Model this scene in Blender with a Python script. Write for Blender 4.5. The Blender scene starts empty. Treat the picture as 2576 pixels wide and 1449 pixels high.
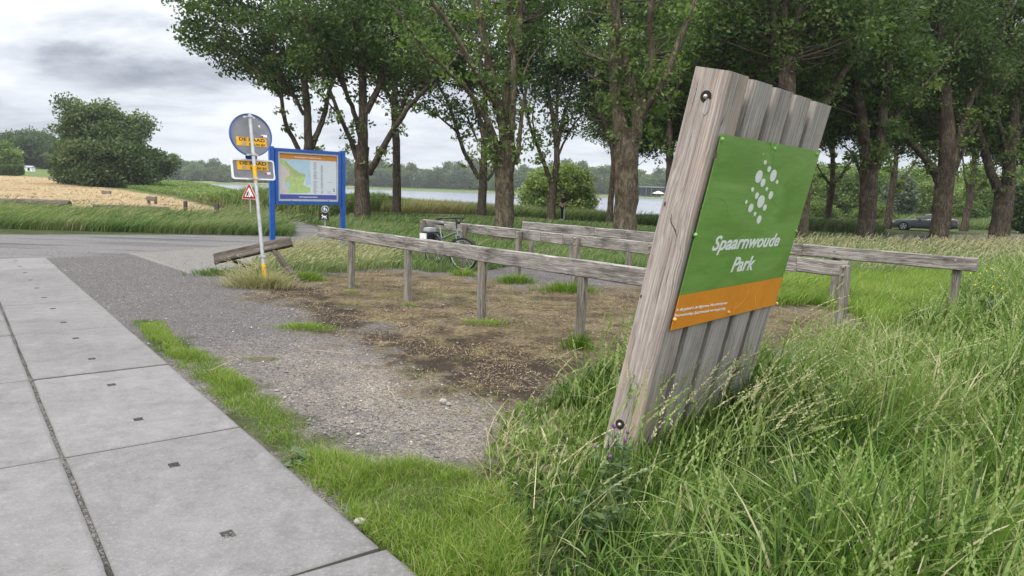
import bpy, bmesh, math, random
import numpy as np
from mathutils import Matrix, Vector
random.seed(7)
rng = np.random.default_rng(11)
S = bpy.context.scene
COL = S.collection
PI = math.pi

# ------------------------------------------------------------------ camera model (survey of the place: 2576-wide picture units)
FPX = 1789.0
PITCH = math.atan(249.5 / FPX)
ROLL = 0.033
CAM = np.array([0.0, 0.0, 1.7])
_F = np.array([0, math.cos(PITCH), -math.sin(PITCH)])
_R0 = np.array([1.0, 0, 0]); _U0 = np.array([0, math.sin(PITCH), math.cos(PITCH)])
_R = _R0 * math.cos(ROLL) + _U0 * math.sin(ROLL)
_U = _U0 * math.cos(ROLL) - _R0 * math.sin(ROLL)
def ray(u, v): return _F + _R * (u - 1288) / FPX - _U * (v - 724.5) / FPX
def gp(u, v, z=0.0):                      # point on the level z
    d = ray(u, v); return CAM + d * (z - CAM[2]) / d[2]
def at(u, v, Y):                          # point at distance Y along the view axis of the map (north)
    d = ray(u, v); return CAM + d * Y / d[1]

# ------------------------------------------------------------------ noise and polygons
def _hash(ix, iy, seed):
    h = (ix.astype(np.int64) * 374761393 + iy.astype(np.int64) * 668265263 + seed * 1442695041) & 0x7fffffff
    h = ((h ^ (h >> 13)) * 1274126177) & 0x7fffffff
    h = h ^ (h >> 16)
    return (h & 0xffff) / 65535.0
def vnoise(x, y, seed=0):
    x = np.asarray(x, float); y = np.asarray(y, float)
    ix = np.floor(x); iy = np.floor(y); fx = x - ix; fy = y - iy
    fx = fx * fx * (3 - 2 * fx); fy = fy * fy * (3 - 2 * fy)
    a = _hash(ix, iy, seed); b = _hash(ix + 1, iy, seed); c = _hash(ix, iy + 1, seed); d = _hash(ix + 1, iy + 1, seed)
    return (a * (1 - fx) + b * fx) * (1 - fy) + (c * (1 - fx) + d * fx) * fy
def fbm(x, y, seed=0, o=4):
    s = 0; a = 0.5; t = 0
    for i in range(o):
        s = s + a * vnoise(x * 2 ** i, y * 2 ** i, seed + i * 17); t += a; a *= 0.5
    return s / t
def sstep(a, b, x):
    t = np.clip((np.asarray(x, float) - a) / (b - a), 0, 1); return t * t * (3 - 2 * t)
def inpoly(x, y, P):
    x = np.asarray(x, float); y = np.asarray(y, float); r = np.zeros(x.shape, bool); n = len(P)
    for i in range(n):
        x1, y1 = P[i][0], P[i][1]; x2, y2 = P[(i + 1) % n][0], P[(i + 1) % n][1]
        if y1 == y2: continue
        c = ((y1 > y) != (y2 > y)) & (x < (x2 - x1) * (y - y1) / (y2 - y1) + x1)
        r ^= c
    return r
def pdist(x, y, P, closed=True):
    d = np.full(np.shape(x), 1e9); n = len(P)
    for i in range(n if closed else n - 1):
        x1, y1 = P[i][0], P[i][1]; x2, y2 = P[(i + 1) % n][0], P[(i + 1) % n][1]
        dx, dy = x2 - x1, y2 - y1; L = dx * dx + dy * dy + 1e-9
        t = np.clip(((x - x1) * dx + (y - y1) * dy) / L, 0, 1)
        d = np.minimum(d, np.hypot(x - x1 - t * dx, y - y1 - t * dy))
    return d
def sdist(x, y, P):                       # positive inside
    d = pdist(x, y, P); return np.where(inpoly(x, y, P), d, -d)

# ------------------------------------------------------------------ terrain
LAKE = [(18, 62), (12, 60), (-8, 59), (-19, 68), (-30, 92), (-52, 130), (-120, 230), (-236, 446), (-100, 452), (0, 447), (90, 446), (118, 440), (62, 230)]
LZ = -1.2
def terrain(x, y):
    x = np.asarray(x, float); y = np.asarray(y, float)
    z = -0.6 * sstep(16, 55, y) * sstep(-6, 14, x)
    z = z + 1.15 * sstep(30, 105, y) * sstep(18, 78, -x)
    z = z + 3.2 * sstep(120, 230, y) * sstep(60, 130, -x - 0.25 * (y - 120)) * (1 - sstep(260, 400, y))
    d = sdist(x, y, LAKE)
    k = sstep(-7, 1.0, d)
    z = z * (1 - k) + k * (-1.9)
    far = sstep(-1, -40, d) * sstep(400, 440, y)
    z = z * (1 - 0.8 * sstep(380, 440, y)) - far * 0.15
    return z
def tz(x, y): return float(terrain(np.array([x]), np.array([y]))[0])
def gt(u, v):                             # point on the terrain
    z = 0.0; p = None
    for i in range(40):
        p = gp(u, v, z); z = z * 0.5 + 0.5 * tz(p[0], p[1])
    return np.array([p[0], p[1], tz(p[0], p[1])])
def gy(u, Y):                             # terrain point under picture column u at distance Y
    d = ray(u, 475 + 0.033 * (u - 1288)); p = CAM + d * Y / d[1]
    return np.array([p[0], Y, tz(p[0], Y)])
def PG(pts): return [tuple(gt(*p)[:2]) for p in pts]

# ------------------------------------------------------------------ node helpers
def mat(name):
    m = bpy.data.materials.new(name); m.use_nodes = True; nt = m.node_tree
    for n in list(nt.nodes): nt.nodes.remove(n)
    return m, nt
def nd(nt, t, **kw):
    n = nt.nodes.new('ShaderNode' + t)
    for k, v in kw.items():
        if k.startswith('i_'):
            key = k[2:]; key = int(key) if key.isdigit() else key.replace('_', ' ')
            s = n.inputs[key]
            if isinstance(v, bpy.types.NodeSocket): nt.links.new(v, s)
            else: s.default_value = v
        else: setattr(n, k, v)
    return n
def lk(nt, a, b): nt.links.new(a, b)
def c4(c): return (c[0], c[1], c[2], 1.0)
def ramp(nt, fac, stops, interp='LINEAR'):
    n = nt.nodes.new('ShaderNodeValToRGB'); e = n.color_ramp.elements; n.color_ramp.interpolation = interp
    while len(e) > 1: e.remove(e[-1])
    e[0].position = stops[0][0]; e[0].color = c4(stops[0][1])
    for p, c in stops[1:]:
        q = e.new(p); q.color = c4(c)
    lk(nt, fac, n.inputs[0]); return n.outputs[0]
def mixc(nt, f, a, b, mode='MIX'):
    n = nt.nodes.new('ShaderNodeMix'); n.data_type = 'RGBA'; n.blend_type = mode
    for i, v in ((0, f), (6, a), (7, b)):
        if isinstance(v, bpy.types.NodeSocket): lk(nt, v, n.inputs[i])
        else: n.inputs[i].default_value = v if i == 0 else c4(v)
    return n.outputs[2]
def mth(nt, op, a, b=None, c=None, clamp=False):
    n = nt.nodes.new('ShaderNodeMath'); n.operation = op; n.use_clamp = clamp
    for i, v in enumerate((a, b, c)):
        if v is None: continue
        if isinstance(v, bpy.types.NodeSocket): lk(nt, v, n.inputs[i])
        else: n.inputs[i].default_value = v
    return n.outputs[0]
def mapping(nt, vec, scale=(1, 1, 1), rot=(0, 0, 0), loc=(0, 0, 0)):
    n = nd(nt, 'Mapping'); lk(nt, vec, n.inputs[0])
    n.inputs['Scale'].default_value = scale; n.inputs['Rotation'].default_value = rot; n.inputs['Location'].default_value = loc
    return n.outputs[0]
def noise(nt, vec, scale, detail=4, rough=0.55, dist=0.0):
    n = nd(nt, 'TexNoise'); lk(nt, vec, n.inputs['Vector'])
    n.inputs['Scale'].default_value = scale; n.inputs['Detail'].default_value = detail
    n.inputs['Roughness'].default_value = rough; n.inputs['Distortion'].default_value = dist
    return n.outputs[0]
def vor(nt, vec, scale, feature='F1', out='Distance'):
    n = nd(nt, 'TexVoronoi'); n.feature = feature; lk(nt, vec, n.inputs['Vector']); n.inputs['Scale'].default_value = scale
    return n.outputs[out]
def attr(nt, name):
    n = nd(nt, 'Attribute'); n.attribute_name = name; return n.outputs['Fac']
def rng_map(nt, v, a, b, c=0.0, d=1.0):
    n = nd(nt, 'MapRange'); lk(nt, v, n.inputs[0])
    for i, q in enumerate((a, b, c, d)): n.inputs[i + 1].default_value = q
    return n.outputs[0]
def bsdf(nt, color, rough=0.8, spec=0.3, metal=0.0, bump=None, bstr=0.3, bdist=0.01, coat=0.0):
    b = nd(nt, 'BsdfPrincipled')
    for k, v in (('Base Color', color), ('Roughness', rough), ('Metallic', metal)):
        if isinstance(v, bpy.types.NodeSocket): lk(nt, v, b.inputs[k])
        else: b.inputs[k].default_value = c4(v) if k == 'Base Color' else v
    b.inputs['Specular IOR Level'].default_value = spec
    b.inputs['Coat Weight'].default_value = coat
    if bump is not None:
        n = nd(nt, 'Bump'); lk(nt, bump, n.inputs['Height']); n.inputs['Strength'].default_value = bstr; n.inputs['Distance'].default_value = bdist
        lk(nt, n.outputs[0], b.inputs['Normal'])
    o = nd(nt, 'OutputMaterial'); lk(nt, b.outputs[0], o.inputs[0]); return b
def objco(nt): return nd(nt, 'TexCoord').outputs['Object']

def simple(name, color, rough=0.5, spec=0.4, metal=0.0, var=0.12, scale=6.0, coat=0.0):
    m, nt = mat(name); co = objco(nt)
    n = noise(nt, co, scale, 5, 0.65)
    lo = [c * (1 - var * 1.6) for c in color]; hi = [min(1, c * (1 + var)) for c in color]
    col = ramp(nt, n, [(0.3, lo), (0.5, color), (0.72, hi)])
    r = rng_map(nt, noise(nt, co, scale * 5, 3), 0.3, 0.7, rough * 0.85, min(1, rough * 1.15))
    bsdf(nt, col, r, spec, metal, coat=coat); return m

def wood(name, cols, grain=26.0, stretch=1.2, dark=(0.05, 0.042, 0.036), darkamt=0.5, moss=0.0, bstr=0.5, pink=None):
    m, nt = mat(name); co = objco(nt)
    oi = nd(nt, 'ObjectInfo').outputs['Random']
    off = nd(nt, 'CombineXYZ'); lk(nt, mth(nt, 'MULTIPLY', oi, 37.0), off.inputs[0]); lk(nt, mth(nt, 'MULTIPLY', oi, 11.0), off.inputs[1])
    va = nd(nt, 'VectorMath'); va.operation = 'ADD'; lk(nt, co, va.inputs[0]); lk(nt, off.outputs[0], va.inputs[1]); co = va.outputs[0]
    warp = noise(nt, mapping(nt, co, (1.0, 3.0, 3.0)), 1.6, 3)
    wv = nd(nt, 'VectorMath'); wv.operation = 'ADD'; lk(nt, mapping(nt, co, (stretch, grain, grain)), wv.inputs[0])
    sc = nd(nt, 'VectorMath'); sc.operation = 'SCALE'; cx = nd(nt, 'CombineXYZ'); lk(nt, warp, cx.inputs[1]); lk(nt, warp, cx.inputs[2])
    lk(nt, cx.outputs[0], sc.inputs[0]); sc.inputs['Scale'].default_value = 2.6; lk(nt, sc.outputs[0], wv.inputs[1])
    g = noise(nt, wv.outputs[0], 1.0, 6, 0.68)
    wv2 = nd(nt, 'VectorMath'); wv2.operation = 'ADD'; lk(nt, mapping(nt, co, (stretch * .5, grain * 3.2, grain * 3.2)), wv2.inputs[0]); sc2 = nd(nt, 'VectorMath'); sc2.operation = 'SCALE'; lk(nt, cx.outputs[0], sc2.inputs[0]); sc2.inputs['Scale'].default_value = 8.0; lk(nt, sc2.outputs[0], wv2.inputs[1])
    g2 = noise(nt, wv2.outputs[0], 1.0, 3, 0.55)
    gg = mth(nt, 'ADD', mth(nt, 'MULTIPLY', g, 0.5), mth(nt, 'MULTIPLY', g2, 0.5))
    n = len(cols); col = ramp(nt, gg, [(0.36 + 0.28 * i / (n - 1), c) for i, c in enumerate(cols)])
    big = noise(nt, mapping(nt, co, (1.6, 5, 5)), 1.3, 5, 0.7)
    col = mixc(nt, rng_map(nt, big, 0.47, 0.70, 0, darkamt), col, dark)
    if pink: col = mixc(nt, rng_map(nt, noise(nt, mapping(nt, co, (0.9, 9, 9)), 1.0, 3), 0.5, 0.7, 0, 0.65), col, pink)
    if moss: col = mixc(nt, rng_map(nt, noise(nt, co, 4.5, 6, 0.7), 0.55, 0.7, 0, moss), col, (0.12, 0.125, 0.05))
    crack = noise(nt, mapping(nt, co, (0.7, 38, 38)), 1.0, 2, 0.4)
    cm = rng_map(nt, crack, 0.26, 0.31, 1, 0)
    col = mixc(nt, mth(nt, 'MULTIPLY', cm, 0.75), col, (0.035, 0.03, 0.026))
    hgt = mth(nt, 'SUBTRACT', gg, mth(nt, 'MULTIPLY', cm, 0.6))
    bsdf(nt, col, 0.9, 0.15, bump=hgt, bstr=bstr, bdist=0.012); return m

def foliage(name, cols, trans=0.35, rough=0.55, spec=0.25):
    m, nt = mat(name)
    a = attr(nt, 'rnd')
    n = len(cols); col = ramp(nt, a, [(i / (n - 1), c) for i, c in enumerate(cols)])
    b = nd(nt, 'BsdfPrincipled'); lk(nt, col, b.inputs['Base Color']); b.inputs['Roughness'].default_value = rough; b.inputs['Specular IOR Level'].default_value = spec
    t = nd(nt, 'BsdfTranslucent'); tc = mixc(nt, 1.0, col, (1.0, 1.15, 0.55), 'MULTIPLY'); lk(nt, tc, t.inputs[0])
    mx = nd(nt, 'MixShader'); mx.inputs[0].default_value = trans; lk(nt, b.outputs[0], mx.inputs[1]); lk(nt, t.outputs[0], mx.inputs[2])
    o = nd(nt, 'OutputMaterial'); lk(nt, mx.outputs[0], o.inputs[0]); return m

def bark(name, cols, lich=0.5, lcol=(0.20, 0.17, 0.05)):
    m, nt = mat(name); co = objco(nt)
    w = nd(nt, 'VectorMath'); w.operation = 'ADD'; lk(nt, mapping(nt, co, (13, 13, 2.2)), w.inputs[0])
    nz = nd(nt, 'TexNoise'); nz.inputs['Scale'].default_value = 2.2; lk(nt, co, nz.inputs['Vector'])
    sc = nd(nt, 'VectorMath'); sc.operation = 'SCALE'; lk(nt, nz.outputs['Color'], sc.inputs[0]); sc.inputs['Scale'].default_value = 2.5; lk(nt, sc.outputs[0], w.inputs[1])
    r = noise(nt, w.outputs[0], 1.3, 5, 0.7); r = rng_map(nt, r, 0.36, 0.62)
    n = noise(nt, co, 9, 6, 0.7)
    k = mth(nt, 'ADD', mth(nt, 'MULTIPLY', r, 0.45), mth(nt, 'MULTIPLY', n, 0.65))
    col = ramp(nt, k, [(0.25, cols[0]), (0.55, cols[1]), (0.85, cols[2])])
    big = noise(nt, co, 1.4, 5, 0.7)
    col = mixc(nt, rng_map(nt, big, 0.47, 0.60, 0, 0.8), col, cols[3])
    col = mixc(nt, rng_map(nt, noise(nt, co, 3.1, 6, 0.75), 0.56, 0.66, 0, lich), col, lcol)
    bsdf(nt, col, 0.95, 0.1, bump=mth(nt, 'ADD', r, mth(nt, 'MULTIPLY', n, 0.5)), bstr=0.8, bdist=0.03); return m

# ------------------------------------------------------------------ object helpers
WORLD = {}
def tag(o, label=None, cat=None, group=None, kind=None):
    if label: o['label'] = label
    if cat: o['category'] = cat
    if group: o['group'] = group
    if kind: o['kind'] = kind
    return o
def thing(name, label, cat, loc=(0, 0, 0), group=None, M=None):
    o = bpy.data.objects.new(name, None); COL.objects.link(o); o.empty_display_size = 0.2
    M = M if M is not None else Matrix.Translation(Vector(loc)); o.matrix_world = M; WORLD[o] = M.copy()
    return tag(o, label, cat, group)
def link(name, me, m=None, parent=None, M=None):
    o = bpy.data.objects.new(name, me); COL.objects.link(o)
    if m is not None:
        me.materials.clear()
        for q in (m if isinstance(m, (list, tuple)) else [m]): me.materials.append(q)
    M = M if M is not None else (WORLD[parent] if parent is not None and parent in WORLD and False else Matrix.Identity(4))
    if parent is not None:
        o.parent = parent; o.matrix_local = WORLD[parent].inverted() @ M
    else: o.matrix_world = M
    WORLD[o] = M.copy(); return o
def npmesh(name, V, F, rnd=None, attrs=None, smooth=False, mi=None):
    V = np.ascontiguousarray(V, np.float32).reshape(-1, 3); F = np.ascontiguousarray(F, np.int32)
    me = bpy.data.meshes.new(name); k = F.shape[1]
    me.vertices.add(len(V)); me.vertices.foreach_set('co', V.ravel())
    me.loops.add(F.size); me.loops.foreach_set('vertex_index', F.ravel())
    me.polygons.add(len(F)); me.polygons.foreach_set('loop_start', np.arange(0, F.size, k, dtype=np.int32))
    try: me.polygons.foreach_set('loop_total', np.full(len(F), k, np.int32))
    except Exception: pass
    if smooth: me.polygons.foreach_set('use_smooth', np.ones(len(F), bool))
    if mi is not None: me.polygons.foreach_set('material_index', np.asarray(mi, np.int32))
    if rnd is not None:
        a = me.attributes.new('rnd', 'FLOAT', 'POINT'); a.data.foreach_set('value', np.ascontiguousarray(rnd, np.float32))
    for q, w in (attrs or {}).items():
        a = me.attributes.new(q, 'FLOAT', 'POINT'); a.data.foreach_set('value', np.ascontiguousarray(w, np.float32))
    me.update(calc_edges=True); return me

class MB:
    def __init__(s): s.v = []; s.f = []; s.mi = []
    def add(s, V, F, mi=0):
        k = len(s.v); s.v += [tuple(map(float, p)) for p in V]; s.f += [tuple(i + k for i in f) for f in F]; s.mi += [mi] * len(F); return s
    def box(s, c, h, ax=None, mi=0):
        ax = ax or (Vector((1, 0, 0)), Vector((0, 1, 0)), Vector((0, 0, 1))); c = Vector(c)
        V = [c + ax[0] * (i * h[0]) + ax[1] * (j * h[1]) + ax[2] * (k * h[2]) for i in (-1, 1) for j in (-1, 1) for k in (-1, 1)]
        return s.add(V, [(0, 1, 3, 2), (4, 6, 7, 5), (0, 4, 5, 1), (2, 3, 7, 6), (0, 2, 6, 4), (1, 5, 7, 3)], mi)
    def tube(s, P, R, n=8, cap=True, mi=0):
        P = [Vector(p) for p in P]; R = R if hasattr(R, '__len__') else [R] * len(P); k = len(s.v); T = []
        for i in range(len(P)):
            a = P[max(0, i - 1)]; b = P[min(len(P) - 1, i + 1)]; T.append((b - a).normalized())
        q = T[0].orthogonal().normalized(); V = []
        for i, p in enumerate(P):
            q = (q - T[i] * q.dot(T[i])).normalized(); w = T[i].cross(q)
            V += [p + (q * math.cos(2 * PI * j / n) + w * math.sin(2 * PI * j / n)) * R[i] for j in range(n)]
        Fc = [(i * n + j, i * n + (j + 1) % n, (i + 1) * n + (j + 1) % n, (i + 1) * n + j) for i in range(len(P) - 1) for j in range(n)]
        if cap: Fc += [tuple(range(n - 1, -1, -1)), tuple((len(P) - 1) * n + j for j in range(n))]
        return s.add(V, Fc, mi)
    def ring(s, c, nrm, r, rt, n=24, m=6, mi=0):
        c = Vector(c); nrm = Vector(nrm).normalized(); q = nrm.orthogonal().normalized(); w = nrm.cross(q); V = []
        for i in range(n):
            a = 2 * PI * i / n; d = q * math.cos(a) + w * math.sin(a)
            for j in range(m):
                b = 2 * PI * j / m; V.append(c + d * (r + rt * math.cos(b)) + nrm * (rt * math.sin(b)))
        return s.add(V, [(i * m + j, ((i + 1) % n) * m + j, ((i + 1) % n) * m + (j + 1) % m, i * m + (j + 1) % m) for i in range(n) for j in range(m)], mi)
    def prism(s, pts, M, t0, t1, mi=0):          # 2D outline in the xy of M, from height t0 to t1
        n = len(pts); V = [M @ Vector((x, y, t0)) for x, y in pts] + [M @ Vector((x, y, t1)) for x, y in pts]
        Fc = [tuple(range(n - 1, -1, -1)), tuple(range(n, 2 * n))] + [(i, (i + 1) % n, n + (i + 1) % n, n + i) for i in range(n)]
        return s.add(V, Fc, mi)
    def disc(s, M, r, t0, t1, n=32, ry=None, mi=0):
        return s.prism([(r * math.cos(2 * PI * i / n), (ry or r) * math.sin(2 * PI * i / n)) for i in range(n)], M, t0, t1, mi)
    def ball(s, c, r, n=8, m=6, mi=0):
        c = Vector(c); r = r if hasattr(r, '__len__') else (r, r, r); V = [c + Vector((0, 0, r[2]))]
        for i in range(1, m):
            a = PI * i / m
            V += [c + Vector((r[0] * math.sin(a) * math.cos(2 * PI * j / n), r[1] * math.sin(a) * math.sin(2 * PI * j / n), r[2] * math.cos(a))) for j in range(n)]
        V.append(c - Vector((0, 0, r[2]))); e = len(V) - 1
        Fc = [(0, 1 + j, 1 + (j + 1) % n) for j in range(n)] + [(1 + i * n + j, 1 + (i + 1) * n + j, 1 + (i + 1) * n + (j + 1) % n, 1 + i * n + (j + 1) % n) for i in range(m - 2) for j in range(n)]
        Fc += [(e, 1 + (m - 2) * n + (j + 1) % n, 1 + (m - 2) * n + j) for j in range(n)]
        return s.add(V, Fc, mi)
    def mesh(s, name):
        me = bpy.data.meshes.new(name); me.from_pydata(s.v, [], s.f)
        if any(s.mi): me.polygons.foreach_set('material_index', s.mi)
        me.update(); return me
    def build(s, name, m, parent=None, M=None, bevel=0.0, smooth=False, world=True, seg=2):
        # world=True: vertices are world coordinates, stored relative to M (default the parent's frame)
        if M is None: M = WORLD[parent] if parent is not None else Matrix.Identity(4)
        if world:
            I = M.inverted(); s.v = [tuple(I @ Vector(p)) for p in s.v]
        me = s.mesh(name)
        bm = bmesh.new(); bm.from_mesh(me); bmesh.ops.recalc_face_normals(bm, faces=bm.faces)
        if bevel: bmesh.ops.bevel(bm, geom=list(bm.edges), offset=bevel, segments=seg, affect='EDGES', clamp_overlap=True)
        bm.to_mesh(me); bm.free()
        if smooth:
            me.polygons.foreach_set('use_smooth', [True] * len(me.polygons))
            try: me.set_sharp_from_angle(angle=math.radians(40))
            except Exception: pass
        return link(name, me, m, parent, M)

def frame(o, x, y):                     # matrix with local x along x, y made orthogonal
    x = Vector(x).normalized(); y = Vector(y); y = (y - x * y.dot(x)).normalized(); z = x.cross(y)
    M = Matrix.Identity(4)
    for i in range(3): M[i][0] = x[i]; M[i][1] = y[i]; M[i][2] = z[i]; M[i][3] = o[i]
    return M
def beam(name, p0, p1, h, w, m, parent, up=(0, 0, 1), bev=0.006, rough=0.004, seg=14, seed=0, ends=0.0):
    # weathered timber: local x along it, h in the up direction, w across
    p0 = Vector(p0); p1 = Vector(p1); L = (p1 - p0).length; M = frame(p0, p1 - p0, up); r = random.Random(seed)
    b = bev; sec = [(-h / 2 + b, -w / 2), (h / 2 - b, -w / 2), (h / 2, -w / 2 + b), (h / 2, w / 2 - b), (h / 2 - b, w / 2), (-h / 2 + b, w / 2), (-h / 2, w / 2 - b), (-h / 2, -w / 2 + b)]
    n = len(sec); V = []; ph = r.random() * 9
    for i in range(seg + 1):
        x = L * i / seg; sag = rough * math.sin(i * 0.9 + ph)
        for j, (a, c) in enumerate(sec):
            e = 0
            if i in (0, seg): e = (r.random() - 0.5) * ends
            V.append((x + e, a + sag * 0.6 + (r.random() - 0.5) * rough, c + (r.random() - 0.5) * rough))
    Fc = [(i * n + j, i * n + (j + 1) % n, (i + 1) * n + (j + 1) % n, (i + 1) * n + j) for i in range(seg) for j in range(n)]
    Fc += [tuple(range(n - 1, -1, -1)), tuple(seg * n + j for j in range(n))]
    mb = MB(); mb.add(V, Fc); return mb.build(name, m, parent, M, world=False)
def text_mesh(name, body, size, shear=0.0, bold=0.0, align='CENTER', sx=1.0, space=1.0):
    cu = bpy.data.curves.new(name, 'FONT'); cu.body = body; cu.size = size; cu.shear = shear; cu.offset = bold; cu.align_x = align; cu.resolution_u = 3; cu.space_character = space
    cu.extrude = 0.0015
    o = bpy.data.objects.new(name, cu); COL.objects.link(o)
    dg = bpy.context.evaluated_depsgraph_get(); me = bpy.data.meshes.new_from_object(o.evaluated_get(dg))
    bpy.data.objects.remove(o); bpy.data.curves.remove(cu)
    if sx != 1.0:
        for v in me.vertices: v.co.x *= sx
    me.name = name; return me
# ------------------------------------------------------------------ camera, render, light
cd = bpy.data.cameras.new('camera'); cam = bpy.data.objects.new('camera', cd); COL.objects.link(cam)
cd.sensor_width = 36.0; cd.lens = 36.0 * FPX / 2576.0; cd.clip_start = 0.05; cd.clip_end = 6000
Mc = Matrix.Identity(4)
for i in range(3): Mc[i][0] = _R[i]; Mc[i][1] = _U[i]; Mc[i][2] = -_F[i]; Mc[i][3] = CAM[i]
cam.matrix_world = Mc; S.camera = cam
S.view_settings.view_transform = 'Standard'; S.view_settings.look = 'None'; S.view_settings.gamma = 1.0; S.view_settings.exposure = 0.98
S.render.engine = 'CYCLES'
S.cycles.max_bounces = 6; S.cycles.diffuse_bounces = 3; S.cycles.glossy_bounces = 2; S.cycles.transmission_bounces = 3; S.cycles.volume_bounces = 0; S.cycles.transparent_max_bounces = 6
S.cycles.use_denoising = True; S.cycles.sample_clamp_indirect = 6.0; S.cycles.volume_max_steps = 64

SUN_EL, SUN_AZ = math.radians(56), math.radians(215)      # high behind the camera, a little to the left, through cloud
sl = bpy.data.lights.new('sun', 'SUN'); sl.energy = 1.3; sl.angle = math.radians(16); sl.color = (1.0, 0.945, 0.85)
so = bpy.data.objects.new('sun', sl); COL.objects.link(so)
sd = Vector((math.cos(SUN_EL) * math.sin(SUN_AZ), math.cos(SUN_EL) * math.cos(SUN_AZ), math.sin(SUN_EL)))
so.matrix_world = sd.to_track_quat('Z', 'Y').to_matrix().to_4x4()

w = bpy.data.worlds.new('World'); S.world = w; w.use_nodes = True; nt = w.node_tree
for n in list(nt.nodes): nt.nodes.remove(n)
sky = nd(nt, 'TexSky'); sky.sky_type = 'NISHITA'; sky.sun_disc = False; sky.sun_elevation = SUN_EL; sky.sun_rotation = SUN_AZ
bg1 = nd(nt, 'Background'); lk(nt, sky.outputs[0], bg1.inputs[0]); bg1.inputs[1].default_value = 0.08
gen = nd(nt, 'TexCoord').outputs['Generated']
sep = nd(nt, 'SeparateXYZ'); lk(nt, gen, sep.inputs[0])
zc = mth(nt, 'MAXIMUM', sep.outputs[2], 0.0)
den = mth(nt, 'ADD', zc, 0.26)
cmb = nd(nt, 'CombineXYZ'); lk(nt, mth(nt, 'DIVIDE', sep.outputs[0], den), cmb.inputs[0]); lk(nt, mth(nt, 'DIVIDE', sep.outputs[1], den), cmb.inputs[1])
pl = mapping(nt, cmb.outputs[0], (0.8, 1.25, 1), (0, 0, 0.25), (9.39, 2.35, 0))
n1 = noise(nt, pl, 1.25, 7, 0.56, 0.3); n2 = noise(nt, pl, 3.6, 5, 0.6, 0.2)
cl = mth(nt, 'ADD', mth(nt, 'MULTIPLY', n1, 0.78), mth(nt, 'MULTIPLY', n2, 0.22))
ccol = ramp(nt, cl, [(0.36, (0.155, 0.168, 0.20)), (0.43, (0.28, 0.298, 0.335)), (0.485, (0.42, 0.437, 0.47)), (0.56, (0.56, 0.572, 0.595))])
hz = rng_map(nt, zc, 0.0, 0.15, 0.7, 0.0)
ccol = mixc(nt, hz, ccol, (0.405, 0.43, 0.478))
boost = rng_map(nt, zc, 0.34, 0.85, 1.0, 3.7)
bg2 = nd(nt, 'Background'); lk(nt, ccol, bg2.inputs[0]); lk(nt, boost, bg2.inputs[1])
mx = nd(nt, 'MixShader'); mx.inputs[0].default_value = 0.93; lk(nt, bg1.outputs[0], mx.inputs[1]); lk(nt, bg2.outputs[0], mx.inputs[2])
wo = nd(nt, 'OutputWorld'); lk(nt, mx.outputs[0], wo.inputs[0])

# ------------------------------------------------------------------ ground zones (world outlines)
Z = {}
Z['lot'] = PG([(-400, 1500), (-500, 640), (0, 592), (780, 592), (880, 612), (960, 640), (1010, 676), (1180, 660), (1240, 642), (1450, 640), (1640, 690), (1960, 765), (2150, 790), (2190, 850), (1960, 935), (1560, 965), (1400, 1000), (1250, 1050), (1190, 1120), (1130, 1172), (940, 1160), (840, 1110), (765, 1060), (690, 985), (590, 940), (565, 905), (480, 880), (420, 835), (410, 812), (312, 803), (607, 1078), (955, 1402), (1010, 1500)])
Z['road'] = PG([(-500, 588), (730, 592), (822, 592), (880, 612), (700, 628), (560, 624), (330, 637), (140, 649), (-500, 668)])
Z['brick'] = PG([(327, 637), (450, 629), (600, 618), (790, 604), (880, 614), (740, 650), (600, 668), (495, 692)])
Z['moss'] = PG([(640, 708), (760, 695), (960, 680), (1180, 690), (1300, 715), (1450, 725), (1640, 720), (1960, 765), (2150, 785), (2190, 850), (2000, 920), (1560, 970), (1400, 1000), (1260, 1020), (1150, 980), (1080, 925), (940, 880), (820, 805), (710, 765)])
Z['dark'] = PG([(700, 715), (800, 735), (900, 790), (1100, 850), (1300, 880), (1560, 925), (1560, 965), (1400, 985), (1250, 1005), (1140, 965), (1000, 890), (850, 835), (740, 790)])
Z['band'] = PG([(324, 637), (334, 636), (505, 691), (491, 693)])
Z['sand'] = PG([(640, 890), (850, 880), (1050, 930), (1160, 990), (1240, 1030), (1190, 1120), (1130, 1172), (940, 1160), (760, 1055), (690, 980)])
Z['path'] = PG([(742, 597), (822, 597), (815, 574), (760, 560), (694, 548), (640, 537), (608, 528), (585, 522), (592, 530), (660, 546), (738, 579)])
Z['hay'] = [(-60, 33), (-24, 32.5), (-14, 31), (-11, 28.5), (-8.6, 25.5), (-8.2, 26.8), (-10.5, 31), (-14, 36), (-20, 46), (-30, 62), (-46, 80), (-66, 104), (-90, 120), (-140, 120)]
Z['hay2'] = [(-8.0, 41), (2, 44.5), (12, 44.5), (30, 46), (30, 48.3), (12, 46.6), (2, 46.6), (-9.5, 42.5)]
Z['park'] = PG([(1960, 604), (2100, 594), (2260, 589), (2600, 590), (2600, 606), (2250, 614), (1960, 622)])

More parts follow.
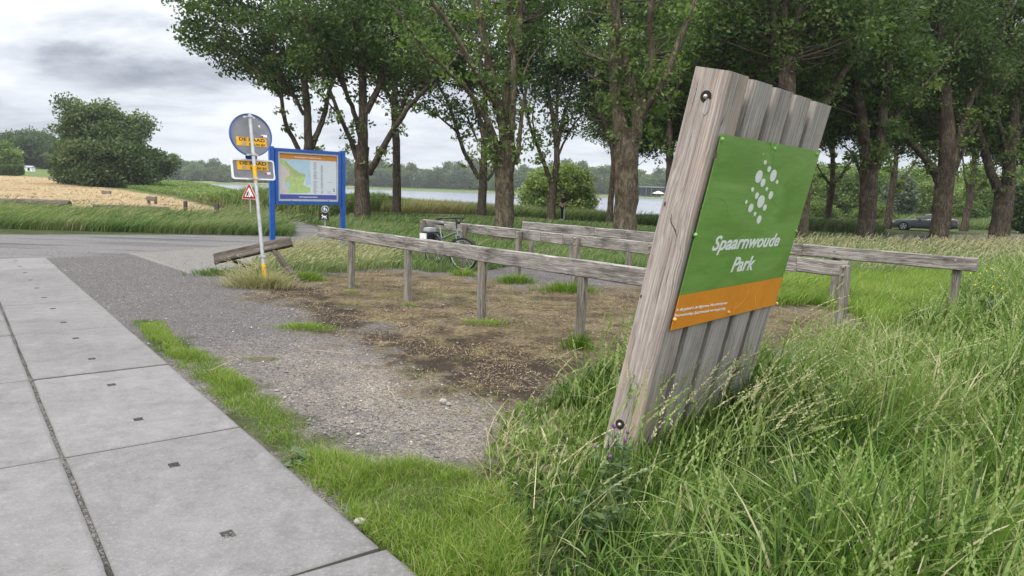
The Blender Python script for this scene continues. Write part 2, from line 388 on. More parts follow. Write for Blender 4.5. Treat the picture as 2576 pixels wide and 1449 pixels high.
NA = []
a = -math.radians(62)
while a < math.radians(62): NA.append(a); a += math.radians(0.22)
while a < math.radians(298): NA.append(a); a += math.radians(4)
NA = np.array(NA); RR = [0.3]
while RR[-1] < 1450: RR.append(RR[-1] * (1.0095 if RR[-1] < 70 else 1.025 if RR[-1] < 600 else 1.25))
RR = np.array(RR); AA, RG = np.meshgrid(NA, RR)
gx = (np.sin(AA) * RG).ravel(); gyy = (np.cos(AA) * RG).ravel()
gz = terrain(gx, gyy)
nearw = 1 - sstep(12, 40, np.hypot(gx, gyy))
gz = gz + (fbm(gx * 3, gyy * 3, 3) - 0.5) * 0.03 * nearw + (fbm(gx * 14, gyy * 14, 5, 3) - 0.5) * 0.014 * nearw
AT = {}
nz1 = fbm(gx * 1.3, gyy * 1.3, 21, 5) - 0.5; nz2 = fbm(gx * 6, gyy * 6, 31, 3) - 0.5
for k, P in Z.items():
    amp = {'lot': 0.7, 'road': 0.12, 'brick': 0.05, 'band': 0.0, 'moss': 1.6, 'dark': 0.8, 'sand': 1.8, 'path': 0.3, 'hay': 1.2, 'hay2': 0.8, 'park': 0.8}[k]
    wd = {'lot': 0.10, 'road': 0.25, 'brick': 0.04, 'band': 0.03, 'moss': 0.5, 'dark': 0.5, 'sand': 0.9, 'path': 0.12, 'hay': 0.4, 'hay2': 0.3, 'park': 0.3}[k]
    AT['m_' + k] = sstep(-wd, wd, sdist(gx, gyy, P) + nz1 * amp + nz2 * amp * 0.5)
AT['m_hay'] = np.maximum(AT['m_hay'], AT.pop('m_hay2'))
farbank = sstep(446, 452, gyy) * (1 - sstep(500, 520, gyy)) * sstep(-70, -95, gx) * sstep(0.45, 0.5, fbm(gx * 0.02, gyy * 0.05, 8))
AT['m_hay'] = np.maximum(AT['m_hay'], farbank * 0.9)
nA, nR = len(NA), len(RR)
ii, jj = np.meshgrid(np.arange(nR - 1), np.arange(nA), indexing='ij'); j2 = (jj + 1) % nA
Fg = np.stack([ii * nA + jj, (ii + 1) * nA + jj, (ii + 1) * nA + j2, ii * nA + j2], -1).reshape(-1, 4)
me = npmesh('ground', np.stack([gx, gyy, gz], -1), Fg[:, ::-1], attrs=AT, smooth=True)

m, nt = mat('ground_earth'); co = objco(nt)
n_big = noise(nt, co, 0.35, 5, 0.6); n_mid = noise(nt, co, 2.2, 6, 0.65); n_fine = noise(nt, co, 18, 5, 0.7); n_vf = noise(nt, co, 70, 3, 0.7)
v1n = nd(nt, 'TexVoronoi'); lk(nt, co, v1n.inputs['Vector']); v1n.inputs['Scale'].default_value = 62; v1 = v1n.outputs['Distance']; v1c = nd(nt, 'SeparateColor'); lk(nt, v1n.outputs['Color'], v1c.inputs[0])
v2n = nd(nt, 'TexVoronoi'); lk(nt, co, v2n.inputs['Vector']); v2n.inputs['Scale'].default_value = 140; v2c = nd(nt, 'SeparateColor'); lk(nt, v2n.outputs['Color'], v2c.inputs[0])
stone = mth(nt, 'ADD', mth(nt, 'MULTIPLY', v1c.outputs[0], 0.5), mth(nt, 'MULTIPLY', v2c.outputs[1], 0.5))
soil = ramp(nt, mth(nt, 'ADD', mth(nt, 'MULTIPLY', n_mid, 0.6), mth(nt, 'MULTIPLY', n_fine, 0.4)), [(0.3, (0.028, 0.032, 0.012)), (0.5, (0.055, 0.07, 0.022)), (0.7, (0.10, 0.115, 0.04))])
farm = ramp(nt, n_big, [(0.3, (0.075, 0.11, 0.03)), (0.6, (0.12, 0.16, 0.05)), (0.8, (0.18, 0.19, 0.075))])
sepP = nd(nt, 'SeparateXYZ'); lk(nt, co, sepP.inputs[0])
soil = mixc(nt, rng_map(nt, sepP.outputs[1], 50, 75), soil, farm)
grav = ramp(nt, stone, [(0.15, (0.035, 0.031, 0.03)), (0.35, (0.10, 0.091, 0.087)), (0.6, (0.17, 0.156, 0.147)), (0.82, (0.26, 0.24, 0.222)), (0.96, (0.42, 0.395, 0.365))])
grav = mixc(nt, rng_map(nt, n_mid, 0.42, 0.68, 0, 0.45), grav, (0.095, 0.085, 0.082))
grav = mixc(nt, rng_map(nt, n_vf, 0.4, 0.65, 0, 0.4), grav, (0.175, 0.162, 0.155))
sand = ramp(nt, stone, [(0.1, (0.07, 0.06, 0.05)), (0.5, (0.27, 0.23, 0.185)), (0.82, (0.33, 0.29, 0.245)), (0.94, (0.55, 0.52, 0.47))])
sand = mixc(nt, rng_map(nt, n_mid, 0.48, 0.68, 0, 0.5), sand, (0.11, 0.097, 0.09))
asp = ramp(nt, stone, [(0.1, (0.13, 0.122, 0.118)), (0.5, (0.205, 0.195, 0.188)), (0.9, (0.29, 0.278, 0.262))])
streak = noise(nt, mapping(nt, co, (0.22, 1.6, 1), (0, 0, -0.05)), 1.0, 5, 0.6)
asp = mixc(nt, rng_map(nt, streak, 0.5, 0.64, 0, 0.75), asp, (0.085, 0.085, 0.092))
mossn = mth(nt, 'ADD', mth(nt, 'MULTIPLY', n_mid, 0.5), mth(nt, 'MULTIPLY', n_fine, 0.5))
moss = ramp(nt, mossn, [(0.30, (0.03, 0.02, 0.015)), (0.43, (0.065, 0.043, 0.028)), (0.52, (0.15, 0.118, 0.068)), (0.62, (0.26, 0.212, 0.118)), (0.74, (0.37, 0.31, 0.20))])
moss = mixc(nt, rng_map(nt, noise(nt, co, 0.9, 5, 0.7), 0.52, 0.66, 0, 0.45), moss, (0.12, 0.105, 0.03))
moss = mixc(nt, rng_map(nt, mth(nt, 'ADD', noise(nt, co, 2.4, 6, 0.72), mth(nt, 'MULTIPLY', attr(nt, 'm_dark'), 0.22)), 0.58, 0.70, 0, 0.85), moss, (0.036, 0.024, 0.019))
hay = ramp(nt, mth(nt, 'ADD', mth(nt, 'MULTIPLY', n_mid, 0.5), mth(nt, 'MULTIPLY', noise(nt, mapping(nt, co, (1, 1, 1)), 7, 5, 0.7), 0.5)), [(0.3, (0.21, 0.145, 0.07)), (0.5, (0.36, 0.265, 0.145)), (0.7, (0.47, 0.37, 0.225))])
bt = nd(nt, 'TexBrick'); lk(nt, mapping(nt, co, (1, 1, 1), (0, 0, 0.78)), bt.inputs['Vector']); bt.inputs['Scale'].default_value = 4.6
bt.inputs['Color1'].default_value = (0.235, 0.222, 0.205, 1); bt.inputs['Color2'].default_value = (0.28, 0.26, 0.238, 1); bt.inputs['Mortar'].default_value = (0.12, 0.112, 0.10, 1); bt.inputs['Mortar Size'].default_value = 0.012
brick = mixc(nt, rng_map(nt, n_mid, 0.4, 0.7, 0, 0.4), bt.outputs[0], (0.25, 0.24, 0.215))
col = mixc(nt, attr(nt, 'm_hay'), soil, hay)
col = mixc(nt, attr(nt, 'm_lot'), col, grav)
col = mixc(nt, mth(nt, 'MULTIPLY', attr(nt, 'm_sand'), 0.95), col, sand)
mk = mth(nt, 'MULTIPLY', attr(nt, 'm_moss'), rng_map(nt, mth(nt, 'ADD', n_mid, mth(nt, 'MULTIPLY', attr(nt, 'm_moss'), 0.35)), 0.5, 0.68))
col = mixc(nt, mk, col, moss)
col = mixc(nt, attr(nt, 'm_path'), col, asp); col = mixc(nt, attr(nt, 'm_park'), col, grav); col = mixc(nt, attr(nt, 'm_road'), col, asp); col = mixc(nt, attr(nt, 'm_brick'), col, brick); col = mixc(nt, attr(nt, 'm_band'), col, (0.27, 0.25, 0.225))
hgt = mth(nt, 'ADD', mth(nt, 'MULTIPLY', v1, -0.8), mth(nt, 'ADD', n_fine, mth(nt, 'MULTIPLY', v2n.outputs['Distance'], -0.5)))
bsdf(nt, col, 0.95, 0.15, bump=hgt, bstr=0.9, bdist=0.025)
tag(link('ground', me, m), kind='structure')

# lake
mb = MB(); mb.add([(x, y, LZ) for x, y in [(26, 56), (12, 53), (-8, 54), (-16, 64), (-26, 88), (-48, 126), (-112, 230), (-245, 448), (-246, 460), (140, 460), (130, 440), (72, 230)]], [tuple(range(11, -1, -1))])
m, nt = mat('lake_water'); co = objco(nt)
wv = noise(nt, mapping(nt, co, (0.9, 2.2, 1)), 1.2, 4, 0.6)
b = bsdf(nt, ramp(nt, noise(nt, mapping(nt, co, (0.01, 0.06, 1)), 1.0, 3), [(0.35, (0.15, 0.172, 0.20)), (0.65, (0.20, 0.226, 0.255))]), 0.22, 0.5, bump=wv, bstr=0.35, bdist=0.12)
tag(mb.build('lake', m), kind='structure')

# concrete slabs 1 x 2 m with lifting holes
m, nt = mat('slab_concrete'); co = objco(nt)
oi = attr(nt, 'tone')
a1 = noise(nt, co, 1.1, 6, 0.62); a2 = noise(nt, co, 9, 6, 0.7); a3 = noise(nt, co, 120, 2, 0.5)
col = ramp(nt, mth(nt, 'ADD', mth(nt, 'MULTIPLY', a1, 0.5), mth(nt, 'MULTIPLY', a2, 0.5)), [(0.32, (0.118, 0.111, 0.106)), (0.5, (0.168, 0.160, 0.155)), (0.68, (0.215, 0.207, 0.201))])
col = mixc(nt, 1.0, col, ramp(nt, oi, [(0, (0.86, 0.85, 0.86)), (1, (1.05, 1.05, 1.05))]), 'MULTIPLY')
col = mixc(nt, rng_map(nt, noise(nt, mapping(nt, co, (1, 2.5, 1), (0, 0, 0.5)), 3.2, 6, 0.75), 0.52, 0.72, 0, 0.55), col, (0.122, 0.112, 0.104))
col = mixc(nt, rng_map(nt, noise(nt, mapping(nt, co, (2.5, 1, 1), (0, 0, 0.9)), 2.1, 5, 0.7), 0.56, 0.74, 0, 0.4), col, (0.25, 0.243, 0.237))
col = mixc(nt, rng_map(nt, vor(nt, co, 6.0), 0.01, 0.045, 0.9, 0), col, (0.12, 0.115, 0.11))
col = mixc(nt, rng_map(nt, a3, 0.55, 0.70, 0, 0.6), col, (0.10, 0.096, 0.092))
col = mixc(nt, rng_map(nt, noise(nt, co, 45, 4, 0.75), 0.52, 0.68, 0, 0.45), col, (0.27, 0.262, 0.255))
col = mixc(nt, rng_map(nt, noise(nt, mapping(nt, co, (1, 1, 1), (0, 0, 0.67)), 1.7, 3, 0.5, 1.5), 0.60, 0.66, 0, 0.22), col, (0.09, 0.083, 0.078))
ed_ = attr(nt, 'edge'); col = mixc(nt, rng_map(nt, mth(nt, 'ADD', ed_, mth(nt, 'MULTIPLY', mth(nt, 'SUBTRACT', a2, 0.5), 0.9)), 0.45, 1.1, 0, 0.75), col, (0.115, 0.105, 0.092))
bsdf(nt, col, 0.85, 0.25, bump=mth(nt, 'ADD', a2, mth(nt, 'MULTIPLY', a3, 0.3)), bstr=0.25, bdist=0.006)
O0 = np.array([-1.84, 4.72]); TD = np.array([-0.622, 0.783]); ND = np.array([0.783, 0.622])
mb = MB(); tone = []; edg = []
for ci in range(4):
    for ri in range(-3, 6):
        if ci == 0 and ri == -2: pass
        t0 = ri * 2.03 + 0.009 + random.uniform(-.004, .004); t1 = (ri + 1) * 2.03 - 0.009; n1_ = -ci * 1.054 - 0.004; n0_ = n1_ - 1.029
        if ci >= 1 and ri == 5: t1 -= 0.05
        xs = [0, .022, .465, .525, 1.007, 1.029]; L = t1 - t0; ys = [0, .022, .47, .545, 1.50, 1.575, L - .022, L]
        zt = 0.022 + random.uniform(-.004, .004); ang = random.uniform(-.004, .004); tn = random.random(); hole = {(2, 2), (2, 4)} if ci < 1 or random.random() < 2 else set()
        if ci == 0 and ri == -2: ang = -0.05
        def pt(a, c, z):
            q = O0 + TD * (t0 + c + (a - .5) * ang) + ND * (n0_ + a - c * ang * 0.2); return (q[0], q[1], z)
        V = []; Fq = []; idx = {}; el = []
        for i, a in enumerate(xs):
            for j, c in enumerate(ys):
                e = i in (0, 5) or j in (0, 7)
                idx[i, j] = len(V); V.append(pt(a + (random.uniform(-.003, .003) if e else 0), c + (random.uniform(-.003, .003) if e else 0), zt - (0.008 if e else 0))); el.append(1.0 if e else 0.0)
        for i in range(5):
            for j in range(7):
                q = [idx[i, j], idx[i + 1, j], idx[i + 1, j + 1], idx[i, j + 1]]
                if (i, j) in hole:
                    k = len(V); V += [(V[p][0], V[p][1], zt - .022) for p in q]; el += [.45] * 4
                    Fq.append((k, k + 1, k + 2, k + 3)); Fq += [(q[p], q[(p + 1) % 4], k + (p + 1) % 4, k + p) for p in range(4)]
                else: Fq.append(tuple(q))
        rim = [idx[i, 0] for i in range(6)] + [idx[5, j] for j in range(1, 8)] + [idx[i, 7] for i in range(4, -1, -1)] + [idx[0, j] for j in range(6, 0, -1)]
        k = len(V); V += [(V[p][0], V[p][1], -.12) for p in rim]; nR_ = len(rim)
        Fq += [(rim[p], k + p, k + (p + 1) % nR_, rim[(p + 1) % nR_]) for p in range(nR_)]
        mb.add(V, Fq); tone += [tn] * len(V); edg += el + [1.0] * (len(V) - len(el))
o = mb.build('pavement', m)
aa = o.data.attributes.new('tone', 'FLOAT', 'POINT'); aa.data.foreach_set('value', np.array(tone, np.float32))
aa = o.data.attributes.new('edge', 'FLOAT', 'POINT'); aa.data.foreach_set('value', np.array(edg, np.float32))
tag(o, kind='structure')
# brick apron edging band
# ------------------------------------------------------------------ grasses
def scatter(P, dens, dfun=None, cap=400000):
    P = np.array(P); x0, y0 = P.min(0); x1, y1 = P.max(0)
    n = int(min(cap * 4, (x1 - x0) * (y1 - y0) * dens)); x = rng.uniform(x0, x1, n); y = rng.uniform(y0, y1, n)
    k = inpoly(x, y, P)
    if dfun is not None: k &= rng.random(n) < dfun(x, y)
    k &= np.abs(np.arctan2(x, np.maximum(y, .01))) < math.radians(41)
    k &= y > 1.0
    return x[k], y[k]
def bladegeo(x, y, h, w, lean, ldir, segs, rnd, z=None, face=None, droop=1.0):
    n = len(x); z = terrain(x, y) if z is None else z
    T = np.linspace(0, 1, segs + 1)[None, :]
    a = rng.uniform(0, 2 * PI, n) if face is None else face
    hx, hy = np.cos(ldir), np.sin(ldir)
    cx = x[:, None] + (hx * h * lean)[:, None] * T ** 2; cy = y[:, None] + (hy * h * lean)[:, None] * T ** 2
    cz = z[:, None] - 0.01 + h[:, None] * T * (1 - droop * 0.30 * np.minimum(lean, 1.3)[:, None] * T ** 1.5)
    wd = w[:, None] * np.where(T < 0.35, 0.75 + 0.7 * T, 1.0 * (1 - ((T - 0.35) / 0.65) ** 1.6) + 0.04)
    wx = np.cos(a)[:, None] * wd * .5; wy = np.sin(a)[:, None] * wd * .5
    V = np.stack([np.stack([cx - wx, cy - wy, cz], -1), np.stack([cx + wx, cy + wy, cz], -1)], 2)   # n, S+1, 2, 3
    m_ = (segs + 1) * 2; base = (np.arange(n) * m_)[:, None]; s = np.arange(segs)[None, :]
    F = np.stack([base + 2 * s, base + 2 * s + 1, base + 2 * s + 3, base + 2 * s + 2], -1).reshape(-1, 4)
    return V.reshape(-1, 3), F, np.repeat(rnd, m_)
def join(parts):
    V = []; F = []; R = []; k = 0
    for v, f, r in parts: V.append(v); F.append(f + k); R.append(r); k += len(v)
    return np.concatenate(V), np.concatenate(F), np.concatenate(R)
def stalks(x, y, h, lean, ldir, segs=6, stem=0.0022, rnd=None, K=16, sl=0.012, sw=0.0035, head=0.28, spread=0.35, rhead=(0.75, 1.0), z=None):
    # seed-head grass: a thin curved stem and alternating spikelets up its last part
    n = len(x); z = terrain(x, y) if z is None else z
    rnd = rng.uniform(0.35, 0.75, n) if rnd is None else rnd
    stem = np.full(n, stem) if np.isscalar(stem) else stem
    parts = [bladegeo(x, y, h, stem * 1.6, lean, ldir, segs, rnd, z=z, droop=1.0)]
    T = np.linspace(1 - head, 1.0, K)[None, :]; hx, hy = np.cos(ldir), np.sin(ldir)
    cx = x[:, None] + (hx * h * lean)[:, None] * T ** 2; cy = y[:, None] + (hy * h * lean)[:, None] * T ** 2
    cz = z[:, None] - .01 + h[:, None] * T * (1 - 0.30 * np.minimum(lean, 1.3)[:, None] * T ** 1.5)
    C = np.stack([cx, cy, cz], -1).reshape(-1, 3)
    tx = np.stack([hx * lean * 1.6, hy * lean * 1.6, np.maximum(0.15, 1 - lean * 0.75)], -1); tx /= np.linalg.norm(tx, axis=1, keepdims=True)
    D = np.repeat(tx, K, 0); N_ = len(D)
    az = np.repeat(rng.uniform(0, 2 * PI, n), K) + np.tile(np.arange(K) * PI, n) + rng.normal(0, .35, N_)
    side = np.stack([np.cos(az), np.sin(az), rng.normal(0, .2, N_)], -1)
    d = D + side * spread; d /= np.linalg.norm(d, axis=1, keepdims=True)
    q = np.cross(d, rng.normal(size=(N_, 3))); q /= np.linalg.norm(q, axis=1, keepdims=True)
    L = (np.repeat(sl if not np.isscalar(sl) else np.full(n, sl), K) * np.tile(np.linspace(1.15, .6, K), n))[:, None]
    Wd = (np.repeat(sw if not np.isscalar(sw) else np.full(n, sw), K))[:, None]
    V = np.stack([C, C + d * L * .45 + q * Wd, C + d * L, C + d * L * .45 - q * Wd], 1).reshape(-1, 3)
    F = np.arange(N_ * 4).reshape(-1, 4)
    r = np.repeat(np.repeat(rng.uniform(rhead[0], rhead[1], n), K), 4)
    parts.append((V, F, r)); return join(parts)
def stuff(name, geo, m):
    V, F, R = geo; o = link(name, npmesh(name, V, F, rnd=R), m); return tag(o, kind='stuff')
WIND = 0.25                                  # the wind comes from the left: leaning towards +x
def wdir(n, s=0.9): return rng.normal(WIND, s, n)

M_fresh = foliage('fresh_grass', [(0.055, 0.10, 0.014), (0.105, 0.19, 0.024), (0.17, 0.265, 0.036), (0.25, 0.325, 0.06), (0.36, 0.33, 0.15), (0.46, 0.40, 0.24)])
M_tall = foliage('tall_grass_leaf', [(0.028, 0.055, 0.013), (0.078, 0.145, 0.026), (0.138, 0.225, 0.042), (0.21, 0.285, 0.08), (0.31, 0.325, 0.16), (0.50, 0.45, 0.28)], trans=.30, rough=.5, spec=.2)
M_mead = foliage('meadow_grass_leaf', [(0.05, 0.09, 0.025), (0.095, 0.16, 0.045), (0.145, 0.21, 0.07), (0.22, 0.26, 0.11), (0.33, 0.31, 0.17), (0.48, 0.42, 0.27)])
M_reed = foliage('reed_leaf', [(0.06, 0.11, 0.03), (0.10, 0.175, 0.045), (0.15, 0.23, 0.06), (0.22, 0.27, 0.10), (0.36, 0.32, 0.17), (0.50, 0.43, 0.27)])
M_straw = foliage('dry_straw', [(0.16, 0.11, 0.06), (0.30, 0.22, 0.12), (0.44, 0.34, 0.20), (0.58, 0.48, 0.31)], trans=0.1)

# short verge between the slabs and the gravel
Pv = PG([(312, 801), (360, 803), (420, 812), (425, 835), (480, 880), (570, 902), (600, 940), (690, 985), (770, 1045), (780, 1080), (840, 1105), (880, 1145), (940, 1160), (1050, 1150), (1130, 1170), (1210, 1180), (1330, 1280), (1360, 1500), (1000, 1500), (955, 1404), (607, 1080), (430, 917)])
x, y = scatter(Pv, 15000); sd_ = sdist(x, y, Pv); patch = fbm(x * 2.2, y * 2.2, 4, 4)
edge = sstep(0.0, 0.16, sd_ + (fbm(x * 7, y * 7, 9) - .5) * .25)
slabd = ((np.stack([x, y], -1) - O0) @ ND)
k = (rng.random(len(x)) < edge * sstep(.22, .42, patch + 0.15) * 1.0) & (slabd > 0.012); x, y, patch, sd_ = x[k], y[k], patch[k], sd_[k]
hgt = (0.035 + 0.085 * sstep(.4, .72, patch)) * rng.uniform(.5, 1.35, len(x)) * (0.7 + 0.5 * sstep(0, .3, sd_)) + 0.13 * sstep(-0.5, 0.25, x) * rng.random(len(x)) * (.4 + 1.2 * sstep(.4, .65, fbm(x * 3, y * 3, 66, 3)))
stuff('verge_grass', bladegeo(x, y, hgt, rng.uniform(.0022, .0045, len(x)), rng.uniform(.1, 1.1, len(x)), rng.uniform(0, 2 * PI, len(x)), 3, np.clip(rng.normal(.40, .17, len(x)) + (patch - .5) * .25 + (rng.random(len(x)) < .05) * .5, 0, 1)), M_fresh)

# sparse weeds in the gravel and between slabs
Pw = Z['lot']; x, y = scatter(Pw, 900, lambda x, y: sstep(.60, .74, fbm(x * 1.1, y * 1.1, 77, 4)) * (y < 12) * (((np.stack([x, y], -1) - O0) @ ND) > 0.05) * 0.9)
stuff('sparse_grass', bladegeo(x, y, rng.uniform(.02, .07, len(x)), rng.uniform(.002, .004, len(x)), rng.uniform(.2, 1.0, len(x)), rng.uniform(0, 2 * PI, len(x)), 2, np.clip(rng.normal(.5, .2, len(x)), 0, 1)), M_fresh)

# tall foreground grass
Pt = PG([(1180, 1215), (1215, 1130), (1225, 1090), (1250, 1040), (1330, 1000), (1420, 985), (1510, 955), (1570, 945), (1760, 965), (1900, 965), (1960, 935), (2010, 908), (2090, 870), (2170, 850), (2260, 835), (2330, 805), (2420, 760), (2620, 640), (2800, 720), (3200, 1500), (2576, 2600), (1500, 2200), (1270, 1600), (1240, 1330)])
x, y = scatter(Pt, 2250, lambda x, y: np.minimum(1, (3.6 / np.hypot(x, y)) ** 0.9)); dd = np.hypot(x, y); sd_ = sdist(x, y, Pt); cl = fbm(x * 2.0, y * 2.0, 12, 4)
k = rng.random(len(x)) < sstep(-.05, .25, sd_ + .1 * (cl - .5)) ; x, y, dd, sd_, cl = x[k], y[k], dd[k], sd_[k], cl[k]
side = sstep(0.2, 1.1, x)                                # lower towards the verge
hgt = (0.17 + 0.33 * side) * rng.uniform(.55, 1.25, len(x)) * (0.55 + 0.9 * sstep(.3, .7, cl)) * (.5 + .5 * sstep(0, .5, sd_))
hgt *= 1 - .40 * np.exp(-(((x - .45) / .35) ** 2 + ((y - 4.3) / .8) ** 2))
hgt *= 1 - .62 * np.exp(-(((x - .95) / .75) ** 2 + ((y - 3.7) / .7) ** 2))
hgt *= 1 - 0.35 * sstep(5.5, 8, y) * (1 - sstep(4.2, 6.0, x))
wd = rng.gamma(3.2, .0024, len(x)) * (1 + dd * .04) + .0028
geo = bladegeo(x, y, hgt, wd, np.clip(rng.gamma(2.2, .27, len(x)), .05, 1.6), wdir(len(x), 1.8), 5, np.clip(rng.normal(.38, .19, len(x)) + (fbm(x * 1.1, y * 1.1, 52, 3) - .5) * 1.0 + (rng.random(len(x)) < .07) * .55, 0, 1))
xs, ys = scatter(Pt, 135, lambda x, y: sstep(.2, .9, x) * np.minimum(1, (4.5 / np.hypot(x, y)) ** 0.5) * sstep(.36, .6, fbm(x * 1.6, y * 1.6, 41, 3)))
sd2 = sdist(xs, ys, Pt); k = (sd2 > .12) & (rng.random(len(xs)) > .6 * np.exp(-(((xs - .85) / .5) ** 2 + ((ys - 3.7) / .6) ** 2))); xs, ys = xs[k], ys[k]
far = np.hypot(xs, ys)
hs = rng.uniform(.40, .80, len(xs)) * (1 - .25 * sstep(5.5, 8, ys) * (1 - sstep(4.2, 6, xs)))
seed = stalks(xs, ys, hs, rng.uniform(.08, .75, len(xs)), wdir(len(xs), 1.1), stem=.0024 * (1 + far * .08), sl=.024 * (1 + far * .05), sw=.0046 * (1 + far * .07), K=18, head=.30, spread=.30, rhead=(.52, .74))
stuff('tall_grass', join([geo, seed]), M_tall)

# big arching seed heads beside the sign, and straw-coloured stalks in front
xs = []; ys = []
for (u, v, c, s) in [(2000, 900, 9, .12), (1960, 960, 9, .15), (1800, 1180, 26, .22), (1720, 1230, 20, .2), (1900, 1150, 16, .2), (2260, 1050, 26, .35), (2420, 1100, 22, .4), (2500, 900, 18, .4), (1360, 1430, 12, .15), (1560, 1010, 8, .2), (1300, 1060, 3, .15)]:
    q = gp(u, v); xs += list(rng.normal(q[0], s, c)); ys += list(rng.normal(q[1], s, c))
xs = np.array(xs); ys = np.array(ys); far = np.hypot(xs, ys)
stuff('seed_grass', stalks(xs, ys, rng.uniform(.55, .95, len(xs)), rng.uniform(.25, .9, len(xs)), wdir(len(xs), .7), stem=.0022 * (1 + far * .05), sl=.024 * (1 + far * .03), sw=.0034 * (1 + far * .05), K=26, head=.33, spread=.42, rhead=(.75, 1.0)), M_tall)

# grass between and behind the rail fences on the right, and behind the last one
Pm = PG([(1900, 745), (1960, 715), (2000, 690), (2200, 690), (2450, 690), (2620, 640), (2420, 790), (2300, 815), (2200, 832), (2150, 795), (2060, 768), (1960, 770)])
x, y = scatter(Pm, 1500); cl = fbm(x, y, 14, 4)
geo = bladegeo(x, y, rng.uniform(.14, .34, len(x)) * (.6 + .8 * cl), rng.uniform(.007, .013, len(x)), rng.uniform(.2, 1.0, len(x)), wdir(len(x), 1.0), 3, np.clip(rng.normal(.40, .14, len(x)) + (cl - .5) * .4, 0, 1))
stuff('lush_grass', geo, M_fresh)
Pb = PG([(1880, 690), (1880, 628), (2000, 624), (2150, 622), (2300, 624), (2450, 622), (2620, 618), (2800, 640), (2620, 700), (2470, 692), (2200, 702)])
x, y = scatter(Pb, 420, lambda x, y: np.minimum(1, (12 / np.hypot(x, y)) ** 1.2)); cl = fbm(x * .7, y * .7, 15, 4); dd = np.hypot(x, y)
geo = bladegeo(x, y, rng.uniform(.2, .42, len(x)) * (.6 + .8 * cl), rng.uniform(.0009, .0014, len(x)) * dd, rng.uniform(.2, 1.1, len(x)), wdir(len(x), .8), 3, np.clip(rng.normal(.42, .18, len(x)) + (cl - .5) * .5, 0, 1))
xs, ys = scatter(Pb, 14); far = np.hypot(xs, ys)
seed = stalks(xs, ys, rng.uniform(.4, .72, len(xs)), rng.uniform(.2, .9, len(xs)), wdir(len(xs), .6), stem=.0005 * far, sl=.04 + 0 * far, sw=.0006 * far, K=12, head=.3, spread=.4, rhead=(.78, 1.0))
stuff('meadow_grass', join([geo, seed]), M_mead)

# grass under the trees behind the fences, and between car park and trees
Pl = PG([(880, 622), (1010, 640), (1060, 690), (1190, 690), (1190, 655), (1300, 642), (1640, 668), (1900, 690), (1900, 620)]) 
Pl = [(-4.2, 18.6), (-3.6, 16.5), (-2.6, 14.7), (-1.6, 14.0), (-0.6, 14.4), (0.2, 16.2), (2.6, 16.0), (4.4, 13.6), (8, 15.5), (9.5, 20), (10.5, 26), (4, 30), (-4, 32), (-8, 31), (-5.6, 24), (-4.6, 21)]
x, y = scatter(Pl, 700, lambda x, y: np.minimum(1, (15 / np.hypot(x, y)) ** 1.4)); cl = fbm(x * .8, y * .8, 16, 4); dd = np.hypot(x, y)
gr = bladegeo(x, y, rng.uniform(.10, .30, len(x)) * (.5 + 1.0 * cl), rng.uniform(.0008, .0014, len(x)) * dd, rng.uniform(.2, 1.0, len(x)), wdir(len(x), .8), 3, np.clip(rng.normal(.36, .14, len(x)) + (cl - .5) * .5, 0, 1))
stuff('lawn_grass', gr, M_mead)
Pd = [(-8, 31), (-4, 29), (2, 27), (10, 25), (13, 24), (17, 33), (17, 40), (17, 46), (12, 45), (2, 44.5), (-8, 41), (-9, 36)]
x, y = scatter(Pd, 150); cl = fbm(x * .4, y * .4, 17, 4); dd = np.hypot(x, y)
gr = bladegeo(x, y, rng.uniform(.22, .5, len(x)) * (.4 + 1.0 * cl) * (1 - .75 * sstep(36, 41, y)), rng.uniform(.0008, .0015, len(x)) * dd, rng.uniform(.2, 1.0, len(x)), wdir(len(x), .7), 3, np.clip(rng.normal(.25, .15, len(x)) + (cl - .5) * .5 + (rng.random(len(x)) < .08) * .4, 0, 1))
stuff('rough_grass', gr, M_mead)
# dry barley grass round the map board
Pg = PG([(690, 690), (620, 690), (640, 660), (700, 640), (760, 622), (870, 622), (960, 650), (1000, 672), (960, 684), (860, 690), (760, 694)])
x, y = scatter(Pg, 900); cl = fbm(x * 1.5, y * 1.5, 19, 4)
k = rng.random(len(x)) < sstep(.3, .5, cl); x, y, cl = x[k], y[k], cl[k]
gr = bladegeo(x, y, rng.uniform(.12, .32, len(x)), rng.uniform(.008, .016, len(x)), rng.uniform(.3, 1.1, len(x)), wdir(len(x), .8), 3, np.clip(rng.normal(.52, .2, len(x)) + (cl - .5) * .8, 0, 1))
xs, ys = scatter(Pg, 70)
seed = stalks(xs, ys, rng.uniform(.28, .5, len(xs)), rng.uniform(.3, 1.0, len(xs)), wdir(len(xs), .5), stem=.004, sl=.05, sw=.006, K=9, head=.25, spread=.35, rhead=(.8, 1.0))
stuff('barley_grass', join([gr, seed]), M_mead)

# long grass verge across the road (left)
Pk = [(-30, 20.4)] + PG([(733, 596), (731, 583), (700, 566), (652, 547), (588, 532)]) + [(-13, 30.6), (-22, 31), (-40, 32)]
x, y = scatter(Pk, 520); cl = fbm(x * .5, y * .5, 18, 4); ed = sstep(20.3, 21.6, y)
gr = bladegeo(x, y, (0.12 + .40 * ed) * rng.uniform(.6, 1.2, len(x)) * (.6 + .7 * cl), rng.uniform(.014, .026, len(x)), rng.uniform(.4, 1.2, len(x)), wdir(len(x), .5), 3, np.clip(rng.normal(.36, .17, len(x)) + (cl - .5) * .9 + (rng.random(len(x)) < .06) * .3, 0, 1))
xs, ys = scatter(Pk, 7, lambda x, y: (y > 21.5) * 1.0)
seed = stalks(xs, ys, rng.uniform(.5, .8, len(xs)), rng.uniform(.4, 1.0, len(xs)), wdir(len(xs), .4), stem=.008, sl=.06, sw=.012, K=9, head=.28, spread=.3, rhead=(.5, .85))
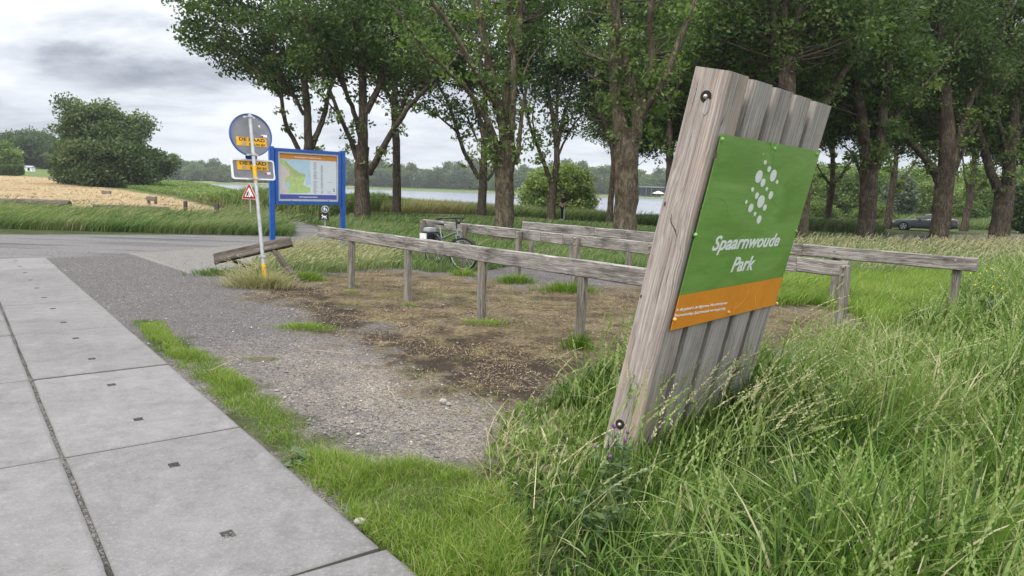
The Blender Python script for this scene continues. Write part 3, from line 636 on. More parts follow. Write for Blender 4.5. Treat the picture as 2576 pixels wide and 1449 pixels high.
stuff('verge_tall_grass', join([gr, seed]), M_mead)
# path verge right of the path up to the trees
Pp = PG([(832, 602), (828, 573), (772, 558), (706, 546), (652, 535)]) + [(-15.5, 38), (-8, 40), (-7.6, 31), (-5.2, 26), (-4.4, 21)]
x, y = scatter(Pp, 330); cl = fbm(x * .6, y * .6, 22, 4)
stuff('path_grass', bladegeo(x, y, rng.uniform(.12, .42, len(x)) * (.5 + cl), rng.uniform(.018, .03, len(x)), rng.uniform(.3, 1.0, len(x)), wdir(len(x), .6), 3, np.clip(rng.normal(.36, .17, len(x)) + (cl - .5) * .7, 0, 1)), M_mead)

# reeds along the lake, left part: tall, green, pale stems showing at the front
Pr = [(-8.2, 31.5), (-10.6, 34), (-14.5, 39), (-20.5, 48), (-30, 64), (-46, 83), (-66, 107), (-60, 124), (-48, 112), (-25, 82), (-15, 62), (-7, 52), (-8.2, 41.5)]
x, y = scatter(Pr, 95, lambda x, y: np.minimum(1, (36 / np.hypot(x, y)) ** 1.2)); dd = np.hypot(x, y); cl = fbm(x * .35, y * .35, 23, 4)
hr = rng.uniform(.95, 1.4, len(x)) * (.68 + .5 * cl) * (1 - .62 * sstep(38, 60, y))
stem = bladegeo(x, y, hr, .0007 * dd, rng.uniform(.05, .25, len(x)), wdir(len(x), .6), 2, rng.uniform(.6, .95, len(x)))
parts = [stem]
for t in range(4):
    x2 = x + rng.normal(0, .05, len(x)); y2 = y + rng.normal(0, .05, len(x)); z2 = terrain(x, y) + hr * (.28 + .17 * t)
    parts.append(bladegeo(x2, y2, hr * rng.uniform(.25, .42, len(x)), rng.uniform(.0009, .0016, len(x)) * dd, rng.uniform(.6, 1.5, len(x)), wdir(len(x), 1.2), 3, np.clip(rng.normal(.42, .12, len(x)) + (cl - .5) * .5, 0, .8), z=z2))
stuff('reeds', join(parts), M_reed)
# reed and tall grass band by the lake, right part: tan and green
Pq = [(-8, 42), (-3, 46.5), (2, 47.2), (12, 47.2), (21, 48.2), (23, 55), (12, 58), (-6, 57.5), (-12, 56), (-8, 50)]
x, y = scatter(Pq, 120); dd = np.hypot(x, y); cl = fbm(x * .22, y * .22, 25, 4)
hr = rng.uniform(.5, 1.0, len(x)) * (.7 + .6 * cl)
tan_ = sstep(6, -3, x) * .28 + (cl - .5) * .9
gr = bladegeo(x, y, hr, rng.uniform(.0009, .0016, len(x)) * dd, rng.uniform(.2, .9, len(x)), wdir(len(x), .8), 3, np.clip(rng.normal(.46, .16, len(x)) + tan_, 0, 1))
stuff('lakeside_reeds', gr, M_reed)
# rough growth beyond the car park
Pc = [(8, 50), (14, 44), (22, 46), (26, 50), (28, 62), (40, 64), (70, 66), (70, 86), (20, 66)]
x, y = scatter(Pc, 45); dd = np.hypot(x, y); cl = fbm(x * .25, y * .25, 27, 4)
stuff('bank_grass', bladegeo(x, y, rng.uniform(.5, 1.1, len(x)) * (.5 + cl), rng.uniform(.001, .002, len(x)) * dd, rng.uniform(.2, .9, len(x)), wdir(len(x), .9), 3, np.clip(rng.normal(.36, .17, len(x)) + (cl - .5) * .5, 0, 1)), M_mead)
# far bank reeds and meadow fringe
x = rng.uniform(-95, 150, 9000); y = 447.5 + rng.uniform(0, 7, 9000) - 8 * sstep(60, 160, x)
stuff('far_reeds', bladegeo(x, y, rng.uniform(1.0, 2.0, len(x)), rng.uniform(.5, .9, len(x)), rng.uniform(.1, .5, len(x)), wdir(len(x), .9), 2, np.clip(rng.normal(.5, .15, len(x)), 0, 1), z=np.full(len(x), -1.25)), M_reed)

# mown hay lying on the left field
x, y = scatter(Z['hay'], 26, lambda x, y: np.minimum(1, (40 / np.hypot(x, y)))); n = len(x); cl = fbm(x * .9, y * .9, 29, 4)
stuff('hay', bladegeo(x, y, rng.uniform(.04, .14, n) * (.4 + 1.6 * sstep(.45, .75, cl)), rng.uniform(.03, .07, n), rng.uniform(1.0, 2.6, n), rng.uniform(0, 2 * PI, n), 2, np.clip(rng.normal(.6, .22, n) + (cl - .5) * -.6, 0, 1)), M_straw)
# straw litter and moss flecks on the moss floor
mx0, mx1 = min(p[0] for p in Z['moss']) - 1, max(p[0] for p in Z['moss']) + 1; my0, my1 = min(p[1] for p in Z['moss']) - 1, max(p[1] for p in Z['moss']) + 1
x, y = scatter([(mx0, my0), (mx1, my0), (mx1, my1), (mx0, my1)], 1900, lambda x, y: sstep(.38, .62, fbm(x * 1.8, y * 1.8, 33, 4)) * sstep(-.9, .7, sdist(x, y, Z['moss']) + (fbm(x * 1.5, y * 1.5, 71, 3) - .5) * 1.6) * (sdist(x, y, Z['lot']) > -.2)); n = len(x)
a_ = rng.uniform(0, 2 * PI, n); L_ = rng.gamma(2., .006, n) + .004; wv_ = rng.uniform(.0012, .003, n)
zz = terrain(x, y) + rng.uniform(.004, .022, n); dx, dy = np.cos(a_) * L_, np.sin(a_) * L_; px, py = -np.sin(a_) * wv_, np.cos(a_) * wv_
V = np.stack([np.stack([x - dx, y - dy, zz], -1), np.stack([x + px, y + py, zz + .003], -1), np.stack([x + dx, y + dy, zz + rng.uniform(-.005, .018, n)], -1), np.stack([x - px, y - py, zz + .003], -1)], 1).reshape(-1, 3)
stuff('straw_litter', (V, np.arange(n * 4).reshape(-1, 4), np.repeat(np.clip(rng.normal(.32, .27, n), 0, 1), 4)), M_straw)
# pebbles
m, nt = mat('pebble_stone'); bsdf(nt, ramp(nt, attr(nt, 'rnd'), [(0, (0.07, 0.066, 0.067)), (.5, (0.15, 0.142, 0.14)), (.8, (0.22, 0.205, 0.19)), (1, (0.38, 0.36, 0.33))]), .85, .2); M_peb = m
xa, ya = scatter(Z['lot'], 1500, lambda x, y: np.minimum(1, (3.5 / np.hypot(x, y)) ** 1.3) * (((np.stack([x, y], -1) - O0) @ ND) > 0.03) * (y < 16) * (1 - .75 * inpoly(x, y, Z['moss'])) * (.25 + .9 * sstep(.4, .65, fbm(x * 1.3, y * 1.3, 35, 3))))
n = len(xa); sz = rng.gamma(1.8, .0030, n) + .002; sz = np.minimum(sz, .016)
OCT = np.array([(1, 0, 0), (0, 1, 0), (-1, 0, 0), (0, -1, 0), (0, 0, .75), (0, 0, -.75)], float)
FO = np.array([(0, 1, 4), (1, 2, 4), (2, 3, 4), (3, 0, 4)])
V = OCT[None] * sz[:, None, None] * rng.uniform(.6, 1.35, (n, 6, 3)); ca = rng.uniform(0, 2 * PI, n); c_, s_ = np.cos(ca)[:, None], np.sin(ca)[:, None]
V = np.stack([V[..., 0] * c_ - V[..., 1] * s_ + xa[:, None], V[..., 0] * s_ + V[..., 1] * c_ + ya[:, None], V[..., 2] + (terrain(xa, ya) + .006)[:, None]], -1)
F = (np.arange(n) * 6)[:, None, None] + FO[None]
o = link('pebbles', npmesh('pebbles', V.reshape(-1, 3), F.reshape(-1, 3), rnd=np.repeat(np.clip(rng.normal(.48, .24, n), 0, 1), 6), smooth=False), M_peb); tag(o, kind='stuff')

# high seed grass at the right edge, before the wide forked tree
xs = rng.uniform(7.6, 10.8, 420); ys = rng.uniform(9.5, 13.0, 420) ; k = xs / ys > .70; xs, ys = xs[k], ys[k]; far = np.hypot(xs, ys); n = len(xs)
g1 = stalks(xs, ys, rng.uniform(.8, 1.45, n), rng.uniform(.15, .7, n), wdir(n, .8), stem=.0045, sl=.05, sw=.008, K=16, head=.28, spread=.35, rhead=(.74, .98))
n = 9000; x = rng.uniform(7.0, 11, n); y = rng.uniform(8.5, 13.5, n); k = x / y > .66; x, y = x[k], y[k]; n = len(x)
stuff('edge_grass', join([g1, bladegeo(x, y, rng.uniform(.35, .95, n), rng.uniform(.008, .015, n), rng.uniform(.2, 1.0, n), wdir(n, 1.0), 4, np.clip(rng.normal(.42, .17, n), 0, 1))]), M_tall)

# broad leaves of other plants and dead straw mixed into the tall grass
x, y = scatter(Pt, 210, lambda x, y: sstep(.25, .8, x) * (y < 7) * sstep(.45, .6, fbm(x * 1.4, y * 1.4, 61, 3))); n = len(x)
stuff('broad_grass', bladegeo(x, y, rng.uniform(.22, .5, n), rng.uniform(.011, .020, n), rng.uniform(.4, 1.4, n), rng.uniform(0, 2 * PI, n), 6, np.clip(rng.normal(.42, .15, n), 0, .75)), M_tall)
x, y = scatter(Pt, 120, lambda x, y: (y < 8) * sstep(.42, .6, fbm(x * 1.2, y * 1.2, 63, 3))); n = len(x)
stuff('dead_grass', bladegeo(x, y, rng.uniform(.12, .42, n), rng.uniform(.002, .005, n), rng.uniform(.8, 2.2, n), rng.uniform(0, 2 * PI, n), 4, np.clip(rng.normal(.6, .2, n), 0, 1)), M_straw)

M_root = simple('old_stem_mat', (0.095, 0.082, 0.055), .95, .1, var=.35, scale=40)
# ---- tufts that stand alone: each a thing
def tuft(u, v, label, n, r, h, m_, mu=.42, wmin=.004, wmax=.008, lean=(.2, 1.0), heads=0, squash=.5, cat='grass tuft', sd=.15):
    q = gt(u, v); x = q[0] + rng.normal(0, r, n); y = q[1] + rng.normal(0, r * squash, n)
    away = np.arctan2(y - q[1], x - q[0]) * 1.0 + rng.normal(0, .7, n)
    dr = np.hypot(x - q[0], (y - q[1]) / squash) / (2.2 * r)
    hh = h * rng.uniform(.5, 1.15, n) * (1 - .45 * np.minimum(dr, 1))
    parts = [bladegeo(x, y, hh, rng.uniform(wmin, wmax, n), rng.uniform(lean[0], lean[1], n), away, 4, np.clip(rng.normal(mu, sd, n), 0, 1))]
    if heads:
        xs = q[0] + rng.normal(0, r * .7, heads); ys = q[1] + rng.normal(0, r * .4, heads)
        parts.append(stalks(xs, ys, h * rng.uniform(.8, 1.25, heads), rng.uniform(.4, 1.2, heads), rng.normal(PI * .9, 1.0, heads), stem=.004, sl=.035, sw=.006, K=14, head=.3, spread=.3, rhead=(.8, 1)))
    th = np.linspace(0, 2 * PI, 24, endpoint=False); rr_ = r * 1.7 * (1 + .2 * np.sin(th * 3) + .1 * np.sin(th * 7 + 1))       # the mat of old stems the tuft grows from
    mx_ = np.concatenate([[q[0]], q[0] + rr_ * np.cos(th)]); my_ = np.concatenate([[q[1]], q[1] + rr_ * squash * np.sin(th)])
    ring_ = np.arange(1, 25); Fm = np.stack([np.zeros(24, int), ring_, np.roll(ring_, -1), np.roll(ring_, -1)], -1)
    mz_ = terrain(mx_, my_) + np.concatenate([[.03], np.full(24, -.004)])
    V, F, R = join(parts); V = V - q
    me_ = bpy.data.meshes.new('grass_tuft'); Vm = np.stack([mx_, my_, mz_], -1) - q; V = np.vstack([V, Vm]); R = np.concatenate([R, np.full(25, .12)]); k0 = len(V) - 25
    me_.from_pydata(V.tolist(), [], F.tolist() + [(k0, k0 + int(a), k0 + int(b)) for a, b in zip(ring_, np.roll(ring_, -1))]); at_ = me_.attributes.new('rnd', 'FLOAT', 'POINT'); at_.data.foreach_set('value', R.astype(np.float32))
    o = link('grass_tuft', me_, m_, M=Matrix.Translation(Vector(q))); me_.materials.append(M_root); me_.polygons.foreach_set('material_index', np.concatenate([np.zeros(len(F), np.int32), np.ones(24, np.int32)]))
    return tag(o, label, cat, 'grass tufts on the bare ground')
tuft(768, 828, 'round bright green grass tuft alone on the grey gravel', 700, .17, .13, M_fresh, .42, .004, .008)
tuft(655, 905, 'small thin grass tuft on gravel between the verge and the twig', 220, .12, .05, M_fresh, .45, .003, .005)
tuft(648, 722, 'dry golden grass tuft round the foot of the signpost', 1000, .24, .48, M_mead, .9, .006, .012, (.3, 1.3), heads=60)
tuft(560, 693, 'dark green grass clump under the low end of the fallen plank', 900, .26, .22, M_mead, .30, .006, .012)
tuft(768, 706, 'green grass clump at the foot of the leaning prop of the fallen plank', 600, .16, .26, M_fresh, .34, .006, .012)
tuft(1216, 815, 'low pale weed tuft at the third post of the front fence', 420, .13, .13, M_fresh, .55, .004, .008)
tuft(1455, 880, 'dark upright grass tuft beside the fourth post of the front fence', 360, .08, .26, M_fresh, .2, .005, .009, (.1, .5))
tuft(1298, 712, 'green grass clump at the third post of the middle fence', 600, .17, .26, M_fresh, .3, .006, .011)
tuft(1430, 735, 'broad green grass clump left of the fourth post of the middle fence', 800, .22, .28, M_fresh, .32, .006, .012)
tuft(1166, 694, 'pale green tuft at the second post of the middle fence by the front wheel', 350, .12, .24, M_fresh, .5, .006, .011)
tuft(1028, 770, 'thin short weed tuft at the second post of the front fence', 130, .06, .10, M_fresh, .45, .004, .007)
tuft(884, 738, 'thin short weed tuft at the first post of the front fence', 150, .07, .11, M_fresh, .5, .004, .007)
# ------------------------------------------------------------------ trees
M_leaf = foliage('tree_leaf', [(0.022, 0.042, 0.014), (0.040, 0.073, 0.021), (0.062, 0.108, 0.031), (0.092, 0.148, 0.042), (0.12, 0.175, 0.05), (0.18, 0.245, 0.07)], trans=0.45)
M_leaf2 = foliage('willow_leaf', [(0.034, 0.058, 0.02), (0.058, 0.095, 0.032), (0.09, 0.135, 0.048), (0.14, 0.185, 0.075), (0.21, 0.25, 0.12)], trans=0.35)
M_leafp = foliage('silver_leaf', [(0.08, 0.11, 0.07), (0.12, 0.155, 0.10), (0.17, 0.205, 0.145), (0.24, 0.27, 0.20)], trans=0.3)
M_leafy = foliage('shrub_leaf', [(0.07, 0.11, 0.03), (0.12, 0.18, 0.05), (0.18, 0.25, 0.075), (0.26, 0.33, 0.11), (0.36, 0.42, 0.17)], trans=0.4)
M_bark = bark('elm_bark', [(0.03, 0.024, 0.019), (0.085, 0.068, 0.052), (0.18, 0.15, 0.115), (0.05, 0.034, 0.027)], .55)
M_barkl = bark('pale_bark', [(0.04, 0.032, 0.023), (0.12, 0.10, 0.07), (0.22, 0.19, 0.135), (0.055, 0.038, 0.027)], .55, (0.20, 0.17, 0.06))

def smooth_path(P, n):
    P = np.array(P, float); m_ = len(P); t = np.concatenate([[0], np.cumsum(np.linalg.norm(np.diff(P, axis=0), axis=1))]); t /= t[-1]
    s = np.linspace(0, 1, n); out = np.zeros((n, P.shape[1]))
    Q = np.vstack([2 * P[0] - P[1], P, 2 * P[-1] - P[-2]])
    for i, q in enumerate(s):
        k = min(m_ - 2, max(0, np.searchsorted(t, q, side='right') - 1)); u = (q - t[k]) / max(1e-9, t[k + 1] - t[k])
        a, b, c, d = Q[k], Q[k + 1], Q[k + 2], Q[k + 3]
        out[i] = .5 * ((2 * b) + (-a + c) * u + (2 * a - 5 * b + 4 * c - d) * u * u + (-a + 3 * b - 3 * c + d) * u ** 3)
    return out
def nptube(P, R, sides, rough=0.0, r=None):
    P = np.asarray(P, float); n = len(P); T = np.gradient(P, axis=0); T /= np.linalg.norm(T, axis=1, keepdims=True) + 1e-9
    ref = np.array([0.31, 0.95, 0.05]) ; q = np.cross(T, ref); q /= np.linalg.norm(q, axis=1, keepdims=True) + 1e-9; w_ = np.cross(T, q)
    a = np.linspace(0, 2 * PI, sides, endpoint=False)
    rad = np.asarray(R)[:, None] * (1 + rough * (rng.random((n, sides)) - .5) * 2 + rough * 1.2 * np.sin(a * 3 + 1.3)[None] )
    V = P[:, None] + (q[:, None] * np.cos(a)[None, :, None] + w_[:, None] * np.sin(a)[None, :, None]) * rad[..., None]
    i, j = np.meshgrid(np.arange(n - 1), np.arange(sides), indexing='ij'); j2 = (j + 1) % sides
    return V.reshape(-1, 3), np.stack([i * sides + j, i * sides + j2, (i + 1) * sides + j2, (i + 1) * sides + j], -1).reshape(-1, 4)
def leafgeo(C, size, rnd, up=0.35, dirs=None, aspect=.55):
    n = len(C); d = rng.normal(size=(n, 3)) if dirs is None else dirs + rng.normal(size=(n, 3)) * .45
    d /= np.linalg.norm(d, axis=1, keepdims=True)
    nn = rng.normal(size=(n, 3)); nn[:, 2] += up * 2; q = np.cross(d, nn); q /= np.linalg.norm(q, axis=1, keepdims=True) + 1e-9
    s = np.asarray(size)[:, None]
    V = np.stack([C - d * s * .5, C + q * s * aspect * .5 + d * s * .05, C + d * s * .5, C - q * s * aspect * .5 + d * s * .05], 1).reshape(-1, 3)
    return V, np.arange(n * 4).reshape(-1, 4), np.repeat(rnd, 4)
def cluster_leaves(cc, per, sig, size, mu=.42, sd=.16, flat=.62, csd=.17, dirs=None, aspect=.55):
    cc = np.asarray(cc); k = len(cc); per = np.asarray(per) * np.ones(k, int) if np.isscalar(per) else per
    idx = np.repeat(np.arange(k), per); n = len(idx); off = rng.normal(size=(n, 3)); rr = np.linalg.norm(off, axis=1, keepdims=True)
    off = off / rr * np.minimum(rr, 2.1); off[:, 2] *= flat
    sg = (sig if np.isscalar(sig) else np.asarray(sig)[idx][:, None])
    tone = rng.normal(0, csd, k)[idx]
    return leafgeo(cc[idx] + off * sg, size * rng.uniform(.65, 1.3, n), np.clip(rng.normal(mu, sd, n) + tone, 0, 1), dirs=dirs, aspect=aspect)
def crown_points(blobs, n, shell=.5):
    out = []; vol = np.array([b[3] * b[4] * b[5] for b in blobs]); vol = vol ** .8; cnt = rng.multinomial(n, vol / vol.sum())
    for b, c in zip(blobs, cnt):
        d = rng.normal(size=(c, 3)); d /= np.linalg.norm(d, axis=1, keepdims=True); r = rng.random(c) ** (1 / 3.) * (1 - shell) + shell * rng.random(c) ** .25
        out.append(np.array(b[:3]) + d * r[:, None] * np.array(b[3:6]))
    return np.concatenate(out)

def tree(name, label, cat, base, limbs, blobs, ncl, per, leaf, mb_, ml_, group=None, sig=.5, mu=.42, extend=True, sprouts=0, twigs=True, rough=.07, trunk_flare=1.22, mu_sp=.8, lowcut=None):
    base = np.array(base, float); t = thing(name, label, cat, base, group); TV = []; TF = []; k = 0; nodes = []; low = []
    for li, (P, r0, r1) in enumerate(limbs):
        P = np.array(P, float); n = max(5, int(np.linalg.norm(np.diff(P, axis=0), axis=1).sum() / .28)); n = min(n, 34)
        Q = smooth_path(P, n); Rr = np.linspace(r0, r1, n)
        if li == 0:
            h = Q[:, 2] - Q[0, 2]; Rr = Rr * (1 + (trunk_flare - 1) * np.exp(-h / .45))
        Q = Q + rng.normal(0, .012, Q.shape) * (np.arange(n) > 0)[:, None]
        if extend and li > 0 and r1 > .03:
            d = Q[-1] - Q[-3]; d = d / np.linalg.norm(d); d[2] = abs(d[2]) + .25; d /= np.linalg.norm(d); L = 2.2 + rng.random() * 2.0
            E_ = [Q[-1] + d * L * s + np.array([rng.normal(0, .12), rng.normal(0, .12), 0]) * s for s in np.linspace(.2, 1, 6)]
            Q = np.vstack([Q, E_]); Rr = np.concatenate([Rr, np.linspace(r1 * .92, .02, 6)])
        V, F = nptube(Q, Rr, 14 if li == 0 else 9, rough if li == 0 else rough * .7); TV.append(V); TF.append(F + k); k += len(V)
        nodes.append(np.hstack([Q, Rr[:, None]]))
        if li > 0 or len(limbs) == 1: low.append(Q)
    nodes = np.vstack(nodes)
    cc = crown_points(blobs, ncl)
    if lowcut is not None: cc = cc[cc[:, 2] > lowcut + rng.normal(0, .3, len(cc))]
    if twigs:
        hi = nodes[nodes[:, 2] > base[2] + (nodes[:, 2].max() - base[2]) * .33]
        for c in cc:
            dv = c[None] - hi[:, :3]; dist = np.linalg.norm(dv, axis=1) + np.maximum(0, -dv[:, 2] + .8) * 2.2 + rng.random(len(hi)) * .3
            s = hi[np.argmin(dist)]; L = np.linalg.norm(c - s[:3])
            if L < .3 or L > 6: continue
            mid = s[:3] * .5 + c * .5 + np.array([0, 0, -.04 * L]) + rng.normal(0, .035 * L, 3)
            Q = smooth_path([s[:3], mid, c], 5); r0 = min(s[3] * .5, .012 + .013 * L)
            V, F = nptube(Q, np.linspace(r0, .007, 5), 5, .05); TV.append(V); TF.append(F + k); k += len(V)
    V = np.concatenate(TV) - base; F = np.concatenate(TF)
    link('trunk', npmesh('trunk', V, F, smooth=True), mb_, t, WORLD[t])
    parts = [cluster_leaves(cc, per, sig, leaf, mu)]
    if sprouts and low:
        lw = np.vstack(low); lw = lw[lw[:, 2] < base[2] + 8]
        sp = lw[rng.integers(0, len(lw), sprouts)] + rng.normal(0, .22, (sprouts, 3)); parts.append(cluster_leaves(sp, rng.integers(12, 45, sprouts), .2, leaf * 1.0, mu_sp, .12))
    V, F, R = join(parts); link('crown', npmesh('crown', V - base, F, rnd=R), ml_, t, WORLD[t]); return t

def pix(P, Y): return [at(p[0], p[1], Y + (p[2] if len(p) > 2 else 0)) for p in P]
def cropA(P): return [((600 + p[0] / 1.61) / 1.4907, (p[1] / 1.61) / 1.4907) + tuple(p[2:]) for p in P]
def cropB(P): return [((1500 + p[0] / 1.61) / 1.4907, (p[1] / 1.61) / 1.4907) + tuple(p[2:]) for p in P]
def cropC(P): return [((2500 + p[0] / 1.525) / 1.4907, (p[1] / 1.525) / 1.4907) + tuple(p[2:]) for p in P]
def W_(w, s, Y): return .90 * w / s / 1.4907 / FPX * Y / 2      # crop pixel width -> radius in metres
GROVE = 'grove of many-stemmed trees behind the rail fences'
def survey_tree(label, crop, s, Y, base, trunk, wt, limbs, blobs, ncl=170, per=190, leaf=.13, mb_=None, name='elm_tree', sprouts=30, sig=.5, mu=.42, lowcut=None, dz=None, group=GROVE):
    b = crop([base])[0]; q = gy(b[0], Y)
    LM = [([q + np.array([0, 0, -.12])] + pix(crop(trunk), Y), W_(wt[0], s, Y), W_(wt[1], s, Y))]
    for P, w0, w1 in limbs: LM.append((pix(crop(P), Y), W_(w0, s, Y), W_(w1, s, Y)))
    B = []
    for (u, v, dy, rx, ry, rz) in blobs: B.append(tuple(at(u, v - (16 if v > 100 else 6), Y + dy + .9)) + (rx, ry * .9, rz * .92))
    return tree(name, label, 'tree', q, LM, B, int(ncl * (.68 if crop is not cropC else .85)), int(per * .50), leaf * 1.28, mb_ or M_bark, M_leaf, group, sig=sig * .84, mu=mu + (.08 if crop is cropC else .02), sprouts=sprouts, lowcut=lowcut)

survey_tree('leftmost tree of the grove, its trunk behind the map board and crown spreading left', cropA, 1.61, 38, (890, 1285), [(893, 1100), (897, 900), (905, 840)], (74, 62),
    [([(850, 1000, 0), (835, 900, 0), (765, 760, -.4), (737, 620, -.6), (722, 440, -.8), (690, 300, -1)], 36, 16), ([(897, 900), (888, 640), (872, 450), (868, 250)], 58, 34), ([(915, 890), (985, 720, .6), (1018, 570, 1), (1060, 430, 1.2), (1090, 250, 1.5)], 42, 18),
     ([(868, 690), (800, 560, .5), (720, 440, 1), (600, 300, 1.4), (480, 180, 1.5)], 26, 9), ([(735, 600, -.6), (640, 480, -1), (540, 400, -1.2), (420, 300, -1.6)], 16, 6), ([(875, 450), (760, 330), (600, 180), (420, 60)], 26, 10)],
    [(640, 30, 0, 4.4, 4.5, 3.9), (580, 95, -1, 2.4, 2.6, 2.4), (740, 150, 1, 3.2, 3, 2.6), (840, 60, 0, 2.6, 3.5, 4), (560, -60, 0, 2.4, 3, 3), (700, 225, -.5, 1.5, 1.5, .8)], 400, 200, .17, sprouts=26, sig=.47)
survey_tree('big forked tree just right of the map board, rough trunk and one limb reaching right', cropA, 1.61, 32, (1222, 1345), [(1222, 1200), (1216, 1000), (1225, 880)], (104, 84),
    [([(1190, 960), (1160, 870, 0), (1100, 730, -.5), (1040, 590, -.8), (985, 450, -1), (930, 300, -1.4)], 36, 14), ([(1212, 830), (1160, 640, .4), (1080, 470, .6), (1010, 320, 1), (940, 180, 1.2)], 38, 14), ([(1225, 900), (1226, 600), (1212, 350), (1190, 120)], 72, 36), ([(1245, 680), (1330, 500), (1385, 340, .5), (1400, 160, .8)], 48, 20),
     ([(1262, 1050), (1325, 930, -.3), (1400, 800, -.5), (1500, 650, -.8), (1600, 545, -1), (1720, 430, -1.3)], 50, 20), ([(1140, 610, .4), (1100, 420), (1120, 250), (1130, 80)], 22, 10), ([(1080, 690, -.5), (1000, 600, -.8), (940, 560, -1)], 14, 5)],
    [(870, 20, 0, 3.6, 4, 3.0), (980, 90, 0, 3.0, 3, 2.4), (820, 130, -1, 1.6, 2, 1.7), (1040, 160, -1, 1.7, 2, 1.5)], 240, 210, .15, sprouts=60)
survey_tree('slim dark tree between the big forked tree and the low-limbed tree, limb leaning right', cropA, 1.61, 40, (1432, 1310), [(1430, 1100), (1425, 850), (1415, 640)], (58, 44),
    [([(1412, 640), (1350, 500, .4), (1310, 380, .8)], 24, 10), ([(1416, 650), (1425, 400), (1435, 150)], 40, 22), ([(1430, 720), (1520, 510), (1600, 350), (1645, 200)], 30, 14), ([(1420, 600), (1390, 420), (1370, 200)], 18, 9)],
    [(1000, 60, 1, 3.8, 4, 3.4), (1080, 150, 0, 2.2, 2.5, 2.0), (940, 170, 0, 1.6, 2, 1.6)], 200, 190, .17, sprouts=26)
survey_tree('dark tree with a low limb sweeping far left, behind the mossy grey tree', cropB, 1.61, 41, (495, 1300), [(497, 1200), (500, 1080), (505, 960)], (60, 50),
    [([(480, 1080), (430, 990), (370, 870, -.3), (300, 640, -.6), (215, 480, -1), (160, 330, -1)], 32, 12), ([(345, 800, -.3), (250, 715, -.5), (170, 660, -.8), (95, 625, -1)], 15, 6), ([(505, 990), (500, 800), (445, 610, .4), (390, 450, .8), (360, 280, 1)], 40, 14), ([(510, 960), (520, 700), (520, 480)], 30, 16), ([(525, 1090), (560, 1040), (590, 960)], 22, 10), ([(470, 860), (420, 740), (340, 600)], 13, 5)],
    [(1130, 170, 0, 3.2, 3.5, 2.6), (1060, 250, -.5, 1.7, 2, 1.2), (1210, 120, 0, 3.2, 3.5, 3.2), (1170, 300, 0, 1.6, 2, .9), (1110, 20, 0, 3.5, 3.5, 3)], 250, 190, .17, sprouts=40)
survey_tree('mossy grey tree with five rising limbs, close behind the middle rail fence', cropB, 1.61, 22, (628, 1400), [(630, 1300), (632, 1100), (645, 960), (645, 850)], (132, 118),
    [([(605, 1000), (570, 830, -.2), (490, 660, -.4), (400, 530, -.6), (300, 440, -.8), (180, 320, -1)], 46, 18), ([(625, 900), (610, 700), (560, 470), (500, 190), (455, -40)], 58, 42), ([(612, 720), (545, 590, -.2), (430, 390, -.5), (340, 220, -.7), (200, 20, -1)], 44, 26), ([(660, 960), (672, 800), (685, 600), (682, 330), (655, 150), (660, -60)], 50, 28), ([(645, 880), (640, 650, .3), (650, 450, .5), (720, 200, .8), (730, -40, 1)], 70, 34), ([(575, 1010), (556, 930), (552, 885)], 36, 26), ([(690, 990), (712, 920), (718, 870)], 40, 30)],
    [(1180, -80, 2.2, 2.6, 2.6, 2.0), (1300, -60, 2.2, 2.4, 2.6, 2.0), (1070, 40, .6, 1.5, 1.6, 1.1), (1330, 60, 1.8, 1.2, 1.4, 1.1)], 85, 170, .12, mb_=M_barkl, sprouts=90, sig=.42, mu=.46)
survey_tree('slim dark many-armed tree left of the standing person', cropB, 1.61, 40, (920, 1330), [(918, 1250), (926, 1090)], (56, 52),
    [([(912, 1100), (860, 960), (820, 860), (780, 740, -.4), (750, 580, -.6)], 32, 11), ([(935, 1090), (948, 900), (925, 720), (890, 520), (860, 300)], 44, 16), ([(955, 940), (1010, 820), (1085, 710, .3), (1190, 655, .5)], 18, 5), ([(950, 900), (985, 720), (1035, 540, .5), (1080, 380, .6)], 26, 9), ([(940, 800), (950, 600), (960, 400), (960, 200)], 26, 11), ([(820, 850), (800, 700), (830, 560)], 14, 5), ([(890, 540), (820, 420), (790, 330)], 12, 5)],
    [(1400, 60, 0, 3.0, 3.5, 3.8), (1330, 210, 0, 1.8, 2.5, 2.4), (1460, 220, .5, 1.7, 2.5, 1.7), (1400, 330, 0, 1.4, 1.4, .6)], 270, 190, .16, sprouts=40, mu=.36)
survey_tree('dark leaning tree half hidden behind the thick twin-stemmed tree', cropB, 1.61, 39, (1272, 1310), [(1278, 1150), (1290, 950), (1250, 790), (1212, 680)], (44, 24),
    [([(1285, 930), (1300, 700), (1310, 400)], 34, 14), ([(1214, 690), (1190, 560), (1150, 420)], 18, 8)],
    [(1520, 120, 1, 2.4, 3, 3.6), (1470, 300, 0, 1.2, 1.5, 1.2)], 150, 180, .16, sprouts=20, mu=.36)
survey_tree('thickest tree, twin-stemmed with yellow lichen, just left of the tall park sign', cropB, 1.61, 20, (1365, 1470), [(1366, 1300), (1372, 1000), (1378, 780)], (156, 150),
    [([(1345, 850), (1318, 640, .3), (1300, 400, .4), (1292, -60, .6)], 104, 66), ([(1415, 900), (1432, 680), (1380, 450, -.2), (1325, 250, -.3), (1285, -60, -.4)], 84, 44), ([(1445, 700), (1490, 520), (1518, 380), (1518, 260), (1500, 160), (1535, -60)], 52, 34), ([(1440, 720), (1500, 630, -.2), (1590, 500, -.3), (1680, 270, -.4), (1800, -30, -.5)], 54, 34)],
    [(1560, -110, 2.2, 2.4, 2.4, 1.7), (1720, -30, 1.6, 1.5, 2.0, 1.6), (1640, 120, 2.0, 1.3, 1.6, 1.3), (1470, 130, 1.2, 1.0, 1.3, 1.2)], 85, 170, .11, mb_=M_barkl, sprouts=80, sig=.40, mu=.46)
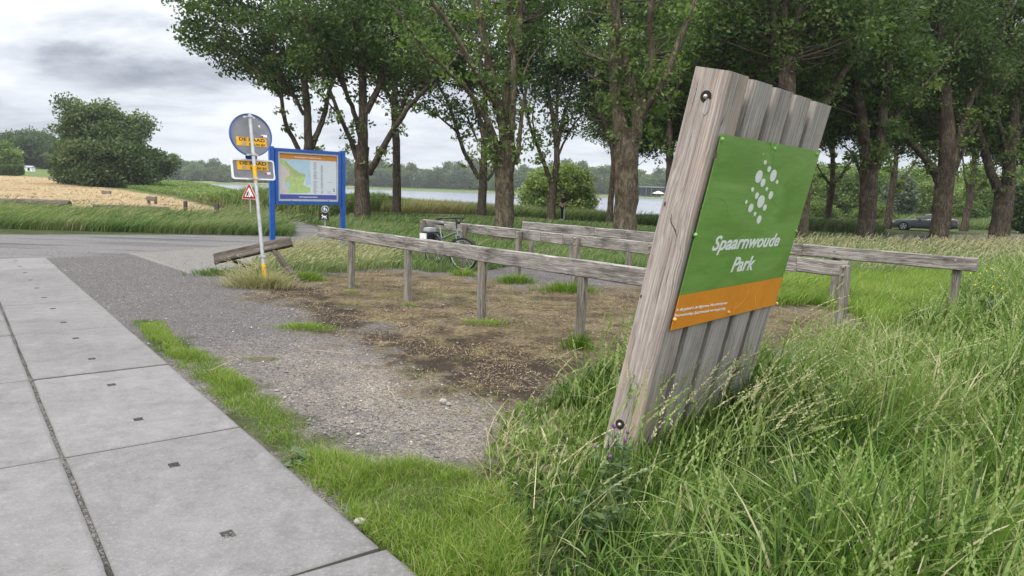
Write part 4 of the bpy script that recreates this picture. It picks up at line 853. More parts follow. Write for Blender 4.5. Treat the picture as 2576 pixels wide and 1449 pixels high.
survey_tree('slim dark tree just left of the park sign, seen between it and the thickest tree', cropB, 1.61, 36, (1620, 1300), [(1622, 1100), (1628, 850), (1632, 640)], (44, 34),
    [([(1620, 960), (1590, 870), (1520, 735)], 16, 6), ([(1632, 660), (1610, 420), (1600, 200)], 26, 12), ([(1632, 680), (1680, 500), (1700, 250)], 24, 12)],
    [(1700, 110, 1, 2.8, 3.5, 3.8), (1660, 290, .5, 1.3, 2, 1.2)], 200, 180, .16, sprouts=30, mu=.38)
survey_tree('thick dark trunk rising straight above the middle of the park sign', cropC, 1.525, 25, (690, 1330), [(690, 1000), (692, 520), (690, 330)], (112, 100),
    [([(680, 360), (635, 240), (605, 20)], 48, 26), ([(695, 350), (735, 130), (800, -60)], 66, 34), ([(690, 350), (680, 120), (690, -60)], 56, 32)],
    [(1960, -60, 0, 3.0, 3.5, 2.2), (2060, 60, .5, 2.2, 3, 1.8), (1890, 60, 1, 2.0, 3, 1.9)], 170, 190, .13, sprouts=30, mu=.44)
survey_tree('grey leaning trunk rising behind the top left of the park sign', cropC, 1.525, 29, (520, 1330), [(510, 800), (490, 430), (450, 230)], (60, 46),
    [([(455, 250), (430, 120), (415, -60)], 42, 26), ([(480, 400), (540, 250), (560, 60)], 26, 12)],
    [(1840, 40, 0, 2.6, 3.2, 2.6), (1800, 150, 1, 2.0, 2.5, 1.6)], 160, 190, .14, sprouts=20, mu=.40)
survey_tree('stout double-stemmed tree right of the park sign, its foot behind the far rail', cropC, 1.525, 30, (1143, 1400), [(1148, 1250), (1158, 1050), (1165, 930)], (98, 104),
    [([(1140, 960), (1130, 760), (1100, 590), (1078, 420), (1040, 200), (1020, 20)], 72, 38), ([(1190, 960), (1225, 820), (1242, 600), (1262, 330), (1245, 80)], 70, 38), ([(1120, 1020), (1070, 900), (1010, 830)], 22, 8), ([(1185, 900), (1250, 760), (1320, 660), (1420, 560)], 26, 10), ([(1090, 480), (1000, 380), (930, 330)], 20, 8)],
    [(2130, 60, 0, 3.0, 3.5, 3.0), (2060, 180, -.5, 1.6, 2, 1.7), (2220, 170, 0, 2.2, 2.6, 1.9), (2150, 270, .5, 1.8, 2, .8)], 260, 190, .14, sprouts=60, mu=.46)
survey_tree('leaning pale limb tree rising from behind the right end of the park sign', cropC, 1.525, 27, (800, 1330), [(820, 900), (880, 640), (925, 560)], (64, 52),
    [([(915, 580), (1000, 430), (1090, 260), (1130, 130), (1150, -40)], 50, 34), ([(925, 560), (960, 420), (960, 250), (940, 60)], 22, 11)],
    [(2120, -40, 0, 2.4, 3, 1.8), (2030, 30, 0, 1.8, 2.4, 1.8)], 110, 190, .13, sprouts=24, mu=.44, mb_=M_barkl)
survey_tree('heavy dark tree standing in front of the parked car', cropC, 1.525, 33, (1572, 1370), [(1575, 1250), (1588, 1050), (1598, 960)], (108, 104),
    [([(1560, 1040), (1520, 960), (1440, 860), (1350, 770), (1295, 690)], 54, 26), ([(1600, 980), (1608, 760), (1590, 520), (1560, 300), (1535, 60)], 96, 50), ([(1630, 950), (1670, 800), (1722, 620), (1790, 470), (1850, 330)], 52, 22), ([(1640, 1000), (1720, 800), (1830, 640), (1930, 500)], 30, 10), ([(1300, 700), (1260, 560), (1200, 420)], 24, 9)],
    [(2340, 40, 0, 3.4, 3.5, 3.2), (2250, 200, -.5, 2.0, 2, 1.5), (2440, 150, 0, 2.4, 2.6, 2.0), (2350, 260, .5, 2.0, 2, .9)], 280, 190, .14, sprouts=70, mu=.5)
survey_tree('wide forked tree at the right edge, right of the parked car', cropC, 1.525, 36, (1920, 1290), [(1925, 1200), (1938, 1060)], (106, 110),
    [([(1900, 1090), (1860, 1000), (1830, 900), (1795, 780), (1760, 640)], 60, 28), ([(1955, 1060), (1962, 850), (1988, 660), (1990, 450), (1960, 200)], 76, 40), ([(1970, 880), (2030, 720), (2080, 560)], 36, 16), ([(1950, 900), (1900, 700), (1860, 500)], 34, 14)],
    [(2530, 40, 0, 3.6, 3.5, 3.4), (2470, 230, -.5, 2.0, 2.2, 1.3), (2590, 230, 0, 2.4, 2.6, 1.7)], 250, 190, .15, sprouts=60, mu=.5)
survey_tree('small dark forked tree right beside the green panel of the park sign', cropC, 1.525, 58, (930, 1225), [(935, 1150), (948, 1080), (950, 1030)], (42, 36),
    [([(940, 1060), (900, 1010), (862, 945)], 18, 7), ([(955, 1050), (1000, 1005), (1060, 915), (1100, 850)], 22, 8), ([(950, 1040), (952, 880), (955, 700), (950, 560)], 32, 14), ([(952, 900), (910, 780), (880, 690)], 14, 6)],
    [(2060, 190, 0, 3.4, 3, 2.4), (2050, 60, 0, 3.8, 3, 3.5), (2080, 300, 0, 2.2, 2, .8)], 150, 150, .24, sprouts=24, sig=.65)
survey_tree('slender tree between the stout double-stemmed tree and the parked car', cropC, 1.525, 60, (1278, 1220), [(1280, 1150), (1292, 1080), (1305, 980)], (44, 36),
    [([(1295, 1090), (1340, 1040), (1400, 955), (1440, 890)], 20, 7), ([(1305, 1000), (1318, 840), (1330, 640)], 30, 13), ([(1300, 1010), (1270, 900), (1230, 800)], 16, 7)],
    [(2230, 200, 0, 3.4, 3, 2.2), (2230, 60, 0, 3.6, 3, 3.4)], 130, 150, .24, sprouts=20, sig=.65)
survey_tree('slender leaning tree right behind the rear of the parked car', cropC, 1.525, 60, (1715, 1275), [(1722, 1200), (1736, 1110)], (44, 40),
    [([(1730, 1120), (1705, 1000), (1690, 880)], 20, 8), ([(1742, 1110), (1760, 950), (1752, 780), (1740, 600)], 32, 14), ([(1750, 1130), (1800, 1060), (1850, 990)], 22, 8)],
    [(2400, 190, 0, 3.4, 3, 2.2), (2420, 40, 0, 3.6, 3, 3.4)], 130, 150, .24, sprouts=20, sig=.65)

# back rows of the grove: copies of two shared trees, dark crowns closing the view at the top right
def generic_tree(name, label, base, H_, rx, ncl, per, leaf, ml_, mb_=None, group=None, trunk_h=.33, sig=.7, mu=.42, cat='tree', sp=0, bl=None, rad=.014, low=False):
    b = np.array(base, float); r = H_ * rad
    L = [([b + (0, 0, -.1), b + (0, 0, H_ * trunk_h * .6), b + (.1, 0, H_ * trunk_h)], r, r * .8)]
    for k in range(5):
        a = k * 1.26 + rng.random(); L.append(([b + (0, 0, H_ * trunk_h * .95), b + (math.cos(a) * rx * .3, math.sin(a) * rx * .3, H_ * (trunk_h + .22)), b + (math.cos(a) * rx * .6, math.sin(a) * rx * .6, H_ * .8)], r * .5, .03))
    B = bl or ([(b[0], b[1], b[2] + H_ * .30, rx * .9, rx * .8, H_ * .28), (b[0] + rx * .3, b[1], b[2] + H_ * .58, rx * .65, rx * .65, H_ * .26), (b[0] - rx * .3, b[1], b[2] + H_ * .52, rx * .6, rx * .6, H_ * .26), (b[0], b[1], b[2] + H_ * .80, rx * .42, rx * .42, H_ * .18)] if low else [(b[0], b[1], b[2] + H_ * .66, rx * .85, rx * .85, H_ * .30), (b[0] + rx * .35, b[1], b[2] + H_ * .52, rx * .6, rx * .6, H_ * .16), (b[0] - rx * .4, b[1] + .2, b[2] + H_ * .58, rx * .55, rx * .6, H_ * .18), (b[0], b[1] - .3, b[2] + H_ * .84, rx * .5, rx * .5, H_ * .14)])
    return tree(name, label, cat, b, L, B, ncl, per, leaf, mb_ or M_bark, ml_, group, sig=sig, mu=mu, extend=False, sprouts=sp)
def copy_thing(t, loc, rz=0, sc=1.0, label=None, group=None, szf=1.0):
    c = t.copy(); COL.objects.link(c); M = Matrix.Translation(Vector(loc)) @ Matrix.Rotation(rz, 4, 'Z') @ Matrix.Diagonal((sc, sc, sc * szf, 1)); c.matrix_world = M; WORLD[c] = M
    for ch in t.children:
        d = ch.copy(); COL.objects.link(d); d.parent = c; d.matrix_basis = ch.matrix_basis.copy()
        for g in ch.children:
            e = g.copy(); COL.objects.link(e); e.parent = d; e.matrix_basis = g.matrix_basis.copy()
    if label: c['label'] = label
    if group: c['group'] = group
    return c
BACK = 'back rows of the grove, crowns only showing between nearer trees'
bt_lab = 'dark leafy tree in the back rows of the grove at upper right'
spots = [(1681, 46), (1760, 44), (1850, 50), (1960, 42), (2010, 52), (2183, 44), (2371, 48), (2521, 46), (1577, 52), (2700, 40)]
first = None
for i, (u, Y) in enumerate(spots):
    q = gy(u, Y)
    if i in (0, 1):
        t = generic_tree('elm_tree', bt_lab, q, 14.5, 4.6, 300, 150, .2, M_leaf, group=BACK, trunk_h=.44, sig=.6, mu=.48); protos = [t] if i == 0 else protos + [t]
    else: copy_thing(protos[i % 2], q, rng.uniform(0, 6), rng.uniform(.9, 1.1), bt_lab, BACK)

# big round willow beyond the hay field
q = gy(285, 84); kx = 84 / FPX
def bl(u, v, rx, rz, dy=0, ry=None): return tuple(at(u, v, 84 + dy)) + (rx * kx, (ry or rx) * kx, rz * kx)
Bw = [bl(275, 335, 52, 48), bl(258, 302, 42, 32, .5), bl(205, 290, 42, 34, -1), bl(182, 262, 26, 20, -1.5), bl(240, 268, 30, 20, -1), bl(325, 330, 40, 36, -1), bl(352, 312, 22, 22), bl(235, 370, 62, 40, -2), bl(310, 395, 62, 42, -2), bl(195, 405, 46, 46, 0), bl(360, 410, 46, 36, 1), bl(408, 402, 26, 24, 1), bl(415, 425, 20, 22, 1), bl(165, 325, 22, 24, 0), bl(160, 395, 18, 22), bl(268, 440, 60, 28, -2), bl(340, 442, 50, 24, -1.5), bl(205, 440, 46, 24, -.5), bl(190, 350, 26, 30, 1)]
L = [([q + (0, 0, -.1), q + (.1, 0, 1.0), q + (.2, 0, 2.0)], .5, .42)]
for a, u, v in ((0, 215, 300), (1, 265, 320), (2, 330, 340), (3, 345, 410), (4, 195, 390), (5, 270, 390)): L.append(([q + (0, 0, .8), (q + at(u, v, 84)) * .5 + (0, 0, .4), at(u, v, 84)], .24, .05))
cc_t = tree('willow_tree', 'big round willow standing alone beyond the mown hay field', 'tree', q, L, Bw, 300, 190, .36, M_bark, M_leaf2, sig=.72, mu=.50, extend=False)

# lakeside bush behind the person
q = gy(1405, 54); kx = 54 / FPX
def b2(u, v, rx, rz, dy=0): return tuple(at(u, v, 54 + dy)) + (rx * kx, rx * kx, rz * kx)
L = [([q + (0, 0, -.1), q + (0, 0, .5)], .2, .18)] + [([q + (0, 0, .3), (q + at(u, v, 54)) * .5, at(u, v, 54)], .08, .02) for u, v in ((1350, 470), (1390, 440), (1430, 440), (1470, 480), (1330, 500))]
tree('willow_bush', 'big round pale green bush at the lake edge behind the standing person', 'bush', q, L, [b2(1395, 470, 68, 48), b2(1440, 465, 45, 42), b2(1345, 485, 36, 40), b2(1470, 500, 26, 30), b2(1420, 440, 35, 26), b2(1400, 515, 85, 20)], 300, 95, .22, M_bark, M_leafy, sig=.34, mu=.68, extend=False)

# light shrubs and trees beyond the car park
def shrub(label, u, v0, Y, w_, h_, ml_, leaf=.25, n=130, per=90, mu=.45, name='shrub', cat='shrub', group=None, dzz=None):
    q = gy(u, Y); k = Y / FPX; rx = w_ * k / 2; rz = h_ * k
    L = [([q + (0, 0, -.1), q + (0, 0, rz * .3)], .12 + .02 * rz, .1)] + [([q + (0, 0, rz * .15), q + (math.cos(a) * rx * .5, math.sin(a) * rx * .4, rz * .5), q + (math.cos(a) * rx * .7, math.sin(a) * rx * .6, rz * .75)], .06, .02) for a in np.arange(0, 6.28, 1.2)]
    B = [(q[0], q[1], q[2] + rz * .5, rx * .8, rx * .7, rz * .45), (q[0] - rx * .45, q[1] - .2, q[2] + rz * .35, rx * .5, rx * .5, rz * .33), (q[0] + rx * .5, q[1] + .2, q[2] + rz * .38, rx * .45, rx * .5, rz * .36), (q[0] + rx * .1, q[1], q[2] + rz * .75, rx * .5, rx * .45, rz * .24)]
    return tree(name, label, cat, q, L, B, n, per, leaf, M_bark, ml_, group, sig=max(.25, rx * .16), mu=mu, extend=False)
shrub('wide yellow-green shrub left of the small dark forked tree, beyond the car park', 2050, 0, 66, 130, 50, M_leafy, .22, 150, 110, .62)
shrub('low yellow-green shrub between the slender tree and the parked car', 2200, 0, 68, 110, 48, M_leafy, .22, 110, 100, .5)
shrub('silvery willow behind the parked car, left of the heavy dark tree', 2262, 0, 80, 90, 120, M_leafp, .3, 170, 110, .5, 'silver_willow_tree', 'tree')
shrub('dark bush at the right edge behind the wide forked tree', 2585, 0, 60, 110, 130, M_leaf, .25, 170, 110, .45, 'bush', 'bush')
shrub('small leafy bush right of the heavy dark tree, behind the slender leaning tree', 2440, 0, 74, 90, 60, M_leaf, .25, 120, 100, .6, 'bush', 'bush')
WR = 'wood edge beyond the car park'
wl = 'mid green broad tree in the wood edge beyond the car park'
wsp = [(1995, 96), (2035, 104), (2090, 98), (2140, 106), (2180, 97), (2230, 108), (2300, 100), (2345, 94), (2400, 102), (2450, 96), (2500, 105), (2555, 98), (2610, 102), (1960, 110)]
for i, (u, Y) in enumerate(wsp):
    q = gy(u, Y)
    if i == 0: wp = generic_tree('broad_tree', wl, q, 8.2, 4.6, 190, 110, .34, M_leafy, low=True, group=WR, trunk_h=.12, sig=.75, mu=.5)
    elif i == 1: wp2 = generic_tree('broad_tree', wl, q, 7.6, 4.4, 190, 110, .34, M_leafy, low=True, group=WR, trunk_h=.12, sig=.75, mu=.3)
    else: copy_thing(wp if i % 2 else wp2, q, rng.uniform(0, 6), rng.uniform(.75, 1.1), wl, WR)

# far shore woods: individual crowns
FAR = 'trees of the wood on the far shore of the lake'
fl = 'grey-green tree in the unbroken wood on the far shore of the lake'
fp = [generic_tree('far_tree', fl, gy(900, 470), 15, 7.0, 150, 60, 1.15, M_leaf2, low=True, group=FAR, trunk_h=.10, sig=1.5, mu=.6),
      generic_tree('far_tree', fl, gy(930, 474), 17, 6.0, 150, 60, 1.1, M_leaf2, low=True, group=FAR, trunk_h=.12, sig=1.4, mu=.5),
      generic_tree('far_tree', fl, gy(1000, 470), 13, 7.5, 150, 60, 1.15, M_leafy, low=True, group=FAR, trunk_h=.08, sig=1.5, mu=.25)]
u = 425.0; i = 0
while u < 1960:
    for row in range(2):
        Y = 462 + row * 16 + rng.uniform(-4, 6); uu = u + rng.uniform(-8, 8); q = gy(uu, Y)
        prof = np.interp(uu, [420, 470, 560, 640, 740, 900, 1010, 1090, 1150, 1240, 1320, 1400, 1500, 1640, 1960], [.9, .85, .75, .85, .95, 1.0, .85, .80, 1.0, 1.05, 1.05, 1.1, 1.1, 1.08, 1.1])
        q = q + np.array([0, 0, 0.0]); copy_thing(fp[int(rng.integers(0, 3))], q, rng.uniform(0, 6), prof * rng.uniform(.82, 1.12) * (1.08 if row else .88), fl, FAR)
    u += 21 + rng.uniform(-3, 3)
def fartree(label, u, Y, w_, h_, ml_, mu=.45, name='far_tree', cat='tree', lf=1.0):
    q = gy(u, Y); k = Y / FPX; return generic_tree(name, label, q, h_ * k, w_ * k / 2, 140, 60, lf, ml_, low=True, trunk_h=.08, sig=w_ * k * .11, mu=mu, cat=cat)
fartree('round dark bush on the far bank left of the back of the road signs', 561, 452, 38, 22, M_leaf2, .4, 'bush', 'bush', .8)
fartree('pale feathery tree on the far bank between the willow and the road signs', 487, 452, 48, 44, M_leaf2, .75, lf=.8)
fartree('pale silvery poplar on the far shore left of the low-limbed dark tree', 1152, 458, 62, 68, M_leafp, .4)
fartree('pale silvery tree on the far shore between the slim dark tree and the poplar', 1055, 456, 40, 38, M_leafp, .35)
fartree('low light green tree on the far shore just right of the big forked tree', 965, 456, 60, 42, M_leafp, .15)

# trees behind the hay field at the far left
LT = 'row of round dark trees behind the hay field'
ll = 'round dark green tree in the row behind the hay field at far left'
lp = None
for (u, Y, sc) in [(20, 196, 1.0), (62, 190, .95), (98, 205, 1.1), (128, 192, .9), (158, 200, .9), (-25, 190, .9), (190, 210, .9), (80, 225, 1.25), (40, 230, 1.15), (120, 228, 1.2), (225, 240, .8)]:
    q = gy(u, Y)
    if lp is None: lp = generic_tree('round_tree', ll, q, 9.0, 4.6, 190, 90, .6, M_leaf2, low=True, group=LT, trunk_h=.16, sig=.8, mu=.28)
    else: copy_thing(lp, q, rng.uniform(0, 6), sc, ll, LT)
q = gy(3, 120); generic_tree('light_green_tree', 'light yellow-green tree cut by the left edge of the picture', q, 5.6, 3.0, 150, 90, .4, M_leafy, low=True, trunk_h=.1, sig=.55, mu=.35)
# ------------------------------------------------------------------ materials of made things
GREY = [(0.10, 0.088, 0.078), (0.21, 0.19, 0.172), (0.33, 0.305, 0.28), (0.46, 0.435, 0.405)]
M_rail = wood('weathered_rail_wood', GREY, 26, 1.3, darkamt=.9, moss=.45, bstr=.7)
M_post = wood('weathered_post_wood', [(0.085, 0.075, 0.06), (0.17, 0.152, 0.125), (0.27, 0.245, 0.205), (0.37, 0.34, 0.29)], 30, 1.5, darkamt=.5, moss=.5)
M_old = wood('rotten_plank_wood', [(0.035, 0.028, 0.022), (0.08, 0.066, 0.053), (0.14, 0.12, 0.098), (0.22, 0.195, 0.162)], 24, 1.3, darkamt=.7, moss=.25)
M_signw = wood('sign_timber', [(0.17, 0.138, 0.118), (0.31, 0.262, 0.232), (0.42, 0.372, 0.34), (0.54, 0.495, 0.46)], 38, 0.5, dark=(0.20, 0.165, 0.15), darkamt=.45, bstr=.45, pink=(0.47, 0.35, 0.28))
M_slat = wood('sign_slat_timber', [(0.21, 0.178, 0.155), (0.32, 0.285, 0.258), (0.43, 0.395, 0.365), (0.53, 0.495, 0.465)], 52, 0.5, dark=(0.16, 0.13, 0.12), darkamt=.5, bstr=.45)
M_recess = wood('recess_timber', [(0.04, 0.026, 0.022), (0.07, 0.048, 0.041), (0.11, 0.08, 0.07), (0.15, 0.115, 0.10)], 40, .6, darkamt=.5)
m, nt = mat('panel_green'); co = objco(nt)
pv_ = noise(nt, mapping(nt, co, (1.0, 2.6, 1), (0, 0, .5)), 1.5, 5, .6, .6); vn_ = noise(nt, mapping(nt, co, (2, 14, 1), (0, 0, -.35)), 1.6, 4, .65, 1.2); dr_ = noise(nt, mapping(nt, co, (18, .8, 1)), 1.0, 4, .7)
pc_ = ramp(nt, mth(nt, 'ADD', mth(nt, 'MULTIPLY', pv_, .65), mth(nt, 'MULTIPLY', vn_, .35)), [(.34, (0.105, 0.235, 0.040)), (.5, (0.16, 0.315, 0.062)), (.66, (0.225, 0.395, 0.10))])
pc_ = mixc(nt, rng_map(nt, dr_, .56, .75, 0, .25), pc_, (0.20, 0.25, 0.13)); bsdf(nt, pc_, rng_map(nt, pv_, .3, .7, .28, .5), .5); M_green = m
M_lgreen = simple('panel_light_green', (0.19, 0.42, 0.10), .45, .4, var=.05)
M_orange = simple('panel_orange', (0.76, 0.265, 0.022), .42, .45, var=.05, scale=3)
M_lorange = simple('panel_light_orange', (0.85, 0.42, 0.13), .45, .4, var=.04)
M_white = simple('print_white', (0.80, 0.81, 0.80), .45, .4, var=.03)
M_blue = simple('blue_paint', (0.012, 0.085, 0.36), .35, .5, var=.14, scale=5, coat=.2)
M_dblue = simple('dark_blue_paint', (0.016, 0.052, 0.20), .4, .5, var=.1)
M_sheet = simple('poster_sheet', (0.62, 0.665, 0.70), .35, .4, var=.03, scale=2)
M_silver = simple('aluminium', (0.55, 0.56, 0.57), .45, .5, .6, var=.08)
M_galv = simple('galvanised_steel', (0.50, 0.51, 0.52), .5, .5, .5, var=.16, scale=12)
M_signback = simple('grey_sign_back', (0.215, 0.22, 0.235), .5, .4, .1, var=.10, scale=5)
M_yel = simple('yellow_sleeve', (0.80, 0.42, 0.01), .5, .4, var=.12, scale=9)
M_black = simple('black_print', (0.015, 0.015, 0.016), .5, .35, var=.1)
M_grey = simple('grey_print', (0.30, 0.32, 0.34), .6, .3, var=.05)
M_red = simple('red_sign', (0.50, 0.012, 0.025), .4, .45, var=.06)
M_rubber = simple('rubber', (0.018, 0.018, 0.019), .75, .25, var=.2)
M_bolt = simple('bolt_steel', (0.55, 0.53, 0.50), .4, .5, .8, var=.15, scale=30)
M_dark = simple('dark_hole', (0.035, 0.028, 0.024), .9, .1, var=.2, scale=30)

def v3(p): return Vector([float(q) for q in p])
# ------------------------------------------------------------------ the tall park sign
SA, SAZ, SAL = np.array([0.789, 4.331, 0.0]), 0.729, 0.203
b_ = np.array([math.sin(SAZ), math.cos(SAZ), 0]); n_ = np.array([math.cos(SAZ), -math.sin(SAZ), 0]); z_ = np.array([0, 0, 1.0])
a_ax = z_ * math.cos(SAL) + n_ * math.sin(SAL); c_ax = -n_ * math.cos(SAL) + z_ * math.sin(SAL)
def face(u, v, off=.02):                  # picture point -> (s, t) on the panel plane
    d = ray(u, v); o = SA - c_ax * off; k = ((o - CAM) @ c_ax) / (d @ c_ax); p = CAM + d * k - o; return p @ b_, p @ a_ax
def crop5(x, y): return (2200 + x / 1.449) / 1.4907, (200 + y / 1.449) / 1.4907
PSIGN = thing('park_sign', 'tall leaning wooden park sign of grey timbers with a green and orange panel', 'sign', SA)
SL, SW, ST = 2.424, 1.669, 0.225
pitch_ = SW / 5
for i in range(5):
    wd = pitch_ - .085 if i < 4 else pitch_ - .02
    s = i * pitch_ + wd / 2; L = SL - .004 * i
    p0 = SA + b_ * s + c_ax * ST / 2 - a_ax * .35; p1 = SA + b_ * s + c_ax * ST / 2 + a_ax * L
    beam('timber', p0, p1, ST, wd, M_signw if i == 0 else M_slat, PSIGN, up=c_ax, bev=.012, rough=.0015, seg=16, seed=50 + i)
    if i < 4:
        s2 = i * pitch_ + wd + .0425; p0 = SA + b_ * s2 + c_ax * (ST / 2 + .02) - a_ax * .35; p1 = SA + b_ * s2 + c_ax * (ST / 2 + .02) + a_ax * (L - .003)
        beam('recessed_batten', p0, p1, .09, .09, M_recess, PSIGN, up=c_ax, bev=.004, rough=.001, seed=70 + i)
Mface = frame(v3(SA - c_ax * .012), v3(b_), v3(a_ax))           # z out of the panel
ps, pe, pt_, pb_ = .048, 1.636, 2.089, .902
sl_, tl_ = face(*crop5(490, 1305)); sr_, tr_ = face(*crop5(1072, 1228)); tband = (tl_ + tr_) / 2
mb = MB(); mb.prism([(ps, tband), (pe, tband), (pe, pt_), (ps, pt_)], Mface, 0, .006); gpan = mb.build('green_panel', M_green, PSIGN, Mface, bevel=.0015)
mb = MB(); mb.prism([(ps, pb_), (pe, pb_), (pe, tband), (ps, tband)], Mface, 0, .006); opan = mb.build('orange_band', M_orange, PSIGN, Mface, bevel=.0015)
def flat(name, outlines, M, m_, parent, z0=.0065, z1=.0085):
    mb = MB()
    for o in outlines: mb.prism(o, M, z0, z1)
    return mb.build(name, m_, parent, M)
DOTS = [(971, 593, 7, 12), (992, 630, 9, 17), (936, 670, 18, 35), (1014, 665, 16, 33), (958, 704, 12, 23), (1035, 700, 6, 11), (902, 741, 7, 12), (979, 738, 6, 11), (925, 774, 9, 18), (1000, 772, 11, 22), (868, 808, 6, 11), (947, 806, 18, 34), (892, 841, 12, 23), (968, 839, 9, 17), (915, 873, 6, 11), (937, 904, 11, 22), (961, 548, 2, 3)]
for x, y, rx, ry in DOTS:
    s, t = face(*crop5(x, y)); rs = (face(*crop5(x + rx, y))[0] - face(*crop5(x - rx, y))[0]) / 2; rt = (face(*crop5(x, y - ry))[1] - face(*crop5(x, y + ry))[1]) / 2
    flat('emblem_dot', [[(s + rs * math.cos(q) , t + rt * math.sin(q)) for q in np.linspace(0, 2 * PI, 28, endpoint=False)]], Mface, M_white, PSIGN)
def fit_text(name, body, M, s0, s1, tb, cap, m_, parent, shear=0.0, bold=.0, z=.0068, rot=0.0, align='C'):
    me = text_mesh(name, body, 1.0, shear, bold, 'LEFT'); co_ = np.array([v.co[:] for v in me.vertices]); w_ = co_[:, 0].max() - co_[:, 0].min(); x0 = co_[:, 0].min()
    capm = text_mesh('cap', 'H', 1.0, 0, bold); hc = max(v.co.y for v in capm.vertices); bpy.data.meshes.remove(capm)
    fx = (s1 - s0) / w_; fy = cap / hc
    for v in me.vertices:
        x = (v.co.x - x0) * fx; y = v.co.y * fy; v.co.x = s0 + x * math.cos(rot) - y * math.sin(rot); v.co.y = tb + x * math.sin(rot) + y * math.cos(rot); v.co.z = z + v.co.z * .6
    return link(name, me, m_, parent, M)
s0, t0 = face(*crop5(680, 1072)); s1, t1 = face(*crop5(1040, 1050)); scap = face(*crop5(690, 985))[1] - face(*crop5(683, 1070))[1]
fit_text('lettering', 'Spaarnwoude', Mface, s0, s1, t0, scap * .92, M_white, PSIGN, .22, .022, rot=math.atan2(t1 - t0, s1 - s0) * .6)
s0, t0 = face(*crop5(782, 1188)); s1, t1 = face(*crop5(903, 1178)); scap = face(*crop5(800, 1105))[1] - face(*crop5(787, 1187))[1]
fit_text('lettering', 'Park', Mface, s0, s1, t0, scap * .95, M_white, PSIGN, .22, .022, rot=math.atan2(t1 - t0, s1 - s0) * .6)
for body, A, B, c_ in (('In dit gebied is de Algemene Verordening van', (488, 1404), (763, 1362), 20), ('Recreatieschap Spaarnwoude van toepassing.', (478, 1434), (755, 1392), 20)):
    s0, t0 = face(*crop5(*A)); s1, t1 = face(*crop5(*B)); cp = face(*crop5(A[0], A[1] - c_))[1] - t0
    fit_text('small_print', body, Mface, s0, s1, t0, cp * .72, M_white, PSIGN, .22, .008, rot=math.atan2(t1 - t0, s1 - s0))
for pts, m_, nm in (([(830, 470), (790, 540), (740, 600), (680, 630)], M_lgreen, 'dashed_line'), ([(620, 860), (640, 810), (690, 785), (745, 795), (770, 840), (750, 920), (715, 990)], M_lgreen, 'dashed_line'), ([(1010, 790), (1040, 830), (1090, 850), (1170, 825)], M_lgreen, 'dashed_line'), ([(770, 1080), (700, 1105), (662, 1140), (690, 1160), (765, 1155)], M_lgreen, 'dashed_line'), ([(1020, 540), (1015, 600), (1005, 640)], M_lgreen, 'dashed_line'),
                    ([(880, 1285), (865, 1330), (830, 1370), (800, 1395)], M_lorange, 'dashed_line'), ([(955, 1255), (918, 1320), (925, 1375), (945, 1385)], M_lorange, 'dashed_line')):
    Q = smooth_path([face(*crop5(*p)) for p in pts], 60); ol = []
    for i in range(0, 58, 3):
        p, q = Q[i], Q[i + 1]; d = (q - p) / (np.linalg.norm(q - p) + 1e-9); e = np.array([-d[1], d[0]]) * .0035; ol.append([tuple(p - e), tuple(q - e), tuple(q + e), tuple(p + e)])
    flat(nm, ol, Mface, m_, PSIGN)
s, t = face(*crop5(1018, 508)); flat('bird_print', [[(s - .075, t + .03), (s - .03, t + .012), (s, t - .03), (s + .035, t + .022), (s + .08, t + .035), (s + .03, t - .005), (s + .012, t - .045), (s - .02, t - .045), (s - .015, t - .02), (s - .04, t - .002)]], Mface, M_lgreen, PSIGN)
for x, y, m_ in [(736, 467, M_lgreen), (1020, 520, M_lgreen), (1250, 548, M_lgreen), (592, 987, M_lgreen), (1137, 967, M_lgreen), (770, 1407, M_lorange), (1033, 1360, M_lorange), (478, 1446, M_lorange)]:
    s, t = face(*crop5(x, y)); mb = MB(); mb.ball(Mface @ Vector((s, t, .008)), (.013, .013, .013), 10, 6); mb.build('rivet', m_, PSIGN, Mface, smooth=True)
for (u, v) in ((1776, 243), (1560, 1068)):
    d = ray(u, v); k = ((SA - CAM) @ b_) / (d @ b_); p = CAM + d * k; Mh = frame(v3(p), v3(a_ax), v3(c_ax))   # z = a x c
    sg = -1 if (Vector(Mh.col[2][:3]).dot(v3(b_)) > 0) else 1
    mb = MB(); mb.disc(Mh, .034, sg * -.004, sg * .0022, 28); hole = mb.build('bolt_hole', M_dark, PSIGN, Mh)
    mb = MB(); mb.ball(v3(p) + Vector(Mh.col[2][:3]) * sg * .004, (.014, .014, .014), 12, 8); mb.build('bolt', M_bolt, hole, Mh, smooth=True)
# knots and the long drying crack on the front timber
mb = MB(); Q = []
for (u, v) in ((1783, 205), (1778, 240)): pass
def narrow(u, v, off=.0025):
    d = ray(u, v); o = SA - b_ * off; k = ((o - CAM) @ b_) / (d @ b_); return CAM + d * k
def crack(pts, w0):
    Q = smooth_path([narrow(*p) for p in pts], 22); mb = MB(); V = []; 
    for i, p in enumerate(Q):
        w_ = w0 * (.25 + math.sin(PI * i / 21)) * random.uniform(.6, 1.3); V += [tuple(p - c_ax * w_), tuple(p + c_ax * w_)]
    V += [tuple(np.array(p) + b_ * .012) for p in V]; n = 22
    Fc = [(2 * i, 2 * i + 1, 2 * i + 3, 2 * i + 2) for i in range(n - 1)]
    mb.add(V[:2 * n], Fc); return mb.build('drying_crack', M_dark, PSIGN, WORLD[PSIGN])
crack([crop5(462, 870), crop5(458, 915), crop5(478, 955), crop5(490, 1000)], .0035)
crack([crop5(612, 130), crop5(590, 220), crop5(560, 330)], .0012)
crack([crop5(750, 340), crop5(725, 400)], .002)
